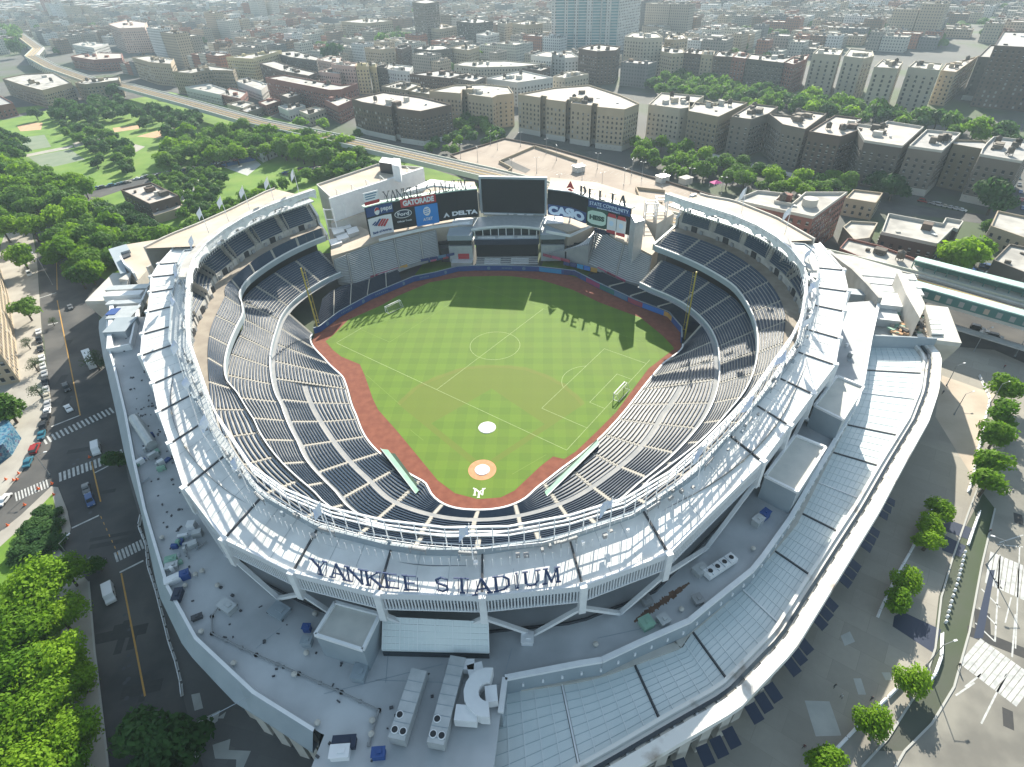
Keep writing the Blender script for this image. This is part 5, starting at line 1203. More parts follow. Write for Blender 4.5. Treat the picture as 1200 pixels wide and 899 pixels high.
# white duct bends
s_ = MB(); q0 = U(553,805,ZD)
duct = [(528,780),(556,780),(560,795)]
s_.bar(U(526,781,20), U(556,781,20), 1.8, 1.6); s_.bar(U(556,780,20), U(560,797,20), 2.6, 1.6); tag(s_.build('air_duct', [M['white']]), 'white rooftop duct elbow behind the right long unit', 'duct')
s_ = MB(); cp = U(572,815,20.2); R1_, R2_ = 1.5, 3.9; n = 10; prev = None
for i in range(n+1):
    a_ = pi*.45+pi*1.1*i/n; c_, sn = cos(a_), sin(a_); ring = [Vector((cp.x+c_*R1_, cp.y+sn*R1_, 18.9)), Vector((cp.x+c_*R2_, cp.y+sn*R2_, 18.9)), Vector((cp.x+c_*R2_, cp.y+sn*R2_, 21.6)), Vector((cp.x+c_*R1_, cp.y+sn*R1_, 21.6))]
    if prev: s_.hexa([prev[0], prev[1], ring[1], ring[0]], [prev[3], prev[2], ring[2], ring[3]])
    prev = ring
tag(s_.build('air_duct', [M['white']]), 'large white curved duct beside the divider wall', 'duct')
s_ = MB(); s_.bar(U(534,838,20), U(560,840,20), 2.4, 2.2); s_.bar(U(561,838,20), U(565,828,20), 2.4, 2.2); tag(s_.build('air_duct', [M['white']]), 'straight white duct running from the right long unit to the curved duct', 'duct')
s_ = MB(); s_.bar(U(569,817,20), U(583,815,20), 2.6, 2.0); tag(s_.build('air_duct', [M['white']]), 'short white box duct inside the curve of the big duct', 'duct')
def vent(px, label, r=.5, h_=1.0, m='limestone', z=ZD):
    p = U(px[0], px[1], z); e = empty('roof_vent', (p.x, p.y, z), 0, label, 'roof vent', 'roof vents on the stadium deck')
    s_ = MB(); s_.cyl((0,0,0), r*.62, h_*.6, 12); o = s_.build('neck', [M['metal']], org=(0,0,0)); o.parent = e
    s_ = MB(); s_.tube((0,0,h_*.6), (0,0,h_*.8), r, r*.95, 14); s_.tube((0,0,h_*.8), (0,0,h_), r*.95, r*.35, 14); o = s_.build('cap', [M[m]], org=(0,0,0)); o.parent = e
for px, lb in (((191,632),'white domed vent nearest the upper left parapet'),((230,675),'white vent, left of three beside the blue cabinet'),((238,671),'white vent, right of three beside the blue cabinet'),((218,688),'white vent in front of the blue cabinet'),((256,688),'white vent standing alone right of the blue cabinet'),((237,742),'white vent at the left parapet below the pipe'),((275,779),'white vent with grey shadow halfway down the left parapet'),((346,792),'small white vent below the long dark pipe'),((373,849),'small white box vent in the bottom left roof corner'),((360,767),'small white vent below the left stair house'),((698,757),'white vent with a dark base near the step wall'),((882,645),'grey vent on the narrow deck at the right'),((798,716),'white vent behind the step wall, left of the brown stain'),((370,721),'small round vent in the corner by the left stair house'),((437,846),'white vent nearest the left long unit'),((436,862),'low white vent in front of the left long unit')): vent(px, lb)
def rcab(px, w_, d_, h_, rz, m, lb, name='roof_cabinet', cat='roof cabinet', z=ZD):
    w_, d_, h_ = w_*.78, d_*.78, h_*.85; p = U(px[0], px[1], z); s_ = MB(); s_.box((p.x, p.y, z), (w_, d_, h_), rz); s_.box((p.x, p.y, z+h_), (w_+.25, d_+.25, .15), rz); s_.box((p.x+w_*.1, p.y, z+h_+.15), (w_*.4, d_*.4, .2), rz); tag(s_.build(name, [M[m]]), lb, cat)
for a in (((207,681),4.6,1.8,1.5,.6,'signwhite','long white cabinet at the left parapet beside the blue one'),((219,677),2.6,2.2,1.9,.5,'blue','bright blue cabinet near the left parapet'),((210,700),1.8,3.2,1.4,.2,'navy','dark blue cabinet by the left parapet below the white one'),((202,659),2.6,2.0,1.3,.4,'green','pale green slatted cabinet at the left parapet'),((203,666),2.8,1.8,1.3,.4,'metal','grey slatted cabinet below the pale green one'),((328,718),4.4,3.2,1.0,-.45,'bluemetal','low blue grey hatch in the middle of the left deck'),((232,725),2.2,1.1,.8,.5,'rib','small black box left of the dark pipe'),((268,714),4.2,2.4,1.6,-.5,'metal','grey machine at the corner of the dark pipe'),((361,739),2.2,1.6,1.7,0,'blue','blue pump cabinet left of the left stair house, upper one'),((361,755),2.2,1.6,1.7,0,'bluemetal','blue grey pump cabinet left of the left stair house, lower one'),((423,792),2.8,3.2,1.8,-.1,'bluemetal','blue grey cabinet against the foot of the left stair house'),((618,751),2.6,2.4,1.4,0,'signwhite','white cabinet at the foot of the braces right of the canopy'),((757,733),2.8,2.6,1.6,.5,'green','grey green box left of the brown stain'),((777,729),2.4,2.2,1.3,.5,'metal','grey box behind the step wall beside the green one'),((757,707),2.2,2.0,1.6,.4,'lampmetal','dark round machine at the lower end of the brown stain'),((820,671),3.4,2.4,1.6,.6,'metal','rounded grey box at the upper end of the brown stain'),((817,705),2.2,2.2,1.2,.4,'lampmetal','dark small machine right of the brown stain'),((895,607),3.4,2.4,2.2,.7,'blue','bright blue machine between the two right stair houses'),((887,614),3.0,2.0,2.0,.7,'metal','grey machine in front of the blue one between stair houses'),((539,752),2.6,2.6,1.6,0,'bluemetal','blue grey box at the right end of the glass canopy'),((400,885),3.6,2.2,1.8,.1,'signwhite','white cabinet at the bottom edge of the deck, left one'),((445,886),3.2,2.2,1.8,.1,'blue','blue and white cabinet at the bottom edge of the deck'),((405,873),4.4,2,1.6,.1,'navy','dark blue cabinet at the bottom left of the deck')): (rcab(*a) if a[5] != 'blue' else rcab(a[0], a[1]*.75, a[2]*.75, a[3], a[4], 'blue', a[6]))
rnd = random.Random(4)
def clutter(px, n, spread, lb, mats=('bluemetal','metal','green','lampmetal','signwhite','blue')):
    s_ = MB(); p0 = U(px[0], px[1], ZD)
    for i in range(n):
        x, y = p0.x+rnd.gauss(0, spread[0]), p0.y+rnd.gauss(0, spread[1])
        if i % 3 == 0: s_.tube((x, y, ZD+.4), (x+rnd.uniform(-2,2), y+rnd.uniform(-2,2), ZD+.4), .16, mi=i % len(mats))
        else: s_.box((x, y, ZD), (rnd.uniform(.5,2.0), rnd.uniform(.5,1.6), rnd.uniform(.5,1.7)), rnd.uniform(0, 1.5), i % len(mats))
    tag(s_.build('pipework', [M[m] for m in mats]), lb, 'pipework', kind=None)
clutter((222,632), 11, (1.6, 2.4), 'cluster of green and grey pipes and pumps under the left ring roof'); clutter((218,648), 8, (1.2, 1.8), 'small cluster of grey pumps below the green pipes on the left deck'); clutter((168,532), 14, (3, 2.4), 'tangle of pipes and pumps on the narrow left deck by the parapet'); clutter((188,545), 7, (1.6, 2), 'grey pump group under the narrow left part of ring roof'); clutter((991,418), 7, (2.2, 3), 'dark pump group in the shade of the right ring roof')
s_ = MB(); s_.tube(U(157,490,20), U(178,522,20), 1.3, 1.3, 12); tag(s_.build('air_duct', [M['metal']]), 'fat grey tube duct lying across the narrow left deck', 'duct')
def pipe(pts, r, lb, z=ZD+.4, m='lampmetal'):
    s_ = MB(); q = [U(x, y, z) for x, y in pts]
    for a, b in zip(q[:-1], q[1:]):
        s_.tube(a, b, r, r, 8); L = (b-a).length; n = int(L/3.2)
        for i in range(n+1): p = a+(b-a)*(i/max(1, n)); s_.box((p.x, p.y, ZD), (.5, .5, .5))
    tag(s_.build('roof_pipe', [M[m]]), lb, 'pipe')
pipe([(262,704),(248,722),(248,742),(300,767),(350,789),(400,811),(444,832)], .14, 'long dark bent pipe on blocks crossing the left deck'); pipe([(444,832),(432,872)], .2, 'short dark pipe running down beside the left long unit'); pipe([(757,736),(781,728)], .18, 'short grey pipe behind the step wall')
# brown moss stain and membrane seams on the deck
M['stain'] = mat('brown_moss', (.10,.055,.035), .95, (.17,.10,.07), .8, detail=8)
s_ = MB(); up = []; dn = []
for i in range(61):
    f = i/60; x = 743+f*(808-743); y = 729-f*(729-683); e = 8*(.25+.75*sin(pi*min(1, f*1.04)))*(.45+.85*rnd.random())*(.6 if .42 < f < .5 else 1); up.append(U(x-e*.35, y-e*.5, ZD+.008)); dn.append(U(x+e*.35, y+e*.5, ZD+.008))
for i in range(60): s_.face([dn[i], dn[i+1], up[i+1], up[i]])
s_.build('moss_patch', [M['stain']], STAD)
s_ = MB()
for a in ((380,813,520,778),(440,797,585,802),(178,545,205,536),(247,840,300,812),(590,795,600,760),(300,760,330,735),(700,748,760,735),(455,765,452,800),(560,800,556,775)): p, q = U(a[0], a[1], ZD), U(a[2], a[3], ZD); s_.bar2(p, q, ZD+.004, ZD+.03, .12)
s_.build('membrane_seams', [M['bluemetal']], STAD)
s_ = MB()
for i in range(140):
    t = rnd.uniform(-90, 2); r = rnd.uniform(POUT.R(t)+2, DOUT.R(t)-2) if DOUT.R(t)-POUT.R(t) > 5 else POUT.R(t)+1
    x, y = pol(t, r); s_.box((x, y, ZD+.003), (rnd.uniform(.15,.7), rnd.uniform(.15,.5), rnd.uniform(.05,.35)), rnd.uniform(0, 3))
tag(s_.build('roof_debris', [M['rib']]), 'small dark bits scattered over the stadium roof deck', 'debris', kind='stuff')
# ---- flags on the ring
M['flag'] = mat('flag_cloth', (.55,.62,.80), .8, (.75,.78,.84), .5, mixr=(.4,.6)); M['flagw'] = mat('flag_cloth_pale', (.75,.76,.80), .8)
ft = [-131,-125,-119,-113,-107,-100,-88,-76,-58,-46,-35,-25,-12,3,17,30,42,55,68,80,92,104,116]
for i, t in enumerate(ft):
    far = abs(t) > 100; p = FRZ.p(t, 2.4 if not far else 5.0); zb = 34.6 if not far else 39
    side = 'left' if t < -9 else 'right'; ordn = ['first','second','third','fourth','fifth','sixth','seventh','eighth','ninth','tenth','eleventh','twelfth','thirteenth'][(i if t < -9 else len(ft)-1-i)]
    e = empty('flagpole', (p[0], p[1], zb), rnd.uniform(2.6, 3.6), 'x', 'flagpole', 'flags round the ring roof')
    e['label'] = 'flagpole with pale flag, %s from the outfield end, %s side of the ring' % (ordn, side)
    s_ = MB(); s_.tube((0,0,0), (0,0,9.5), .12, .07, 8); o = s_.build('pole', [M['signwhite']], org=(0,0,0)); o.parent = e
    s_ = MB(); nn = 6
    for a in range(nn):
        for b in range(4):
            def fp(u, v): return (u*1.9+.12, .35*sin(u*5+v*2+i), 9.2-v*2.6-u*2.0-.3*u*u)
            s_.face([fp(a/nn, b/4), fp((a+1)/nn, b/4), fp((a+1)/nn, (b+1)/4), fp(a/nn, (b+1)/4)])
    o = s_.build('flag', [M['flag'] if not far else M['flagw']], org=(0,0,0), smooth=True); o.parent = e
# ================================================================== buildings round about
def brickm(name, c, v=.18):
    m = mat(name, c, .9); n = N(m); g = n.pos(); f = n.noise(.12, 6, g); f2 = n.noise(2.5, 3, g)
    col = n.mix(f, tuple(x*(1-v) for x in c), tuple(min(1, x*(1+v)) for x in c)); col = n.mix(n.math('MULTIPLY', f2, .25), col, tuple(x*.55 for x in c)); n.base(col); return m
for nm, c in dict(b_tan=(.38,.31,.22), b_grey=(.17,.145,.12), b_darkgrey=(.10,.088,.075), b_red=(.22,.095,.075), b_brown=(.11,.078,.062), b_white=(.52,.52,.50), b_yellow=(.50,.42,.24), b_pink=(.46,.33,.28), b_cream=(.40,.36,.29), b_olive=(.24,.20,.14)).items(): M[nm] = brickm(nm, c)
M['r_white'] = mat('roof_white', (.26,.25,.235), .9, (.47,.455,.42), .12, detail=12); M['r_grey'] = mat('roof_grey', (.27,.27,.27), .9, (.36,.35,.34), .3); M['r_pink'] = mat('roof_pale_pink', (.36,.32,.29), .9, (.47,.43,.39), .2, detail=9)
M['win'] = mat('window_glass', (.02,.025,.03), .15); M['winl'] = mat('window_blind', (.30,.30,.29), .6); M['trim'] = mat('stone_trim', (.45,.43,.39), .85)
WINM = []
for k in range(3):
    s_ = MB(); s_.box((0, 0, 0), (1.25, .10, 1.6), 0, 0)
    s_.box((0, .0, -.16), (1.45, .22, .14), 0, 2)
    if k == 1: s_.box((0, .07, .9), (1.1, .1, .65), 0, 1)
    if k == 2: s_.box((0, .12, .02), (.75, .4, .5), 0, 1)
    o = s_.build('tmpwin', [M['win'], M['winl'], M['trim']], org=(0,0,0)); me = o.data; bpy.data.objects.remove(o); me.name = 'window'; WINM.append(me)
brnd = random.Random(21)
FOOT = []
def bld(px, h, wall, roof, label, name='apartment_building', cat='building', fl=3.1, sp=3.0, para=1.0, wins=True, heads=4, z0=0, base=None, group=None, world=False, winscale=1.0, maxw=100, first=1.4):
    q = [Vector((x, y, h)) for x, y in px] if world else [U(x, y, h) for x, y in px]
    A = sum(q[i].x*q[(i+1)%len(q)].y-q[(i+1)%len(q)].x*q[i].y for i in range(len(q)))
    if A < 0: q = q[::-1]
    n = len(q); c = sum(q, Vector())/n
    FOOT.append((c.x, c.y, max((p-c).length for p in q)))
    r = empty(name, (c.x, c.y, z0), 0, label, cat, group)
    s_ = MB(); s_.prism([(p.x, p.y) for p in q], z0, h, 0); s_.build('wall', [M[wall]], r)
    q2 = [(c.x+(p.x-c.x)*.985, c.y+(p.y-c.y)*.985) for p in q]
    s_ = MB(); s_.face([(p.x, p.y, h+.02) for p in q], 0); rf = s_.build('roof', [M[roof]], r)
    if para:
        s_ = MB()
        for i in range(n):
            a, b = q[i], q[(i+1)%n]; d = (b-a).normalized(); nn = Vector((-d.y, d.x, 0))*.22; s_.bar2(a+nn, b+nn, h+.021, h+para, .45)
        s_.build('parapet', [M[wall if para < 1.2 else 'trim']], rf)
    if base:
        s_ = MB()
        for i in range(n):
            a, b = q[i], q[(i+1)%n]; d = (b-a).normalized(); nn = Vector((d.y, -d.x, 0))*.06; s_.bar2(a+nn, b+nn, z0, z0+3.6, .1)
        s_.build('stone_base', [M[base]], r)
    for k in range(3 if heads else 0):
        p = c+(q[brnd.randrange(n)]-c)*brnd.uniform(.2, .8); s_ = MB(); s_.box((p.x, p.y, h+.03), (brnd.uniform(.8, 1.8), brnd.uniform(.8, 2.6), brnd.uniform(.5, 1.2)), brnd.uniform(0, 1.5)); s_.build('roof_hatch', [M[brnd.choice(['b_darkgrey', 'trim', 'metal'])]], rf)
    for k in range(heads):
        u, v = brnd.uniform(.25, .75), brnd.uniform(.2, .8); i = brnd.randrange(n); p = c+(q[i]-c)*brnd.uniform(.1, .5)
        s_ = MB(); w_ = brnd.uniform(2.5, 5); rz = atan2(q[1].y-q[0].y, q[1].x-q[0].x); s_.box((p.x, p.y, h+.03), (w_, w_*brnd.uniform(.6, 1.1), brnd.uniform(2, 3.2)), rz); s_.build('bulkhead', [M[brnd.choice([wall, wall, 'b_darkgrey', 'trim'])]], rf)
        if brnd.random() < .35:
            s_ = MB(); p = c+(q[i-1]-c)*.45; s_.cyl((p.x, p.y, h+1.2), 1.5, 2.6, 12); s_.tube((p.x, p.y, h+3.8), (p.x, p.y, h+4.7), 1.6, .1, 12)
            for dx, dy in ((-1,-1),(1,-1),(1,1),(-1,1)): s_.box((p.x+dx, p.y+dy, h+.03), (.2, .2, 1.2))
            s_.build('water_tank', [M['b_darkgrey']], rf)
    if wins:
        W = []
        for i in range(n):
            a, b = q[i], q[(i+1)%n]; d = b-a; L = d.length
            if L < 3.2: continue
            d.normalize(); nn = Vector((d.y, -d.x, 0)); mid = (a+b)/2
            if nn.dot(Vector((CAM.x-mid.x, CAM.y-mid.y, 0)).normalized()) < -.25: continue
            m_ = max(1, int((L-1.5)/sp)); nf = int((h-z0-first)/fl); an = atan2(d.y, d.x)
            for j in range(m_):
                for f in range(nf): 
                    p = a+d*(L*(j+.5)/m_)+nn*.04; W.append((Vector((p.x, p.y, z0+first+f*fl)), an))
        W.sort(key=lambda t: (t[0]-CAM).length)
        for p, an in W[:maxw]:
            o = bpy.data.objects.new('window', WINM[brnd.choice([0, 0, 0, 1, 2])]); COL.objects.link(o); o.parent = r; o.location = p-Vector((c.x, c.y, z0)); o.rotation_euler = (0, 0, an+pi); o.scale = (winscale, 1, winscale)
        if len(W) > maxw:
            s_ = MB()
            for p, an in W[maxw:]:
                s_.box((p.x, p.y, p.z), (1.25*winscale, .10, 1.6*winscale), an, 0 if brnd.random() < .8 else 1)
            tag(s_.build('window', [M['win'], M['winl']], r), kind='stuff')
    return r
def T8(o, s, pts): return [(o[0]+x/s, o[1]+y/s) for x, y in pts]
def t8(*p): return T8((800, 60), 6, p)
def t10(*p): return T8((1000, 60), 6, p)
H = 23
# courtyard row right of centre
bld([(760,124),(775,110),(800,112),(825,114),(815,121),(811,127),(797,129)], H, 'b_cream', 'r_white', 'cream apartment block with flat white roof, left of the grey courtyard row', base='trim')
bld(t8((45,365),(230,385),(330,355),(455,372),(250,472),(40,430)), H, 'b_olive', 'r_white', 'tan grey block with white roof, first of the courtyard row above the street trees')
bld(t8((490,380),(670,400),(600,450),(480,490),(340,470),(455,400)), H, 'b_grey', 'r_white', 'grey block with white roof and tanks, second of the courtyard row')
bld(t8((605,450),(760,465),(820,425),(1010,450),(860,560),(700,525)), H, 'b_grey', 'r_pink', 'grey block with two vents on a pale roof, third of the courtyard row')
bld(t8((1070,460),(1260,485),(1190,540),(1262,555),(1110,612),(885,575)), H, 'b_brown', 'r_pink', 'dark brown block with purple shaded parapet, fourth of the courtyard row')
bld(t10((0,520),(170,545),(235,505),(490,545),(340,682),(75,642)), H, 'b_darkgrey', 'r_pink', 'dark block with two black roof hatches, fifth of the courtyard row', para=1.3)
bld(t10((510,565),(750,590),(690,650),(620,715),(385,682)), H, 'b_grey', 'r_grey', 'grey block with air conditioners dotting its wall, sixth of the courtyard row', para=1.3, base='trim')
bld(t10((690,635),(905,640),(960,660),(900,700),(700,665)), H-1, 'b_olive', 'r_grey', 'recessed brown wing between the two last grey courtyard blocks', heads=0)
bld(t10((980,615),(1290,650),(1180,790),(885,740),(900,700),(930,660)), H, 'b_grey', 'r_grey', 'grey block with black hatches at the right edge, last of the courtyard row', para=1.3, base='trim')
# long tan blocks behind the car park
bld([(607,112),(633,116),(634.5,113.5),(641,114.5),(640,118),(663,121),(665,118),(670.5,119),(669,122.5),(693,125.5),(695,122.5),(701,123.5),(700,127),(732,130),(749,123),(727,113),(690,101),(650,104)], 26, 'b_tan', 'r_pink', 'long tan apartment block with four wings and dark light wells behind the car park', heads=6, base='trim')
bld([(503,108),(540,111),(542,106),(549,107),(548,112),(577,116),(583,113),(602,111),(596,103),(567,100),(533,101)], 23, 'b_tan', 'r_white', 'tan block with white roof and trees at its foot, left of the long four-wing block', heads=5)
bld([(424,121),(458,127),(460,125),(466,126),(465,128.5),(493,132),(529,124),(493,115),(450,109),(412,117)], H, 'b_brown', 'r_pink', 'dark brick block with white ground floor beside the elevated railway', heads=4, base='b_white')
bld([(447,102.5),(470,96),(493,100),(477,107)], 17, 'b_olive', 'r_white', 'low olive building with bright white roof behind the dark brick block'); bld([(474,107),(487,103),(512,107),(503,112)], 16, 'b_olive', 'r_white', 'low brown building with pale roof between the dark brick and tan blocks')
bld([(480,88),(527,93),(552,89),(517,83)], 20, 'b_brown', 'r_grey', 'dark long block with grey roof, left of two behind the tan block'); bld([(529,92),(556,97),(570,91),(548,87)], 20, 'b_grey', 'r_grey', 'grey block with black tank, right of two behind the tan block')
bld([(570,93),(606,98),(648,92),(612,84)], 19, 'b_white', 'r_white', 'wide white building with shallow white roof behind the tan wings'); bld([(648,91),(662,93),(690,88),(668,84)], 18, 'b_cream', 'r_white', 'cream low block just behind the roofs of the four-wing block', heads=3)
bld([(532,77),(560,80),(606,79),(640,76),(590,72),(545,73)], 14, 'b_cream', 'r_white', 'low cream building with a long white roof in the middle distance'); bld([(604,80),(634,84),(645,80),(622,77)], 12, 'b_brown', 'r_white', 'low brown block with white roof left of the dark tower block')
# yellow and pink group
bld([(388,76),(399,73),(418,75),(416,79),(400,78)], 24, 'b_pink', 'r_white', 'pink apartment house at the left end of the yellow facades'); bld([(417,79),(419,75),(431,75),(432,79)], 24, 'b_yellow', 'r_white', 'bright yellow apartment house right of the pink one')
bld([(433,79),(434,75),(441,76),(441,80)], 23, 'b_yellow', 'r_white', 'narrow yellow house squeezed beside the bright yellow one'); bld([(441,80),(443,76),(454,77),(453,81)], 22, 'b_darkgrey', 'r_grey', 'slate blue house right of the narrow yellow one'); bld([(454,82),(456,76),(484,79),(480,85),(464,84)], 21, 'b_white', 'r_white', 'white house with bay front ending the yellow row')
bld([(311,92),(333,89),(400,101),(419,99),(400,106),(387,107)], 19, 'b_red', 'r_white', 'big red brick factory building with white roof near the railway', sp=4, heads=3)
bld([(202,85),(222,82),(245,77.5),(276,82),(273,84),(246,83),(224,87)], 20, 'b_olive', 'r_white', 'curved grey brown apartment block behind the railway')
for px, h, w_, lb in (([(217,103),(245,99),(268,107),(258,112)], 9, 'b_white', 'low white garage with grey roof by the railway, left one'), ([(258,112),(270,104),(290,109),(282,117)], 8, 'b_red', 'low red garage by the railway next to the white garage'), ([(274,95),(290,92),(314,100),(306,107)], 10, 'b_white', 'white warehouse left of the red factory'),
    ([(266,123),(283,119),(298,122),(285,128)], 7, 'b_cream', 'low pale shed beside the railway, leftmost of four'), ([(303,121),(318,116),(329,119),(312,125)], 8, 'b_red', 'low red shed beside the railway with a grey roof'), ([(326,126),(345,121),(358,125),(338,131)], 7, 'b_white', 'low white shed beside the railway, third of four'), ([(351,131),(370,126),(382,129),(362,136)], 8, 'b_cream', 'low cream shed beside the railway, rightmost of four'), ([(280,130),(300,124),(308,127),(290,133)], 6, 'b_grey', 'flat grey roof shed right beside the tracks'), ([(328,112),(342,108),(352,112),(338,116)], 13, 'b_brown', 'small dark tower-like shed before the red factory'), ([(380,118),(400,113),(414,118),(396,126)], 13, 'b_red', 'red brick building between factory and dark brick block')):
    bld(px, h, w_, 'r_white' if 'b_g' not in w_ else 'r_grey', lb, name='low_building', heads=1)
bld([(265,68),(296,70),(320,63),(330,60),(322,60),(296,64)], 21, 'b_yellow', 'r_white', 'ochre apartment block behind the curved grey brown block'); bld([(304,75),(322,72),(345,80),(372,86),(362,90),(330,84)], 17, 'b_brown', 'r_white', 'row of dark houses with white roofs behind the red factory')
bld([(320,62),(345,60),(374,68),(371,72),(340,68)], 18, 'b_darkgrey', 'r_white', 'dark teal block with bright roof in front of the round tree'); bld([(372,71),(386,66),(400,68),(398,76)], 20, 'b_pink', 'r_white', 'pink beige block above the red factory'); bld([(373,85),(395,79),(404,82),(398,88)], 18, 'b_pink', 'r_white', 'pale pink low block right of the red factory roof')
bld([(3,93),(28,88),(63,86),(84,98),(50,107),(30,102)], 16, 'b_olive', 'r_white', 'grey building with white roof at the upper left of the park'); bld([(88,98),(106,93),(140,90.5),(140,95),(100,100)], 15, 'b_olive', 'r_white', 'grey building with white roof left of the railway at the park')
bld([(-40,115),(0,113),(16,122),(-6,126),(-50,124)], 10, 'b_red', 'r_grey', 'red brick building cut by the left edge above the park', heads=0)
bld([(83,67),(105,62),(143,63),(143,69),(110,71)], 13, 'b_red', 'r_pink', 'low red brown hall in the upper left'); bld([(85,53),(98,50),(127,52),(110,57)], 20, 'b_white', 'r_white', 'white building with bright roof above the red brown hall')
bld([(127,29),(150,24),(172,27),(170,33),(140,34)], 32, 'b_pink', 'r_pink', 'tall beige pink block left of the pair in the upper left', wins=True); bld([(173,40),(190,32),(202,33),(203,44),(188,45)], 26, 'b_pink', 'r_pink', 'broad beige pink block right of the tall one in the upper left'); bld([(155,68),(175,66),(204,70),(200,76),(176,74)], 22, 'b_tan', 'r_white', 'tan block behind trees beside the railway bend')
# towers and mid distance
tw_ = [tuple(U(*p, 0)[:2]) for p in ((646,60),(722,60.5),(747,54.5),(735,51),(655,50.5))]
TW = bld(tw_, 76, 'b_white', 'r_white', 'very tall white tower block with teal balconies cut by the top edge', name='tower_block', fl=3.2, sp=3.4, heads=1, world=True)
M['teal'] = mat('balcony_teal', (.10,.20,.22), .5)
for f0, f1 in ((.07,.19),(.25,.34),(.41,.52),(.62,.73),(.76,.81),(.89,.99)):
    a, b = lerp2(tw_[0], tw_[1], f0), lerp2(tw_[0], tw_[1], f1); s_ = MB(); s_.bar2((a[0], a[1]-.5), (b[0], b[1]-.5), 2, 75, 1.0, 0)
    for k in range(23): s_.bar2((a[0], a[1]-1.1), (b[0], b[1]-1.1), 3.5+3.2*k, 4.4+3.2*k, .15, 1)
    s_.build('balcony_column', [M['teal'], M['b_white']], TW)
bld([(678,58),(690,54.5),(703,53),(727,56),(722,60),(700,61.5)], 29, 'b_brown', 'r_white', 'dark brick block with a tank standing before the white tower', heads=2)
bld([(622,66),(646,68),(647,65),(662,66),(662,69),(678,68),(670,63),(640,61)], 19, 'b_white', 'r_pink', 'white block with balconies left of the dark brick block')
bld([(732,44),(755,46),(777,45),(770,40),(742,39)], 34, 'b_cream', 'r_white', 'pale slab block right behind the white tower'); bld([(779,47),(790,48),(806,46),(800,41),(784,42)], 30, 'b_tan', 'r_white', 'tan slab block right of the pale slab')
bld([(600,28),(617,30),(636,28.5),(620,25)], 26, 'b_tan', 'r_white', 'hazy tan slab left of the white tower'); bld([(583,27),(591,29),(600,27.5),(592,25)], 25, 'b_cream', 'r_white', 'small hazy cream block beside the hazy tan slab')
bld([(535,26),(556,28),(578,26),(558,22)], 30, 'b_darkgrey', 'r_grey', 'dark hazy block with antennas in the middle distance'); bld([(492,32),(515,35),(535,32),(515,28)], 22, 'b_tan', 'r_pink', 'hazy tan block left of the dark hazy block')
bld([(483,3),(498,5),(514,3),(500,0)], 52, 'b_grey', 'r_grey', 'hazy grey tower block near the top edge, left of centre', name='tower_block', heads=0); bld([(558,41),(571,43),(585,40),(572,38)], 20, 'b_white', 'r_white', 'small pale blue white cube building among darker blocks')
bld([(427,57),(446,59),(462,57.5),(450,54)], 22, 'b_tan', 'r_pink', 'tan block with chimneys behind the yellow row, left'); bld([(463,57),(471,59),(482,54),(474,51)], 22, 'b_brown', 'r_grey', 'brown block with dark tanks behind the yellow row'); bld([(485,58),(505,60),(530,58),(520,54),(496,54)], 19, 'b_darkgrey', 'r_white', 'dark block with wide white roof behind the yellow row, right'); bld([(528,57),(548,60),(562,56),(545,53)], 19, 'b_tan', 'r_white', 'tan block with white roof right of the dark wide one')
bld([(400,26),(430,28),(460,25),(430,22)], 22, 'b_tan', 'r_white', 'long hazy tan row beneath the hazy tower'); bld([(400,45),(412,47),(427,47),(424,43)], 16, 'b_cream', 'r_white', 'small cream block beside the round tree')
# brown row on the wide avenue, right
for px, h, w_, lb in (([(776,55),(800,58),(802,63),(788,64),(774,61)], 24, 'b_tan', 'tan block at the left end of the avenue row'), ([(801,63),(806,59),(824,60),(822,65)], 24, 'b_brown', 'brown block second from the left in the avenue row'), ([(822,65),(826,60),(838,61),(836,66)], 24, 'b_tan', 'tan block third from the left in the avenue row'), ([(837,67),(842,61),(862,63),(858,68)], 24, 'b_brown', 'brown block fourth from the left in the avenue row'), ([(858,68),(864,62),(878,64),(874,70)], 24, 'b_red', 'reddish block fifth from the left in the avenue row'), ([(875,70),(880,64),(918,69),(930,67),(918,75)], 24, 'b_darkgrey', 'broad dark block sixth from the left in the avenue row'), ([(918,74),(932,67),(948,65),(944,71),(930,77)], 24, 'b_red', 'red brown block just left of the white avenue blocks')):
    bld(px, h, w_, 'r_white', lb, heads=4)
for px, lb in (([(952,64),(960,57),(988,59),(984,66)], 'white avenue block with square windows, leftmost of four'), ([(989,67),(996,58),(1022,61),(1024,67),(1012,70)], 'white avenue block with square windows, second of four'), ([(1024,80),(1034,71),(1058,74),(1052,82)], 'lower white avenue block, third of four'), ([(1064,80),(1072,73),(1104,76),(1100,84)], 'white avenue block with green roof garden, rightmost of four')):
    bld(px, 30, 'b_cream', 'r_white', lb, fl=3.2, sp=4.2, winscale=1.25, heads=3)
bld([(1102,84),(1108,76),(1128,72),(1146,67),(1120,86)], 24, 'b_tan', 'r_pink', 'tan building with a sunlit side right of the white avenue blocks'); 
bld([(1146,68),(1160,54),(1250,56),(1260,84),(1183,70)], 31, 'b_darkgrey', 'r_grey', 'massive dark brick building on a white base at the right edge', name='court_house', heads=0, sp=4, base='b_white'); bld([(1165,55),(1176,38),(1260,40),(1260,60)], 42, 'b_brown', 'r_grey', 'stepped upper tier of dark brick rising behind the massive dark building', name='court_house', sp=3.6, heads=2)
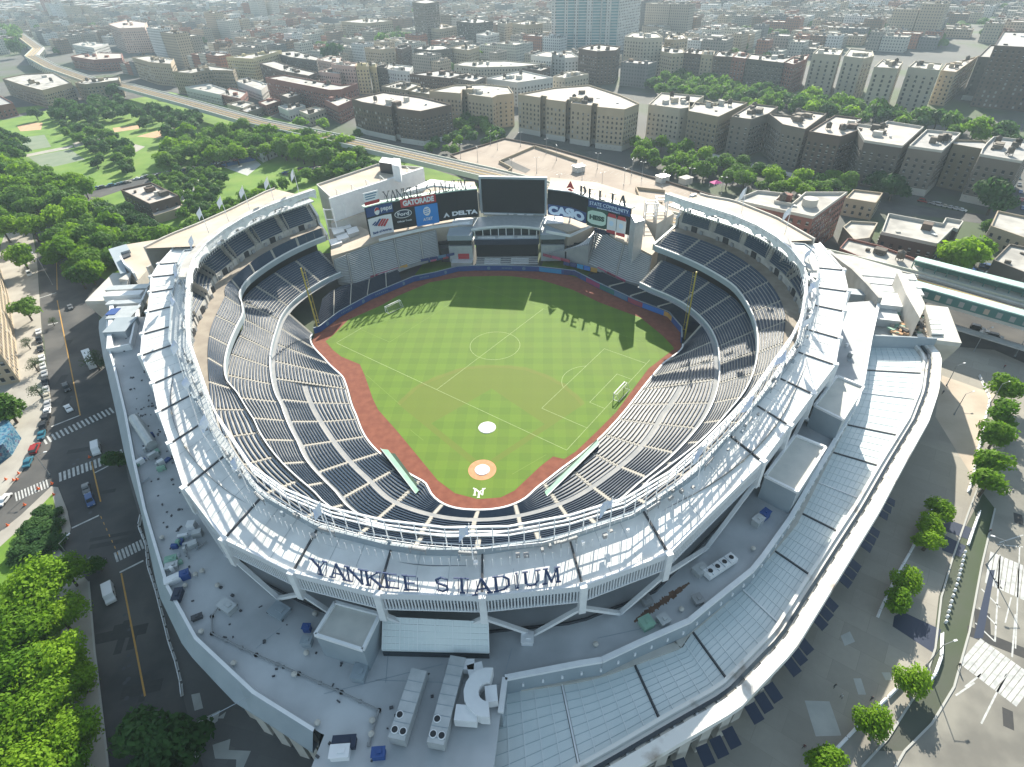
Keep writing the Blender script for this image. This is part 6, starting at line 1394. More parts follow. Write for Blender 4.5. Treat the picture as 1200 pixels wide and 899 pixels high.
# near right
bld([(860,237),(887,226),(917,229),(908,238),(927,241.5),(943,228),(992,228),(952.5,257),(915,249)], 20, 'b_red', 'r_white', 'red brown brick school with stepped parapet right behind the ring roof', name='school_building', heads=1, para=1.3, sp=2.6)
s_ = MB(); p = U(948, 241, 20); s_.cyl((p.x, p.y, 20.05), 3.2, 3.2, 14); tag(s_.build('water_tank', [M['trim']]), 'round stone coloured tank on the white school roof', 'tank')
bld([(1000,224),(1034,228),(1026,240),(990,234)], 8, 'b_tan', 'r_pink', 'small tan house with dark windows right of the school', name='low_building', heads=0)
bld([(1040,253),(1103,265),(1107,258),(1128,262),(1121,272),(1116,270),(1097,289),(1032,275)], 9, 'b_brown', 'r_white', 'flat white roofed market hall with a white parapet in the street right of the school', name='low_building', heads=1, para=1.4)
bld([(987,268),(996,261),(1028,263),(1018,281),(1000,283)], 7, 'b_cream', 'r_white', 'small white roofed building between school and market hall', name='low_building', heads=0, wins=False)
bld([(983,293),(993,281),(1030,290),(1081,309),(1068,326),(1040,318)], 8, 'b_red', 'r_white', 'long low white roof directly behind the stadium service yard', name='low_building', heads=1, wins=False)
bld([(1160,267),(1168,249),(1290,275),(1270,300),(1200,281)], 8, 'b_tan', 'r_white', 'white roofed tan brick building with skylights at the right edge', name='low_building', heads=0)
bld([(1163,307),(1182,288),(1290,310),(1270,335),(1200,322)], 7, 'b_grey', 'r_white', 'low building with a blue and white roof under the right edge', name='low_building', heads=2, wins=False)
bld([(142,224),(178,215.5),(210,231),(176,241)], 8.5, 'b_brown', 'r_pink', 'low brown park building with roof machinery among dark trees', name='park_building', heads=5, sp=4); bld([(178,249),(212,239),(216,243),(181,254)], 4.2, 'b_tan', 'r_pink', 'tan single storey front of the park building', name='park_building', heads=0, para=.5)
bld([(16,240),(38,233),(43,240),(27,249)], 4, 'b_tan', 'r_pink', 'small pale roofed hut among the trees on the left', name='park_hut', heads=0, wins=False); bld([(294,173),(310,169),(323,175),(306,182)], 5, 'b_white', 'r_white', 'white clubhouse above the blue court', name='club_house', heads=1)
# left edge facade: tan apartment house leaning out of the frame
bld([tuple(U(*p, 0)[:2]) for p in ((-12,290),(2,318),(12,352),(19,400),(24,448),(-90,470),(-110,300))], 16, 'b_tan', 'r_pink', 'sunlit tan apartment house along the left edge of the photo', heads=2, sp=2.6, world=True)
wl_ = [U(*p, 5) for p in ((-20,516),(7,488),(15,500),(3,520),(-20,536))]; s_ = MB(); s_.prism([(p.x, p.y) for p in wl_], 0, 5, 0)
mm = mat('mural_paint', (.02,.18,.42), .6); n_ = N(mm); g_ = n_.pos(); c_ = n_.ramp(n_.noise(.8, 5, g_), [(.3,(.01,.04,.12)),(.45,(.02,.14,.24)),(.55,(.16,.26,.32)),(.62,(.02,.09,.20)),(.75,(.22,.06,.07))]); n_.base(c_)
tag(s_.build('mural_shed', [mm]), 'small corner building painted with a blue and teal mural', 'building')
# parking deck
q_ = [U(x, y, 0) for x, y in ((-12,290),(2,318),(12,352),(19,400),(24,448))]
q = [U(x, y, 5) for x, y in ((528,183),(592,163.5),(645,174),(703,191),(780,214),(862,239),(905,262),(880,275),(780,262),(650,222),(560,203))]
M['garage'] = mat('parking_deck', (.26,.205,.165), .9, (.34,.28,.23), .07, detail=9)
gr = empty('parking_deck', tuple(sum(q, Vector())/len(q)-Vector((0,0,5))), 0, 'wide pinkish tan parking deck behind the scoreboards', 'parking deck'); s_ = MB(); s_.prism([(p.x, p.y) for p in q], 0, 5, 0, 1); s_.build('deck', [M['b_grey'], M['garage']], gr)
s_ = MB(); s_.wall(q, 5.01, 6.1, .5, 0, True); s_.build('parapet', [M['b_brown']], gr)
for px in ([(626,173.5),(585,191),(600,199),(596,202)], [(627,173.5),(676,190)], [(745,222),(779,226)], [(745,222),(751,237),(776,240)]):
    a_ = [U(x, y, 5) for x, y in px]; s_ = MB(); s_.wall(a_, 5.01, 6.6, .6); s_.build('ramp_wall', [M['b_tan']], gr)
s_ = MB(); q = [U(x, y, 5.05) for x, y in ((585,191),(596,187),(622,199),(616,203))]; s_.face([tuple(p) for p in q]); s_.build('ramp_opening', [M['asphalt']], gr)
s_ = MB()
for i in range(34):
    for (x0, y0), (x1, y1) in ((((560,180),(700,216))), ((640,182),(830,236))):
        f = i/33; a = U(x0+(x1-x0)*f, y0+(y1-y0)*f, 5.03); d = Vector((.6,.8,0)); s_.bar2(a, a+d*4.6, 5.012, 5.02, .12)
s_.build('bay_lines', [M['wline']], gr)
rbl = 0
for x, y, m, lb in ((678,201,'metal','grey stair hut on the parking deck, left one'), (776,213,'metal','rounded grey stair hut on the parking deck, middle one'), (803,215,'trim','low pale hut on the parking deck, right one')):
    p = U(x, y, 5); s_ = MB(); s_.box((p.x, p.y, 5.05), (6, 5, 3.2), .6); s_.box((p.x, p.y, 8.25), (6.6, 5.6, .3), .6); tag(s_.build('stair_hut', [M[m]]), lb, 'hut')
M['magenta'] = mat('magenta_cloth', (.6,.02,.25), .7)
p = U(838, 219, 5); e = empty('canopy_tent', (p.x, p.y, 5.02), .4, 'bright magenta canopy tent on the far parking deck', 'tent'); s_ = MB()
for dx in (-2.4,2.4):
    for dy in (-2,2): s_.box((dx, dy, 0), (.12,.12,2.4))
o = s_.build('poles', [M['signwhite']], org=(0,0,0)); o.parent = e; s_ = MB(); s_.hexa([(-2.7,-2.3,2.4),(2.7,-2.3,2.4),(2.7,2.3,2.4),(-2.7,2.3,2.4)], [(-.2,-.2,3.6),(.2,-.2,3.6),(.2,.2,3.6),(-.2,.2,3.6)]); o = s_.build('cloth', [M['magenta']], org=(0,0,0)); o.parent = e
# long low street wall at the foot of the courtyard row
s_ = MB(); q = UL(3, (826,180),(880,194),(905,200),(978,216)); s_.wall(q, 0, 3, 7); tag(s_.build('low_shops', [M['r_white']]), 'line of low white roofed shops at the foot of the courtyard row', 'shops')
# ================================================================== elevated railway
def vline(a, b, n=1): return [a+(b-a)*i/n for i in range(n+1)]
Z = 11.0
pathv = [U(*p, Z) for p in ((-30,28),(20,38),(45,56),(36,65),(60,78),(110,95),(150,101),(225,121),(300,142),(400,163),(570,202))]
pathv += [U(1080,330,Z), U(1199,365,Z), U(1330,400,Z)]
er = empty('elevated_railway', (pathv[7].x, pathv[7].y, 0), 0, 'long elevated railway with yellow edged tracks crossing behind park and stadium', 'railway')
M['track'] = mat('track_bed', (.10,.09,.08), .9, (.17,.14,.12), .5); M['railm'] = mat('rail_strip', (.42,.38,.33), .6); M['viagirder'] = mat('girder_pale', (.42,.45,.40), .7); M['ochre'] = mat('ochre_walk', (.40,.28,.11), .8)
def ribbon(name, off_, w_, z0, z1, m, pts=pathv, par=er):
    s_ = MB(); L = []
    for i, p in enumerate(pts):
        a = pts[max(0, i-1)]; b = pts[min(len(pts)-1, i+1)]; d = (b-a); d.z = 0; d.normalize(); n_ = Vector((-d.y, d.x, 0)); L.append((p+n_*(off_-w_/2), p+n_*(off_+w_/2)))
    for (a0, a1), (b0, b1) in zip(L[:-1], L[1:]): s_.hexa([at(a0, z0), at(b0, z0), at(b1, z0), at(a1, z0)], [at(a0, z1), at(b0, z1), at(b1, z1), at(a1, z1)])
    return s_.build(name, [M[m]], par)
ribbon('deck', 0, 15, 9.3, 10.3, 'track')
for o_ in (-7.4, 7.4): ribbon('girder', o_, .5, 8.6, 11.6, 'viagirder')
for o_ in (-5.9, 5.9): ribbon('walkway', o_, 1.3, 10.31, 10.8, 'ochre' if o_ < 0 else 'limestone')
for o_ in (-3.9, 0, 3.9):
    for g in (-.75, .75): ribbon('rail', o_+g, .28, 10.31, 10.5, 'railm')
for o_ in (-2, 2): ribbon('centre_walk', o_, .7, 10.31, 10.6, 'ochre')
pil2 = None; cnt = 0
for a, b in zip(pathv[:-1], pathv[1:]):
    n = int((b-a).length/16)
    if n < 1: continue
    d = (b-a).normalized(); nn = Vector((-d.y, d.x, 0))
    for i in range(n):
        for sd_ in (-6, 6):
            if cnt >= 110: break
            p = a+(b-a)*(i/n)+nn*sd_; x, y, zq = P(p)
            if not (-20 < x < 1220) or zq < 0: continue
            if pil2 is None: s_ = MB(); s_.box((0,0,0), (.8,.8,9.3)); pil2 = s_.build('pillar', [M['viagirder']], org=(0,0,0)); o = pil2
            else: o = pil2.copy(); COL.objects.link(o)
            o.parent = er; o.location = Vector((p.x, p.y, 0))-er.location; cnt += 1
# station canopies at the right
stn = empty('railway_station', tuple(U(1140,345,0)), 0, 'elevated station with long pale green platform roofs at the right', 'station'); sp_ = [U(1058,325,Z), U(1330,400,Z)]
M['copper'] = mat('pale_green_roof', (.30,.46,.42), .6, (.38,.54,.50), .4); M['copperdk'] = mat('green_wall', (.06,.16,.15), .6)
for o_, n_ in ((10.2, 1), (-10.2, 2)):
    ribbon('platform', o_, 5.2, 10.0, 11.2, 'limestone', sp_, stn); ribbon('canopy_roof', o_+(1 if o_ > 0 else -.6), 4.4, 14.6, 15.0, 'copper', sp_, stn); ribbon('canopy_wall', o_+(3.1 if o_ > 0 else -2.6), .4, 11.2, 14.6, 'copperdk', sp_, stn)
ribbon('station_footway', -15.2, 3.2, 5, 5.5, 'concrete', sp_, stn)
a, b = sp_; d = (b-a).normalized(); nn = Vector((-d.y, d.x, 0))
for i in range(18):
    for o_ in (10.2, -10.2): p = a+(b-a)*(i/17)+nn*o_; s_ = MB(); s_.box((p.x, p.y, 11.2), (.3,.3,3.4)); s_.build('canopy_post', [M['copperdk']], stn)
for i in range(15):
    p = a+(b-a)*(.16+i*.055)-nn*13.05; s_ = MB(); s_.box((p.x, p.y, 11.8), (1.5, .12, 1.9), atan2(d.y, d.x)); s_.build('station_window', [M['tan' if i % 4 == 1 else 'winl']], stn)
# ================================================================== trees
def leafmat(name, a, b, trans=.35):
    m = bpy.data.materials.new(name); m.use_nodes = True; t = m.node_tree; n = N(m); g = n.pos()
    oi = n.new('ShaderNodeObjectInfo'); f = n.noise(.35, 3, g); f = n.math('ADD', n.math('MULTIPLY', f, .55), n.math('MULTIPLY', oi.outputs['Random'], .5))
    col = n.ramp(f, [(.25, a), (.75, b)]); n.base(col); n.b.inputs['Roughness'].default_value = .7; n.b.inputs['Specular IOR Level'].default_value = .2
    tr = n.new('ShaderNodeBsdfTranslucent'); n.link(col, tr.inputs[0]); mx = n.new('ShaderNodeMixShader'); mx.inputs[0].default_value = trans
    n.link(n.b.outputs[0], mx.inputs[1]); n.link(tr.outputs[0], mx.inputs[2]); out = t.nodes['Material Output']; n.link(mx.outputs[0], out.inputs[0]); return m
M['leafA'] = leafmat('leaves_bright', (.09,.21,.010), (.22,.38,.018), .5); M['leafB'] = leafmat('leaves_mid', (.055,.14,.018), (.13,.25,.03), .45); M['leafC'] = leafmat('leaves_dark', (.028,.085,.022), (.065,.145,.035), .4); M['leafD'] = leafmat('leaves_sparse', (.05,.09,.04), (.09,.13,.06))
def make_tree(seed, leaf, nleaf, lsz, H_=10, R_=4, lobes=9, flat_=.75, trunk=.35, open_=0.0):
    rn = random.Random(seed); s_ = MB(); r = Vector((0,0,0))
    L = []
    for i in range(lobes):
        a = rn.uniform(0, 2*pi); d = R_*rn.uniform(.15, .68)*(1 if i else 0); z = H_*rn.uniform(.40, .76)-d*.14
        L.append((Vector((d*cos(a), d*sin(a), z)), R_*rn.uniform(.42, .62)))
    L[0] = (Vector((0, 0, H_*.68)), R_*.62)
    tk = MB(); tk.tube((0,0,0), (rn.uniform(-.2,.2), rn.uniform(-.2,.2), H_*.5), trunk, trunk*.6, 8)
    for c, rr in L[:6]: tk.tube((0,0,H_*.42), tuple(c), trunk*.5, trunk*.15, 6)
    k = nleaf//lobes
    for c, rr in L:
        for j in range(k):
            u = rn.uniform(-.55, 1); a = rn.uniform(0, 2*pi); q = math.sqrt(max(0, 1-u*u)); dr = rr*(rn.random()**.33)*rn.uniform(.85, 1.12)
            p = c+Vector((q*cos(a), q*sin(a), u*flat_))*dr
            if open_ and rn.random() < open_: continue
            nrm = (Vector((q*cos(a), q*sin(a), u+.35))+Vector((rn.gauss(0,.6), rn.gauss(0,.6), rn.gauss(0,.6)))).normalized(); t1 = nrm.cross(Vector((rn.random(), rn.random(), rn.random()))).normalized(); t2 = nrm.cross(t1); e = lsz*rn.uniform(.6, 1.4)
            s_.face([p-t1*e, p-t2*e*.6, p+t1*e, p+t2*e*.6])
    o1 = s_.build('crown', [M[leaf]], org=(0,0,0)); o2 = tk.build('trunk', [M['bark']], org=(0,0,0)); m1, m2 = o1.data, o2.data
    bpy.data.objects.remove(o1); bpy.data.objects.remove(o2); return m1, m2, H_, R_
TV = {'A': [make_tree(1+i, 'leafA', 5200, .30, 11, 5.2, 13) for i in range(2)], 'a': [make_tree(11+i, 'leafA', 2200, .45, 9.4, 4.4, 9) for i in range(3)], 'B': [make_tree(21+i, 'leafB', 2300, .48, 9, 4.5, 10) for i in range(4)], 'C': [make_tree(31+i, 'leafC', 2100, .5, 8.4, 4.2, 9) for i in range(3)], 'D': [make_tree(41+i, 'leafD', 900, .26, 9, 4.0, 9, open_=.3) for i in range(2)], 'f': [make_tree(51+i, 'leafB', 620, .85, 8.6, 4.6, 8) for i in range(3)], 'g': [make_tree(61, 'leafA', 620, .85, 8.6, 4.6, 8)], 'h': [make_tree(71, 'leafC', 620, .85, 8.6, 4.6, 8)], 'R': [make_tree(81+i, 'leafA', 3000, .24, 5.6, 2.9, 8) for i in range(2)]}
trnd = random.Random(99); TREES = []
def tree(x, y, kind, R_, label, group, wpos=None, hs=1.0, name='tree'):
    m1, m2, H_, R0_ = trnd.choice(TV[kind]); s = R_/R0_
    p = U(x, y, 0) if wpos is None else Vector(wpos)
    if wpos is None:    # px is the crown centre: shift the foot
        zc = H_*s*hs*.62
        for _ in range(1): q = U(x, y, zc); p = Vector((q.x, q.y, 0))
    x_, y_, q_ = P((p.x, p.y, 5)); TREES.append(((s*R0_)/q_, p, s, hs, m1, m2, name, label, group, trnd.uniform(0, 6.28), -40 < x_ < 1240 and y_ < 960, kind))
def grove(poly, n, kind, R_, label, group, mind=.75, seed=0, hs=(.85, 1.2)):
    rn = random.Random(seed); q = [U(x, y, 5) for x, y in poly]; xs = [p.x for p in q]; ys = [p.y for p in q]; got = []; tries = 0
    while len(got) < n and tries < n*90:
        tries += 1; x, y = rn.uniform(min(xs), max(xs)), rn.uniform(min(ys), max(ys)); ins = False; j = len(q)-1
        for i in range(len(q)):
            if (q[i].y > y) != (q[j].y > y) and x < (q[j].x-q[i].x)*(y-q[i].y)/(q[j].y-q[i].y)+q[i].x: ins = not ins
            j = i
        if not ins: continue
        r = rn.uniform(*R_)*1.18
        if any(hypot(x-a, y-b) < mind*(r+c) for a, b, c in got): continue
        got.append((x, y, r)); tree(0, 0, rn.choice(kind), r, label, group, (x, y, 0), rn.uniform(*hs))
# big bright trees filling the lower left corner
for i, (x, y, R_, lb) in enumerate([(30,690,7.5,'bright green tree at the left edge just below the hedge triangle'),(75,668,4.8,'bright green tree nearest the street corner below the hedge'),(20,735,7,'bright green tree at the left edge, third from the hedge'),(68,722,5.2,'mid green tree over the pavement with bare branches beside it'),(60,775,6.4,'brightest yellow green tree crown of the lower left group'),(10,790,7,'green tree at the left edge, halfway down the lower left group'),(85,795,4.6,'bright green tree leaning to the kerb in the lower left group'),(40,835,6.6,'yellow green tree second from the bottom in the lower left group'),(-5,850,6.5,'green tree at the left edge near the bottom corner'),(78,858,5.6,'bright tree by the kerb near the bottom edge'),(30,895,6.5,'green tree cut by the bottom edge at the left'),(75,910,5,'bright green tree cut by the bottom edge next to the pavement')]):
    tree(x, y, 'A', R_, lb, None, name='broadleaf_tree')
for x, y, R_, lb in ((160,858,5.2,'dark green tree over the street at the bottom, left one'),(205,862,5.4,'dark green tree by the stadium fence at the bottom'),(180,900,5.0,'dark green tree cut by the bottom edge in the street')): tree(x, y, 'C', R_, lb, None, name='broadleaf_tree')
for i, (x, y, R_) in enumerate([(40,612,3.0),(52,598,2.8),(38,628,3.2),(56,618,3.3),(28,634,3.0),(46,640,3.4),(62,632,3.0),(20,646,3.0),(64,600,2.0),(30,620,2.6)]): tree(x, y, 'C', R_, 'dense dark green hedge bush filling the triangular street island', 'hedge bushes on the street island', name='hedge_bush', hs=.5)
for x, y, k, R_, lb in ((133,536,'C',3.0,'dark green street tree against the stadium wall by the crossing'),(108,418,'D',4.2,'sparse tree in front of the white bus'),(122,425,'D',3.0,'thin sparse tree behind the white bus'),(28,360,'B',5.2,'round green tree beside the ochre house at the left edge'),(5,475,'B',6.0,'dark green tree at the left edge above the mural building'),(38,425,'D',3.0,'sparse pale tree on the left pavement, upper one'),(42,455,'D',3.0,'sparse pale tree on the left pavement, lower one'),(30,400,'D',2.6,'small sparse tree close to the ochre facade'),(113,660,'B',2.4,'small green tree covering a dark car at the crossing'),(92,322,'B',5.6,'big green tree beside the left gate tower'),(60,375,'D',2.0,'pale thin sapling at the left kerb')): tree(x, y, k, R_, lb, None, name='street_tree')
# right hand plaza trees
for i, (x, y, R_, lb) in enumerate([(1183,452,2.6,'first tree of the row'),(1179,480,2.6,'second tree of the row'),(1171,506,2.7,'third tree of the row'),(1163,540,2.7,'fourth tree of the row'),(1160,562,2.6,'fifth tree of the row'),(1105,594,2.3,'sixth tree of the row'),(1094,615,2.4,'seventh tree of the row'),(1090,632,2.3,'eighth tree of the row'),(1068,681,2.4,'ninth tree of the row'),(1054,705,2.5,'tenth tree of the row'),(1075,800,2.7,'third tree from the bottom of the row'),(1029,848,3.0,'second tree from the bottom of the row'),(970,888,3.2,'lowest tree of the row')]):
    tree(x, y, 'R' if i > 4 else 'a', (4.7 if i < 5 else 3.4), 'round green plaza tree beside the white barrier, %s counted from the top' % lb.replace(' of the row', '').replace(' from the bottom', ' last') if i < 10 else 'round green plaza tree, %s along the right walkway' % lb, 'plaza trees on the right', name='plaza_tree')
# large tree group at the right
for x, y, k, R_, lb in ((1133,292,'a',8.5,'large bright tree before the market hall, by the railway station'),(1150,288,'a',6.5,'bright tree right beside the large one near the station'),(1120,300,'a',6.5,'left bright tree near the station'),(1170,225,'C',9.5,'large dark tree at the foot of the last courtyard block'),(1160,262,'B',3.6,'pointed dark green tree behind the market hall'),(1050,215,'C',7.5,'dark tree at the foot of the fifth courtyard block'),(1030,210,'C',7,'dark tree left of the one under the fifth courtyard block'),(1180,150,'C',8,'dark tree in the park at the right edge'),(1145,148,'a',9,'big bright park tree below the massive dark building')): tree(x, y, k, R_, lb, None, name='broadleaf_tree')
# groves
g = 'leafy trees between the courtyard row and the avenue'
grove([(760,100),(800,88),(900,108),(1000,124),(1060,135),(1145,150),(1190,160),(1190,175),(1100,150),(1010,140),(930,132),(840,118),(760,108)], 107, 'ggfh', (4.5,6.5), 'leafy tree in the green band behind the courtyard row', g, .6, 1)
grove([(740,165),(800,170),(850,190),(960,205),(1000,212),(1000,226),(930,225),(860,215),(790,200),(745,185)], 49, 'aBa', (3.6,5.2), 'street tree between parking deck and courtyard row', 'street trees behind the parking deck', .7, 2)
grove([(500,165),(560,150),(590,155),(585,165),(525,178)], 14, 'BCa', (3,4.4), 'small tree at the corner of the parking deck and tan block', 'trees at the parking deck corner', .7, 3)
grove([(540,148),(580,150),(575,140),(535,135)], 10, 'hf', (4,6), 'dark tree at the foot of the tan block', 'trees at the foot of the tan block', .6, 4)
grove([(0,185),(30,200),(95,215),(130,260),(140,290),(120,330),(60,300),(50,250),(0,250)], 63, 'BaaB', (4.6,6.8), 'dense park tree between the left street and pitches', 'park trees beside the left street', .55, 5)
grove([(-10,175),(28,185),(48,215),(50,262),(40,312),(22,318),(0,285),(-25,240)], 16, 'BBa', (4.4,6.4), 'leafy tree on the left pavement above the tan house', 'trees above the tan house', .55, 25)
grove([(100,250),(150,243),(180,262),(190,280),(150,300),(125,290),(95,262)], 29, 'CCB', (3.8,5.4), 'dark tree around the low brown park building', 'dark trees around the park building', .6, 6)
grove([(155,290),(250,255),(330,215),(395,190),(400,197),(365,206),(320,216),(270,238),(200,272),(150,305)], 49, 'aBa', (2.6,4.2), 'small bright tree along the back of the left stand', 'small trees behind the left stand', .6, 7)
grove([(175,205),(240,190),(262,205),(255,240),(215,250),(190,225)], 52, 'BBC', (2.4,3.4), 'small round tree planted in rows beside the park paths', 'small park trees in rows', .8, 8)
grove([(190,185),(220,160),(300,155),(400,170),(430,185),(400,195),(310,180),(250,190),(195,195)], 75, 'BaBa', (4.5,6.8), 'big tree below the elevated railway', 'trees below the elevated railway', .6, 9)
grove([(60,130),(130,118),(150,122),(145,135),(120,142),(60,142)], 23, 'Ch', (4.5,6.5), 'dark tree at the upper edge of the park', 'dark trees at the upper park edge', .6, 10)
grove([(60,142),(125,150),(160,178),(150,200),(120,190),(90,165)], 31, 'CB', (2.8,4.6), 'scattered dark tree between the park pitches', 'scattered park trees', .9, 11)
grove([(150,130),(185,127),(240,135),(230,160),(215,170),(190,160)], 23, 'hC', (4,6), 'dark tree round the ball diamonds', 'trees round the ball diamonds', .8, 12)
grove([(0,160),(25,165),(25,185),(0,185)], 8, 'BC', (5,6.5), 'tree at the left edge above the pitches', 'trees at the left edge', .6, 13)
grove([(395,190),(470,195),(480,205),(440,215),(400,205)], 17, 'CB', (3.5,5), 'tree between railway and the north wing', 'trees behind the north wing', .6, 14)
grove([(0,30),(35,52),(38,62),(10,64),(0,60)], 11, 'hf', (8,11), 'dark tree at the railway bend in the upper left', 'trees at the railway bend', .6, 15)
for x, y, k, R_, lb in ((448,47,'f',15,'big round dark tree in the distance behind the yellow row'),(390,58,'h',14,'round dark tree in the distance left of the yellow row'),(570,57,'g',9,'bright tree beside the pale cube building'),(132,104,'C',8,'tree covering the corner of the building at the park edge'),(40,131,'C',6,'round tree in front of the red building at the left'),(112,190,'C',4,'dark tree at the middle of the park'),(350,142,'g',6,'bright tree beyond the railway'),(378,143,'g',6,'bright green tree by the railway near the factory'),(505,172,'B',4.5,'round green tree at the railway beside the dark brick block'),(538,163,'a',4.5,'green tree at the near corner of the tan block'),(575,157,'B',4,'green tree right of the near corner of the tan block'),(420,155,'B',4,'green tree between railway and dark brick block')): tree(x, y, k, R_, lb, None, name='broadleaf_tree')
vis = [t for t in TREES if t[10]]; hid = [t for t in TREES if not t[10]]
vis.sort(key=lambda t: (t[6] == 'tree', -t[0])); n_t = sum(1 for t in vis if t[6] == 'tree'); first = [t for t in vis if t[6] != 'tree']; rest = [t for t in vis if t[6] == 'tree']
for _, p, s, hs, m1, m2, name, label, group, rz, _v, kind in first+rest[:235]:
    e = empty(name, (p.x, p.y, 0), rz, label, 'tree', group); e.scale = (s, s, s*hs)
    for nm, me in (('trunk', m2), ('crown', m1)): o = bpy.data.objects.new(nm, me); COL.objects.link(o); o.parent = e
wood = MB()
for _, p, s, hs, m1, m2, name, label, group, rz, _v, kind in rest[235:]:
    me = trnd.choice(TV['f'])[0]; cs_, sn_ = cos(rz)*s, sin(rz)*s; n0 = len(wood.v)
    wood.v.extend([(p.x+v.co.x*cs_-v.co.y*sn_, p.y+v.co.x*sn_+v.co.y*cs_, v.co.z*s*hs) for v in me.vertices]); mi = 1 if kind in 'Ch' else 0
    for f in me.polygons: wood.f.append(tuple(n0+i for i in f.vertices)); wood.m.append(mi)
if wood.v: tag(wood.build('background_trees', [M['leafB'], M['leafC']]), 'mass of smaller trees behind the stadium and below the railway', 'trees', kind='stuff')
# ================================================================== cars
PAINT = {n: mat('paint_'+n.replace(' ', '_'), c, .25, spec=.6) for n, c in dict(white=(.70,.71,.72), black=(.02,.02,.022), silver=(.42,.43,.45), grey=(.14,.145,.15), red=(.28,.02,.02), blue=(.03,.08,.22), teal=(.03,.14,.20), beige=(.45,.42,.36)).items()}
M['glass'] = mat('car_glass', (.015,.02,.025), .08); M['lamp'] = mat('head_lamp', (.6,.6,.58), .2); M['tail'] = mat('tail_lamp', (.35,.01,.01), .3)
CARM = {}
def car_meshes(kind):
    if kind in CARM: return CARM[kind]
    L, W_, H_ = {'car': (4.6, 1.85, 1.45), 'suv': (4.9, 1.95, 1.75), 'van': (5.6, 2.1, 2.2), 'bus': (11.5, 2.6, 3.1)}[kind]; out = {}
    def loft(prof, W2, zlo=None):
        s_ = MB(); n = len(prof)   # profile in x,z ; sides tuck in with height
        def wd(z): return W2*(1-.16*max(0, (z-.75)/(H_-.75))) if kind in ('car', 'suv') else W2*(1-.05*max(0, z-1)/(H_))
        a = [(x, -wd(z)/2, z) for x, z in prof]; b = [(x, wd(z)/2, z) for x, z in prof]; s_.add(a+b, [tuple(range(n)), tuple(range(2*n-1, n-1, -1))]+[(i, n+i, n+(i+1)%n, (i+1)%n) for i in range(n)]); return s_
    h = L/2
    if kind in ('car', 'suv'):
        k = H_; body = [(-h,.35),(-h+.05,.8),(-h+.9,.92),(-h+1.0,.93),(-h+1.5 if kind == 'car' else -h+.35,k-.06),(-h+1.9 if kind == 'car' else -h+.8,k),(h-2.0,k),(h-1.25,.98),(h-.25,.82),(h,.6),(h-.05,.32)]
        gl = [(-h+1.05 if kind == 'car' else -h+.12,.98),(-h+1.52 if kind == 'car' else -h+.38,k-.1),(h-2.02,k-.1),(h-1.33,1.02)]
    elif kind == 'van': body = [(-h,.35),(-h,H_-.1),(-h+.2,H_),(h-1.4,H_),(h-.75,1.25),(h-.1,1.05),(h,.6),(h-.05,.32)]; gl = [(h-2.4,1.2),(h-2.2,H_-.3),(h-1.4,H_-.25),(h-.9,1.3)]
    else: body = [(-h,.35),(-h,H_-.1),(-h+.2,H_),(h-.2,H_),(h,H_-.3),(h,.4)]; gl = [(-h+.5,1.3),(-h+.5,2.4),(h-.4,2.4),(h-.2,1.3)]
    out['body'] = loft(body, W_); g_ = loft(gl, W_+.03); out['window'] = g_
    s_ = MB(); fx = gl[-2][0], gl[-1][0]
    s_.hexa([(gl[-1][0]+.0,-W_*.40,gl[-1][1]), (gl[-1][0]+.06,-W_*.40,gl[-1][1]), (gl[-1][0]+.06,W_*.40,gl[-1][1]), (gl[-1][0],W_*.40,gl[-1][1])], [(gl[-2][0]+.0,-W_*.36,gl[-2][1]), (gl[-2][0]+.14,-W_*.36,gl[-2][1]), (gl[-2][0]+.14,W_*.36,gl[-2][1]), (gl[-2][0],W_*.36,gl[-2][1])]); out['windscreen'] = s_
    s_ = MB(); s_.tube((0,-.12,0), (0,.12,0), .34 if kind != 'bus' else .5, None, 14); out['wheel'] = s_
    s_ = MB(); s_.box((0,0,0), (.06,.4,.16)); out['lampm'] = s_
    res = {}
    for nm, mb_ in out.items():
        m_ = {'body': None, 'window': M['glass'], 'windscreen': M['glass'], 'wheel': M['black'], 'lampm': M['lamp']}[nm]
        o = mb_.build(nm, [m_ or PAINT['white']], org=(0,0,0)); res[nm] = o.data; bpy.data.objects.remove(o)
    CARM[kind] = (res, L, W_, H_); return CARM[kind]
BODYC = {}
def car(p, rz, kind, colr, label, group=None, z=0):
    res, L, W_, H_ = car_meshes(kind); key = (kind, colr)
    if key not in BODYC: me = res['body'].copy(); me.materials.clear(); me.materials.append(PAINT[colr]); BODYC[key] = me
    e = empty({'van': 'van', 'bus': 'bus'}.get(kind, 'parked_car' if group else 'car'), (p[0], p[1], z), rz, label, {'van': 'van', 'bus': 'bus'}.get(kind, 'car'), group)
    def part(nm, me, loc=(0,0,0)): o = bpy.data.objects.new(nm, me); COL.objects.link(o); o.parent = e; o.location = loc; return o
    b_ = part('body', BODYC[key]); part('windows', res['window']); part('windscreen', res['windscreen'])
    for dx in (-L*.31, L*.31):
        for dy in (-W_/2+.08, W_/2-.08): part('wheel', res['wheel'], (dx, dy, .34 if kind != 'bus' else .5))
    for dy in (-W_*.33, W_*.33): part('headlight', res['lampm'], (L/2-.04, dy, .58))
    return e
def carpx(x, y, tx, ty, kind, colr, label, group=None, z=0):
    p = U(x, y, z); q = U(tx, ty, z); return car(p, atan2(q.y-p.y, q.x-p.x), kind, colr, label, group, z)
carpx(103,583,107,594,'car','silver','silver car with pale roof, ahead of the blue car, waiting on the left street') if False else None
carpx(102,574,105,590,'car','grey','dark car with light roof just behind the blue car on the left street'); carpx(107,588,110,600,'suv','blue','blue car with a pale roof on the left street below the crossing')
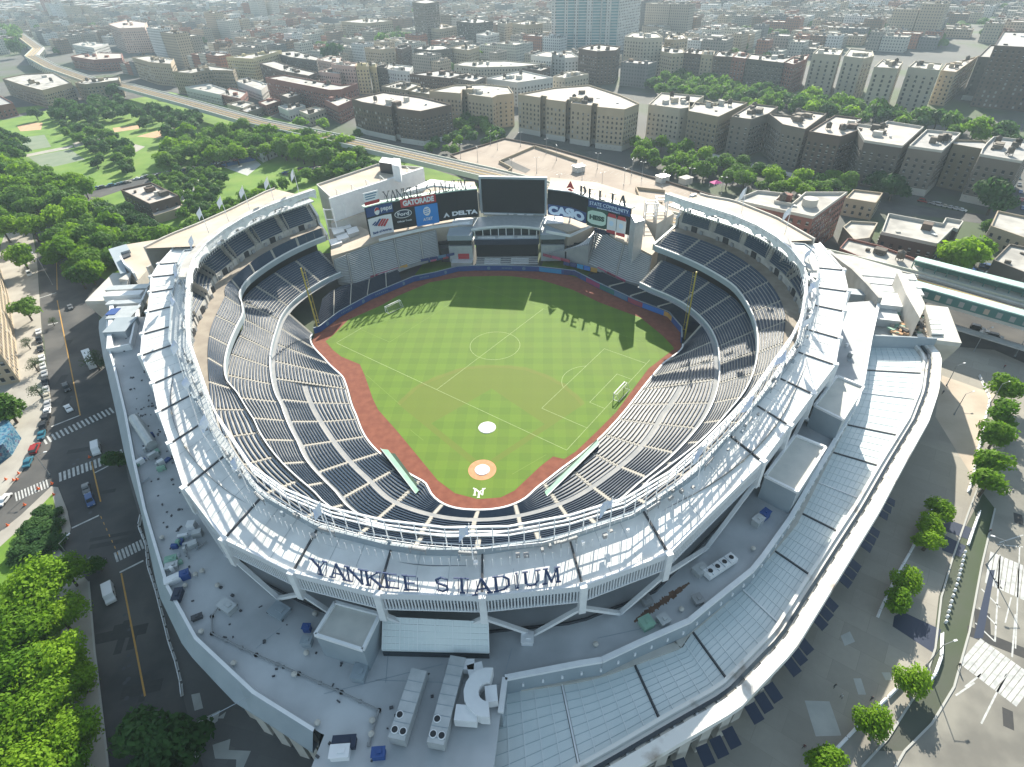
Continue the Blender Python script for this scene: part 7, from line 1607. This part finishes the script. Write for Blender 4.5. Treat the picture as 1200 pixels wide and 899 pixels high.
carpx(130,698,133,712,'van','white','white van driving down the left street below the small crossing'); carpx(79,456,83,466,'suv','black','black car on the left street above the first crossing'); carpx(81,480,86,487,'car','white','white car stopped just above the first crossing')
carpx(42,527,46,518,'suv','red','dark red van at the left kerb below the first crossing'); carpx(34,543,38,534,'car','teal','teal blue car at the left kerb behind the dark red one'); carpx(6,587,14,577,'car','white','white car at the far left on the side street')
carpx(114,528,115,538,'van','white','white delivery van half under the dark tree by the second crossing'); carpx(113,659,124,660,'car','black','dark car under small tree at the left street junction'); carpx(107,425,116,445,'bus','white','white bus parked beside the stadium wall on the left street')
carpx(83,361,87,369,'car','grey','dark grey car near the top end of the left street'); carpx(35,322,38,333,'suv','white','white car half hidden by trees on the upper left street')
cl = ['white','black','black','white','white','silver','black','silver','beige','silver','white','black','black','teal']
pts_ = [(46,390),(47,400),(48,410),(50,421),(51,430),(53,439),(54,449),(55,458),(56,466),(57,475),(56.5,484),(55,493),(52,502),(50,511)]
nmn = ['first','second','third','fourth','fifth','sixth','seventh','eighth','ninth','tenth','eleventh','twelfth','thirteenth','last']
for i, ((x, y), c_) in enumerate(zip(pts_, cl)): nx = pts_[i+1] if i < 13 else (48, 520); carpx(x, y, nx[0], nx[1], 'suv' if i in (1,6,11,12) else 'car', c_, '%s car parked at the left kerb, %s in the line from the top' % (c_, nmn[i]), 'cars parked along the left kerb')
carpx(1145,386,1153,388,'suv','black','black car parked under the station, left one'); carpx(1166,396,1174,398,'suv','black','black car parked under the station beside a white one'); carpx(1156,392,1163,394,'car','white','white car between the two black ones under the station')
rn = random.Random(5); cs = list(PAINT)
def carline(p0, p1, n, group, lab, z=0, side=True, jit=.3):
    a, b = U(*p0, z), U(*p1, z); d = (b-a).normalized()
    for i in range(n):
        if rn.random() < .15: continue
        p = a+(b-a)*((i+.5)/n); c_ = rn.choice(cs); car((p.x, p.y), atan2(d.y, d.x)+(0 if side else pi/2), rn.choice(['car','car','suv']), c_, '%s car %s' % (c_, lab), group, z)
carline((112,222),(152,214), 11, 'cars parked on the park road', 'parked on the park road beside the lawn'); carline((152,212),(300,184), 26, 'cars parked on the upper park road', 'parked in the tree lined part of the park road')
carline((330,204),(395,194), 7, 'cars parked behind the left stand', 'parked on the asphalt behind the left stand'); carline((660,196),(725,207), 10, 'cars parked below the tan block', 'parked at the foot of the long tan block')
carline((1075,312),(1100,300), 4, 'cars in the yard behind the market hall', 'in the crowded yard behind the market hall'); carline((1122,306),(1199,322), 12, 'cars parked in rows beyond the station', 'parked beyond the station platform roof', 0, False); carline((1130,316),(1199,334), 9, 'cars parked nearest the station roof', 'parked in the row nearest the station roof', 0, False)
carline((1078,236),(1130,248), 8, 'cars in the street behind the market hall', 'in the shaded street behind the market hall'); carline((0,162+40),(30,190), 0, '', '')
carline((1192,205),(1199,250), 5, 'cars parked at the right edge', 'parked beside the last courtyard block'); carline((90,205),(95,245), 6, 'cars under the park trees', 'half hidden under the park trees')
# ================================================================== street lamps, poles
def lamp(p, h_, label, group, arm=2.2, rz=0, z=0, name='street_lamp', cat='street lamp', heads=1):
    e = empty(name, (p[0], p[1], z), rz, label, cat, group)
    s_ = MB(); s_.tube((0,0,0), (0,0,h_), .14, .08, 8); s_.cyl((0,0,0), .25, .6, 10); o = s_.build('pole', [M['lampmetal']], org=(0,0,0)); o.parent = e
    for k in range(heads):
        sg_ = 1 if k == 0 else -1; s_ = MB(); s_.tube((0,0,h_-.1), (sg_*arm,0,h_+.35), .06, .05, 6); o = s_.build('arm', [M['lampmetal']], org=(0,0,0)); o.parent = e
        s_ = MB(); s_.box((sg_*(arm+.3),0,h_+.28), (.8,.32,.16)); o = s_.build('lamp_head', [M['signwhite']], org=(0,0,0)); o.parent = e
    return e
for x, y, h_, rz, lb in ((62,334,15,2.6,'tall pale lamp mast on the upper left street'),(59,557,8,.4,'curved street lamp at the corner by the second crossing'),(91,664,9,1.2,'street lamp with white arm at the junction below the island'),(1118,486,8,.3,'dark lamp post on the sunlit plaza, lower one'),(1109,452,8,.3,'dark lamp post on the sunlit plaza, upper one'),(1160,474,8,.3,'lamp post beside the top plaza trees'),(1086,780,8,.3,'dark lamp post near the grating at the lower plaza'),(1141,412,9,.3,'lamp post in the shade by the station street'),(1189,418,9,.3,'lamp post at the right end of the station street'),(1156,662,9,2.8,'lamp post at the crossing on the right street')):
    p = U(x, y, 0); lamp((p.x, p.y), h_, lb, None, rz=rz)
for i, (x, y) in enumerate(((540,186),(560,190),(583,176),(600,205),(629,203),(655,224),(652,188),(682,211),(705,222),(731,217),(752,209),(776,220),(575,170),(610,172),(640,180),(700,198),(740,205),(808,217),(845,228))):
    p = U(x, y, 5); lamp((p.x, p.y), 9, 'thin grey lamp mast standing on the tan parking deck', 'lamp masts on the parking deck', 1.0, rn.uniform(0, 3), 5.02, 'lamp_mast', 'lamp mast', 2)
# ================================================================== barriers, cones, bollards, people
def barrier_line(px, z, seg, h_, group, label, m='signwhite', name='barrier', gapf=.12):
    q = [U(x, y, z) for x, y in px]
    k = 0
    for a, b in zip(q[:-1], q[1:]):
        n = max(1, int((b-a).length/seg))
        for i in range(n):
            p0 = a+(b-a)*((i+gapf)/n); p1 = a+(b-a)*((i+1-gapf)/n); s_ = MB(); s_.bar2(p0, p1, z+.15, z+h_, .18); s_.bar2(p0-(p0-p1)*.0, p1, z+.01, z+.149, .55); tag(s_.build(name, [M[m]]), label, 'barrier', group); k += 1
barrier_line([(166,604),(163,618),(172,640),(174,665),(183,692),(188,712),(194,735),(198,752),(206,775),(212,800),(214,818)], .01, 2.2, 1.0, 'barriers beside the stadium wall', 'low white barrier segment in the wavy line along the stadium wall')
barrier_line([(221,842),(226,868),(232,890)], .01, 2.2, 1.0, 'barriers at the bottom left', 'low white barrier segment by the dark trees at the bottom left')
barrier_line([(1147,440),(1160,468),(1148,520),(1140,560),(1134,578)], .02, 3, .7, 'planter edge of the upper plaza trees', 'white stone block in the edge of the upper tree planter', name='planter_edge')
barrier_line([(1092,596),(1080,622),(1066,648),(1050,676),(1032,714),(1028,724)], .02, 3.4, .8, 'planter edge of the middle plaza trees', 'long white stone rail beside the middle plaza trees', name='planter_edge', gapf=.04)
barrier_line([(1062,796),(1040,818),(1018,838),(980,878),(962,899)], .02, 3.4, .8, 'planter edge of the lower plaza trees', 'long white stone rail beside the lower plaza trees', name='planter_edge', gapf=.04)
barrier_line([(1148,600),(1140,622),(1134,640)], .02, 3.4, .8, 'rail at the upper grating', 'white rail section beside the dark gratings', name='planter_edge', gapf=.04); barrier_line([(1104,742),(1103,770),(1096,790),(1089,799)], .02, 3.4, .8, 'rail at the lower grating', 'white rail section curving past the lower grating', name='planter_edge', gapf=.04)
q = [U(x, y, .02) for x, y in ((1130,648),(1122,680),(1114,706),(1106,736))]; bo = None; k = 0
for a, b in zip(q[:-1], q[1:]):
    n = int((b-a).length/1.5)
    for i in range(n):
        p = a+(b-a)*(i/n); s_ = MB(); s_.cyl((p.x, p.y, .02), .28, .8, 10); s_.tube((p.x, p.y, .82), (p.x, p.y, .95), .28, .12, 10); tag(s_.build('bollard', [M['signwhite']]), 'short round white bollard in the row along the right walkway', 'bollard', 'bollards along the right walkway')
def cone(px, lb):
    p = U(px[0], px[1], .12); e = empty('traffic_cone', (p.x, p.y, .12), 0, lb, 'traffic cone', 'orange cones on the left corner'); s_ = MB(); s_.tube((0,0,.08), (0,0,.85), .28, .06, 10); o = s_.build('cone', [M['orange']], org=(0,0,0)); o.parent = e; s_ = MB(); s_.box((0,0,0), (.65,.65,.08)); o = s_.build('foot', [M['orange']], org=(0,0,0)); o.parent = e
for x, y in ((7,562),(16,563),(20,562),(22,555),(45,573),(61,567),(63,580),(29,592),(9,616),(105,536)): cone((x, y), 'small orange traffic cone or barrel at the left street corner')
def person(p, rz, shirt, trousers, label, z=.02):
    e = empty('person', (p[0], p[1], z), rz, label, 'person')
    me = bpy.data.meshes.new('body'); V = [(0,0,.95),(0,0,1.2),(0,0,1.42),(0,0,1.52),(0,.02,1.64),(.1,0,.9),(.13,.12,.5),(.13,.05,.06),(.13,.17,.03),(-.1,0,.9),(-.13,-.1,.5),(-.13,-.22,.06),(-.13,-.1,.03),(.2,0,1.4),(.26,-.04,1.12),(.27,.1,.88),(-.2,0,1.4),(-.26,.05,1.12),(-.27,.16,.9)]
    E_ = [(0,1),(1,2),(2,3),(3,4),(0,5),(5,6),(6,7),(7,8),(0,9),(9,10),(10,11),(11,12),(2,13),(13,14),(14,15),(2,16),(16,17),(17,18)]; R_ = [.15,.15,.14,.055,.11,.1,.065,.05,.04,.1,.065,.05,.04,.06,.045,.035,.06,.045,.035]
    me.from_pydata(V, E_, []); o = bpy.data.objects.new('body', me); COL.objects.link(o); md = o.modifiers.new('s', 'SKIN'); o.modifiers.new('u', 'SUBSURF').levels = 1
    for i, sv in enumerate(me.skin_vertices[0].data): sv.radius = (R_[i], R_[i]*.8); sv.use_root = i == 0
    o.parent = e
    for nm, c_ in (('s', shirt), ('t', trousers)): pass
    m = bpy.data.materials.new('clothing'); m.use_nodes = True; n = N(m); tc = n.new('ShaderNodeTexCoord'); sp = n.new('ShaderNodeSeparateXYZ'); n.link(tc.outputs['Object'], sp.inputs[0]); c1 = n.mix(n.math('GREATER_THAN', sp.outputs[2], .95), trousers, shirt); c2 = n.mix(n.math('GREATER_THAN', sp.outputs[2], 1.5), c1, (.30,.18,.12)); c3 = n.mix(n.math('GREATER_THAN', sp.outputs[2], 1.66), c2, (.02,.015,.01)); n.base(c3); me.materials.append(m)
for x, y, s_c, t_c, lb in ((977,806,(.05,.05,.06),(.03,.03,.04),'person in dark clothes walking on the lower right plaza, upper of two'),(985,818,(.5,.5,.5),(.02,.02,.03),'person in pale top and dark trousers on the plaza, lower of two'),(1020,821,(.03,.03,.05),(.03,.03,.03),'person in dark clothes beside the lower planter'),(1176,432,(.2,.05,.05),(.03,.03,.05),'person in red near the station street'),(941,877,(.1,.03,.03),(.02,.02,.02),'person walking alone at the bottom of the plaza'),(1122,782,(.03,.03,.03),(.03,.03,.03),'person on the walkway near the right street'),(1158,625,(.03,.03,.05),(.02,.02,.02),'person on the right walkway above the crossing'),(1104,462,(.05,.05,.07),(.02,.02,.02),'person in the sunlit plaza corner')): p = U(x, y, .02); person((p.x, p.y), rn.uniform(0, 6), s_c, t_c, lb)
# ================================================================== the far city
E1 = Vector((.8, -.6, 0)); E2 = Vector((.6, .8, 0))
def citymat(name, wall, wc=(.05,.06,.07)):
    m = mat(name, wall, .9); n = N(m); g = n.new('ShaderNodeNewGeometry'); pos = g.outputs['Position']
    def dot(v, w_): d = n.new('ShaderNodeVectorMath', operation='DOT_PRODUCT'); n.link(v, d.inputs[0]); d.inputs[1].default_value = w_; return d.outputs['Value']
    u = dot(pos, (.8,-.6,0)); v = dot(pos, (.6,.8,0)); side = n.math('GREATER_THAN', n.math('ABSOLUTE', dot(g.outputs['Normal'], (.8,-.6,0))), .7)
    c = n.math('ADD', n.math('MULTIPLY', v, side), n.math('MULTIPLY', u, n.math('SUBTRACT', 1, side)))
    fx = n.math('FRACT', n.math('DIVIDE', c, 3.1)); sp = n.new('ShaderNodeSeparateXYZ'); n.link(pos, sp.inputs[0]); fz = n.math('FRACT', n.math('DIVIDE', sp.outputs[2], 3.1))
    w1 = n.math('MULTIPLY', n.math('GREATER_THAN', fx, .56), n.math('MULTIPLY', n.math('GREATER_THAN', fz, .35), n.math('LESS_THAN', fz, .82)))
    f = n.noise(.05, 5, pos); col = n.mix(f, tuple(x*.8 for x in wall), tuple(min(1, x*1.2) for x in wall)); n.base(n.mix(n.math('MULTIPLY', w1, .85), col, wc)); return m
CW = [('tan', citymat('city_tan', (.38,.31,.23))), ('grey', citymat('city_grey', (.27,.245,.21))), ('cream', citymat('city_cream', (.44,.42,.37))), ('brown', citymat('city_brown', (.19,.13,.09))), ('red brick', citymat('city_red', (.27,.12,.08))), ('white', citymat('city_white', (.52,.52,.51))), ('slate', citymat('city_slate', (.15,.15,.15)))]
CR_ = [('white', M['r_white']), ('grey', M['r_grey']), ('pale', M['r_pink'])]
crn = random.Random(77); CB = []
def lim(x):
    for a, b in ((150, 64), (200, 90), (300, 100), (420, 92), (520, 90), (620, 98), (760, 102), (800, 100), (960, 70), (1100, 60), (1300, 52)):
        if x < a: return b
    return 46
def segd(p):
    best = 1e9
    for a, b in zip(pathv[:-1], pathv[1:]):
        d = b-a; t = max(0, min(1, ((p.x-a.x)*d.x+(p.y-a.y)*d.y)/(d.x*d.x+d.y*d.y))); best = min(best, hypot(p.x-a.x-d.x*t, p.y-a.y-d.y*t))
    return best
TRS = []
for bi in range(-46, 40):
    for bj in range(2, 66):
        u0, v0 = bi*96+crn.uniform(-4, 4), bj*60
        c = E1*(u0+40)+E2*(v0+24)
        if c.y < 150: continue
        x, y, zq = P((c.x, c.y, 10))
        if not (-60 < x < 1260) or y < -26 or zq < 100 or zq > 4200: continue
        kind = crn.random()
        if kind < .05:   # small park
            for k in range(7): TRS.append(E1*(u0+crn.uniform(0, 80))+E2*(v0+crn.uniform(0, 46)))
            continue
        tallb = crn.random() < .10
        for row in range(2):
            u = u0
            while u < u0+80:
                w_ = crn.uniform(12, 34) if not tallb else crn.uniform(22, 40); d_ = crn.uniform(15, 21)
                if u+w_ > u0+84: break
                if crn.random() < .06: TRS.append(E1*(u+5)+E2*(v0+row*25+8)); u += 10; continue
                h = crn.choice([9, 10, 12, 15, 16, 18, 19, 20]) if not tallb else crn.uniform(22, 46)
                ctr = E1*(u+w_/2)+E2*(v0+row*26+d_/2); px_, py_, zz = P((ctr.x, ctr.y, 0))
                if py_ < lim(px_) and py_ > -22 and segd(ctr) > 24 and all(hypot(ctr.x-a, ctr.y-b) > r*.9+w_*.5 for a, b, r in FOOT):
                    CB.append((w_*h/zz/zz*1e4, ctr.copy(), w_-1.2, d_, h, crn.choice([0,0,1,1,2,2,3,4,5,6]), crn.choice([0,0,0,1,2]), px_, py_, zz))
                u += w_
            if crn.random() < .5: TRS.append(E1*(u0+crn.uniform(0,80))+E2*(v0+23))
CB.sort(key=lambda t: -t[0])
ang = atan2(E1.y, E1.x)
def cb_mesh(s_, c, w_, d_, h, wi, ri, full):
    def q(a, b): p = c+E1*a+E2*b; return (p.x, p.y)
    s_.prism([q(-w_/2,-d_/2), q(w_/2,-d_/2), q(w_/2,d_/2), q(-w_/2,d_/2)], 0, h, wi, 7+ri)
    if full:
        for k in range(2 if w_ < 20 else 3):
            a, b = crn.uniform(-w_*.38, w_*.38), crn.uniform(-d_*.3, d_*.3); p = c+E1*a+E2*b; s_.box((p.x, p.y, h+.01), (crn.uniform(2,5), crn.uniform(2,4), crn.uniform(1.5,3.4)), ang, crn.choice([wi, 3, 6, 1]))
        s_.wall([q(-w_/2+.3,-d_/2+.3), q(w_/2-.3,-d_/2+.3), q(w_/2-.3,d_/2-.3), q(-w_/2+.3,d_/2-.3)], h+.01, h+.9, .5, wi, True)
CMATS = [m for _, m in CW]+[m for _, m in CR_]
ZONE = [(120,'by the railway bend'),(230,'above the park'),(330,'behind the factory'),(430,'behind the yellow row'),(530,'by the hazy tower'),(640,'left of white tower'),(760,'by the white tower'),(870,'behind the avenue row'),(980,'above the avenue blocks'),(1090,'above the avenue end'),(2000,'upper right')]
for i, (_, c, w_, d_, h, wi, ri, x, y, zz) in enumerate(CB[:260]):
    s_ = MB(); cb_mesh(s_, c, w_, d_, h, wi, ri, True); o = s_.build('city_building', CMATS)
    sz = 'tall' if h > 21 else 'low' if h < 13 else 'mid-rise'; wd = 'broad' if w_ > 24 else 'narrow' if w_ < 17 else 'square'
    zn = [n_ for a, n_ in ZONE if x < a][0]; ds_ = 'near' if y > 50 else 'far' if y > 22 else 'farthest'
    tag(o, ('%s %s %s block, %s roof, %s, %s' % (sz, wd, CW[wi][0], CR_[ri][0], ds_, zn)).replace('red brick', 'brick'), 'building', 'city blocks in the distance')
s_ = MB()
for (_, c, w_, d_, h, wi, ri, x, y, zz) in CB[260:]: cb_mesh(s_, c, w_, d_, h, wi, ri, zz < 1500)
tag(s_.build('distant_city', CMATS), 'countless small roofs of the far city fading into haze', 'city', kind='stuff')
# distant greenery as one mass
s_ = MB(); drn = random.Random(8)
for c in TRS:
    x_, y_, _q = P((c.x, c.y, 4))
    if segd(c) < 18 or y_ > lim(x_) or any(hypot(c.x-a, c.y-b) < r*.9+6 for a, b, r in FOOT): continue
    for k in range(2):
        cx, cy = c.x+drn.uniform(-6, 6), c.y+drn.uniform(-6, 6); R_ = drn.uniform(4, 7)
        for j in range(60):
            u = drn.uniform(-.4, 1); a = drn.uniform(0, 6.28); q = math.sqrt(1-u*u); p = Vector((cx+q*cos(a)*R_, cy+q*sin(a)*R_, 5+u*R_*.8)); n1 = Vector((q*cos(a), q*sin(a), u+.3)).normalized(); t1 = n1.cross(Vector((drn.random(), drn.random(), drn.random()))).normalized(); t2 = n1.cross(t1); e = drn.uniform(1, 2)
            s_.face([p-t1*e, p-t2*e, p+t1*e, p+t2*e])
tag(s_.build('distant_trees', [M['leafB']]), 'scattered far trees between the city blocks', 'trees', kind='stuff')
# ================================================================== the air
hz = bpy.data.materials.new('haze'); hz.use_nodes = True; t = hz.node_tree
for n_ in list(t.nodes):
    if n_.type == 'BSDF_PRINCIPLED': t.nodes.remove(n_)
pv = t.nodes.new('ShaderNodeVolumePrincipled'); pv.inputs['Color'].default_value = (.68, .86, 1.0, 1); pv.inputs['Density'].default_value = HAZE; pv.inputs['Anisotropy'].default_value = .25
t.links.new(pv.outputs[0], t.nodes['Material Output'].inputs['Volume'])
s_ = MB(); s_.box((0, 2000, -1.2), (34000*1.2, 34000*1.2, 127)); tag(s_.build('haze', [hz]), kind='stuff')
# ================================================================== labels of look-alikes
ONES = ['','first','second','third','fourth','fifth','sixth','seventh','eighth','ninth','tenth','eleventh','twelfth','thirteenth','fourteenth','fifteenth','sixteenth','seventeenth','eighteenth','nineteenth']
TENS = {2:'twent',3:'thirt',4:'fort',5:'fift',6:'sixt',7:'sevent',8:'eight',9:'ninet'}
def ordw(i):
    if i < 20: return ONES[i]
    if i < 100: a, b = divmod(i, 10); return TENS[a]+'ieth' if b == 0 else TENS[a]+'y-'+ONES[b]
    return 'hundredth' if i == 100 else 'hundred-'+ordw(i-100)
same = {}
for o in COL.objects:
    if o.parent is None and o.get('label') and not o.get('kind'): same.setdefault(o['label'], []).append(o)
for lb, L_o in same.items():
    if len(L_o) < 2: continue
    vert = (max(P(o.location)[1] for o in L_o)-min(P(o.location)[1] for o in L_o)) > 1.3*(max(P(o.location)[0] for o in L_o)-min(P(o.location)[0] for o in L_o))
    L_o.sort(key=lambda o: P(o.location)[1 if vert else 0])
    for i, o in enumerate(L_o): o['label'] = '%s, %s from the %s' % (lb, ordw(i+1), 'top' if vert else 'left')
